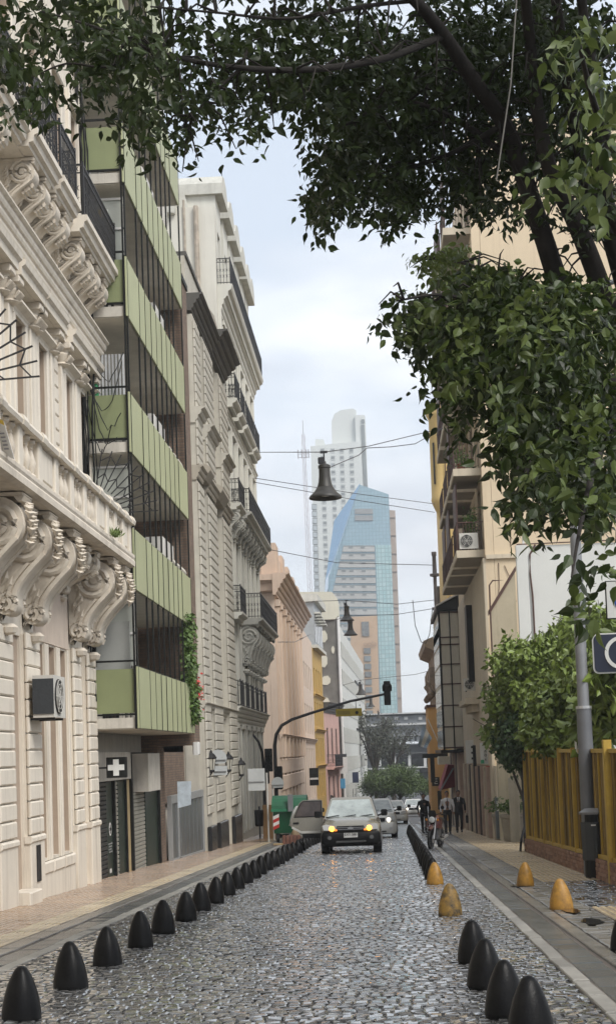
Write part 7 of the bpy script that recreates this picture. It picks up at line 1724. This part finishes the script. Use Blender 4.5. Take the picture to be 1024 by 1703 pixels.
for Q in LB:                       # twigs
    for p in Q[3::2]:
        for j in range(2 if p.y > 11.2 else 0):
            d = Vector((rl.gauss(0, 1), rl.gauss(0, .8), rl.gauss(-.1, .7))).normalized()*rl.uniform(.25, .6)*min(1, (p.y/14)**2); limbs.tube([p, p+d*.5+Vector((0, 0, .05)), p+d+Vector((0, 0, -.08))], [.014, .009, .004], 4)
limbs.build('limbs', m_fbark, tr, True)
# leaf clusters: (u, v, ru, rv, distance, leaf count)
TOP = [(40, 60, 70, 85, 11.5, 520), (50, 150, 55, 45, 11.5, 260), (150, 40, 90, 60, 11.8, 560), (170, 115, 60, 55, 11.8, 330), (250, 60, 90, 75, 12, 620), (230, 185, 48, 55, 12, 300), (300, 150, 70, 60, 12.2, 430), (318, 215, 42, 28, 12.2, 120), (385, 60, 90, 70, 12.4, 640), (390, 150, 60, 45, 12.4, 330), (425, 195, 30, 34, 12.4, 130), (470, 60, 85, 80, 12.8, 700), (475, 140, 60, 42, 12.8, 330), (560, 60, 95, 90, 13.4, 1000), (560, 180, 72, 80, 13.8, 850), (560, 290, 52, 60, 14.2, 600), (540, 345, 28, 32, 14.2, 160), (625, 250, 80, 95, 14.5, 1150), (650, 120, 100, 110, 14, 1500), (655, 330, 45, 45, 14.6, 420), (720, 250, 80, 100, 15, 1300), (740, 100, 100, 115, 14.5, 1700), (835, 80, 110, 105, 14.5, 1800), (835, 210, 90, 95, 15, 1300), (790, 315, 60, 55, 15, 520), (930, 60, 110, 90, 14, 1700), (945, 200, 90, 95, 14.5, 1200), (990, 330, 50, 60, 14.5, 450), (895, 340, 35, 40, 15, 150)]
LOW = [(690, 512, 48, 32, 13.8, 330), (735, 560, 58, 50, 13.6, 620), (800, 505, 80, 65, 13.8, 1050), (785, 620, 62, 60, 13, 720), (870, 500, 80, 55, 13.6, 900), (880, 600, 90, 85, 12.5, 1300), (960, 520, 80, 65, 13, 900), (965, 640, 80, 100, 12.5, 1200), (860, 690, 55, 55, 11.8, 480), (920, 750, 75, 80, 11.5, 900), (995, 755, 50, 85, 11.5, 560), (905, 812, 55, 38, 10.8, 240), (990, 835, 40, 40, 10.6, 180), (866, 850, 30, 22, 10.6, 60), (965, 960, 18, 35, 9.6, 26), (1015, 950, 20, 30, 9.8, 26), (765, 690, 22, 20, 13, 50)]
YOUNG = [(755, 440, 55, 38, 17.5, 420), (700, 425, 22, 16, 17.5, 50), (830, 460, 50, 30, 16.5, 240), (840, 540, 50, 40, 12.2, 90), (900, 520, 60, 35, 12.2, 90)]
BIG = [(985, 50, 45, 55, 6.9, 60), (965, 130, 45, 50, 6.8, 56), (995, 190, 35, 60, 6.8, 52), (990, 290, 40, 60, 7.2, 52), (935, 300, 45, 30, 7.5, 40), (905, 325, 25, 22, 7.6, 14), (1005, 400, 25, 40, 7.6, 22)]
TPL = [(0, 0, 0), (.17, .14, .03), (.255, .36, .05), (.17, .62, .02), (.045, .84, -.07), (0, 1.06, -.19), (-.045, .84, -.07), (-.17, .62, .02), (-.255, .36, .05), (-.17, .14, .03), (0, .36, -.02), (0, .64, -.05)]
TF = [(0, 1, 10), (1, 2, 10), (2, 3, 11, 10), (3, 4, 11), (4, 5, 6, 11), (6, 7, 11), (7, 8, 10, 11), (8, 9, 10), (9, 0, 10)]
def leafbasis(r_, droop=1.0):
    d = Vector((r_.gauss(0, .75), r_.gauss(0, .75), -abs(r_.gauss(.75, .5))*droop)).normalized()
    s_ = d.orthogonal().normalized(); s_ = Matrix.Rotation(r_.uniform(0, 2*pi), 3, d) @ s_
    return s_, d, s_.cross(d)
def scatter(cl, size, r_, sizevar=.3):
    out = []
    for (u, v, ru, rv, Y, n) in cl:
        n = int(n*(.74 if u < 520 else 1.12))
        done = 0
        # leaves grow along short sprays so that gaps open between them
        while done < n:
            while True:
                a, b_, c_ = r_.uniform(-1, 1), r_.uniform(-1, 1), r_.uniform(-1, 1)
                if a*a+b_*b_+c_*c_ < 1: break
            p = atY(u+a*ru, v+b_*rv, Y+c_*1.6); d = Vector((r_.gauss(0, 1), r_.gauss(0, 1), r_.gauss(-.7, .5))).normalized()
            for k in range(r_.randint(4, 8)):
                q = p+d*(.05*k)+Vector((r_.gauss(0, .018), r_.gauss(0, .018), r_.gauss(0, .018))); out.append((q, size*r_.uniform(1-sizevar, 1+sizevar))); done += 1
    return out
def foliage(name, items, material, r_):
    b = MB()
    for p, L_ in items:
        s_, d, u_ = leafbasis(r_); w_ = r_.uniform(.8, 1.1)
        b.add([p+(s_*(x*w_)+d*y+u_*z)*L_ for x, y, z in TPL], TF)
    me = bpy.data.meshes.new(name); me.from_pydata(b.v, [], b.f); me.materials.append(material); me.update()
    o = bpy.data.objects.new(name, me); COL.objects.link(o); setparent(o, tr); return stuff(o)
rf = random.Random(2024)
foliage('canopy_foliage', scatter(TOP, .092, rf, .42), m_fl, rf)
foliage('hanging_foliage', scatter([(u, v, ru*1.06, rv*1.06, Y, n*.84) for u, v, ru, rv, Y, n in LOW], .104, rf, .42), m_fl, rf)
foliage('lighter_hanging_foliage', scatter([(u-6, v-8, ru*1.08, rv*1.08, Y-.5, n*.13) for u, v, ru, rv, Y, n in LOW], .10, rf, .42), m_fl2, rf)
foliage('young_foliage', scatter(YOUNG, .10, rf), m_fl2, rf)
# unseen crown leaves added above the frame to shade canopy, road and bollards
hi = []
for (x, y, z, rx, ry, rz, n) in ((1.2, 12.5, 9.6, 4.6, 2.6, 1.5, 6500), (3.6, 13.2, 10.6, 2.6, 2.4, 2.2, 4500), (-1.8, 11.6, 8.6, 2.4, 2.2, 1.0, 2200)):
    k = 0
    while k < n:
        d = Vector((rf.uniform(-1, 1), rf.uniform(-1, 1), rf.uniform(-1, 1)))
        if d.length < 1: hi.append((Vector((x+d.x*rx, y+d.y*ry, z+d.z*rz)), .13*rf.uniform(.7, 1.3))); k += 1
hi = [h_ for h_ in hi if not in_frame(*h_[0])]
foliage('unseen_shade_foliage', hi, m_fl, rf)
lb_ = MB(); lb_.add(TPL, TF); lme = [shared(lb_, 'leaf', m_fl2, True), shared(lb_, 'leaf', m_fl, True)]
for p, L_ in scatter(BIG, .09, rf, .4)[:300]:
    s_, d, u_ = leafbasis(rf); R_ = Matrix((s_, d, u_)).transposed()
    inst('leaf', rf.choices(lme, (3, 2))[0], tr, p, R_.to_euler(), L_)
# two cords hanging in the crown
for k, (u, v0, v1, lab) in enumerate(((845, -20, 300, 'thin cord hanging down through the dark crown'),)):
    q = MB(); q.tube([atY(u+15, v0, 12), atY(u+4, (v0+v1)/2, 12), atY(u-20, v1, 12.1)], .006, 5); tag(q.build('hanging_cord', mat('cord', (.2, .19, .17), .7)), lab, 'cord')

# ================================================================== HAZE
q = MB(); q.box(-420, 420, -75, 1215, -7.2, 175)
hz = q.build('haze', None); hz['kind'] = 'stuff'
hm = bpy.data.materials.new('haze_air'); hm.use_nodes = True; n_ = hm.node_tree.nodes; n_.clear()
vo = n_.new('ShaderNodeOutputMaterial'); pv = n_.new('ShaderNodeVolumePrincipled'); pv.inputs['Color'].default_value = (.90, .93, .97, 1); pv.inputs['Density'].default_value = .0006; pv.inputs['Anisotropy'].default_value = .0
hm.node_tree.links.new(pv.outputs[0], vo.inputs['Volume']); hz.data.materials.append(hm)
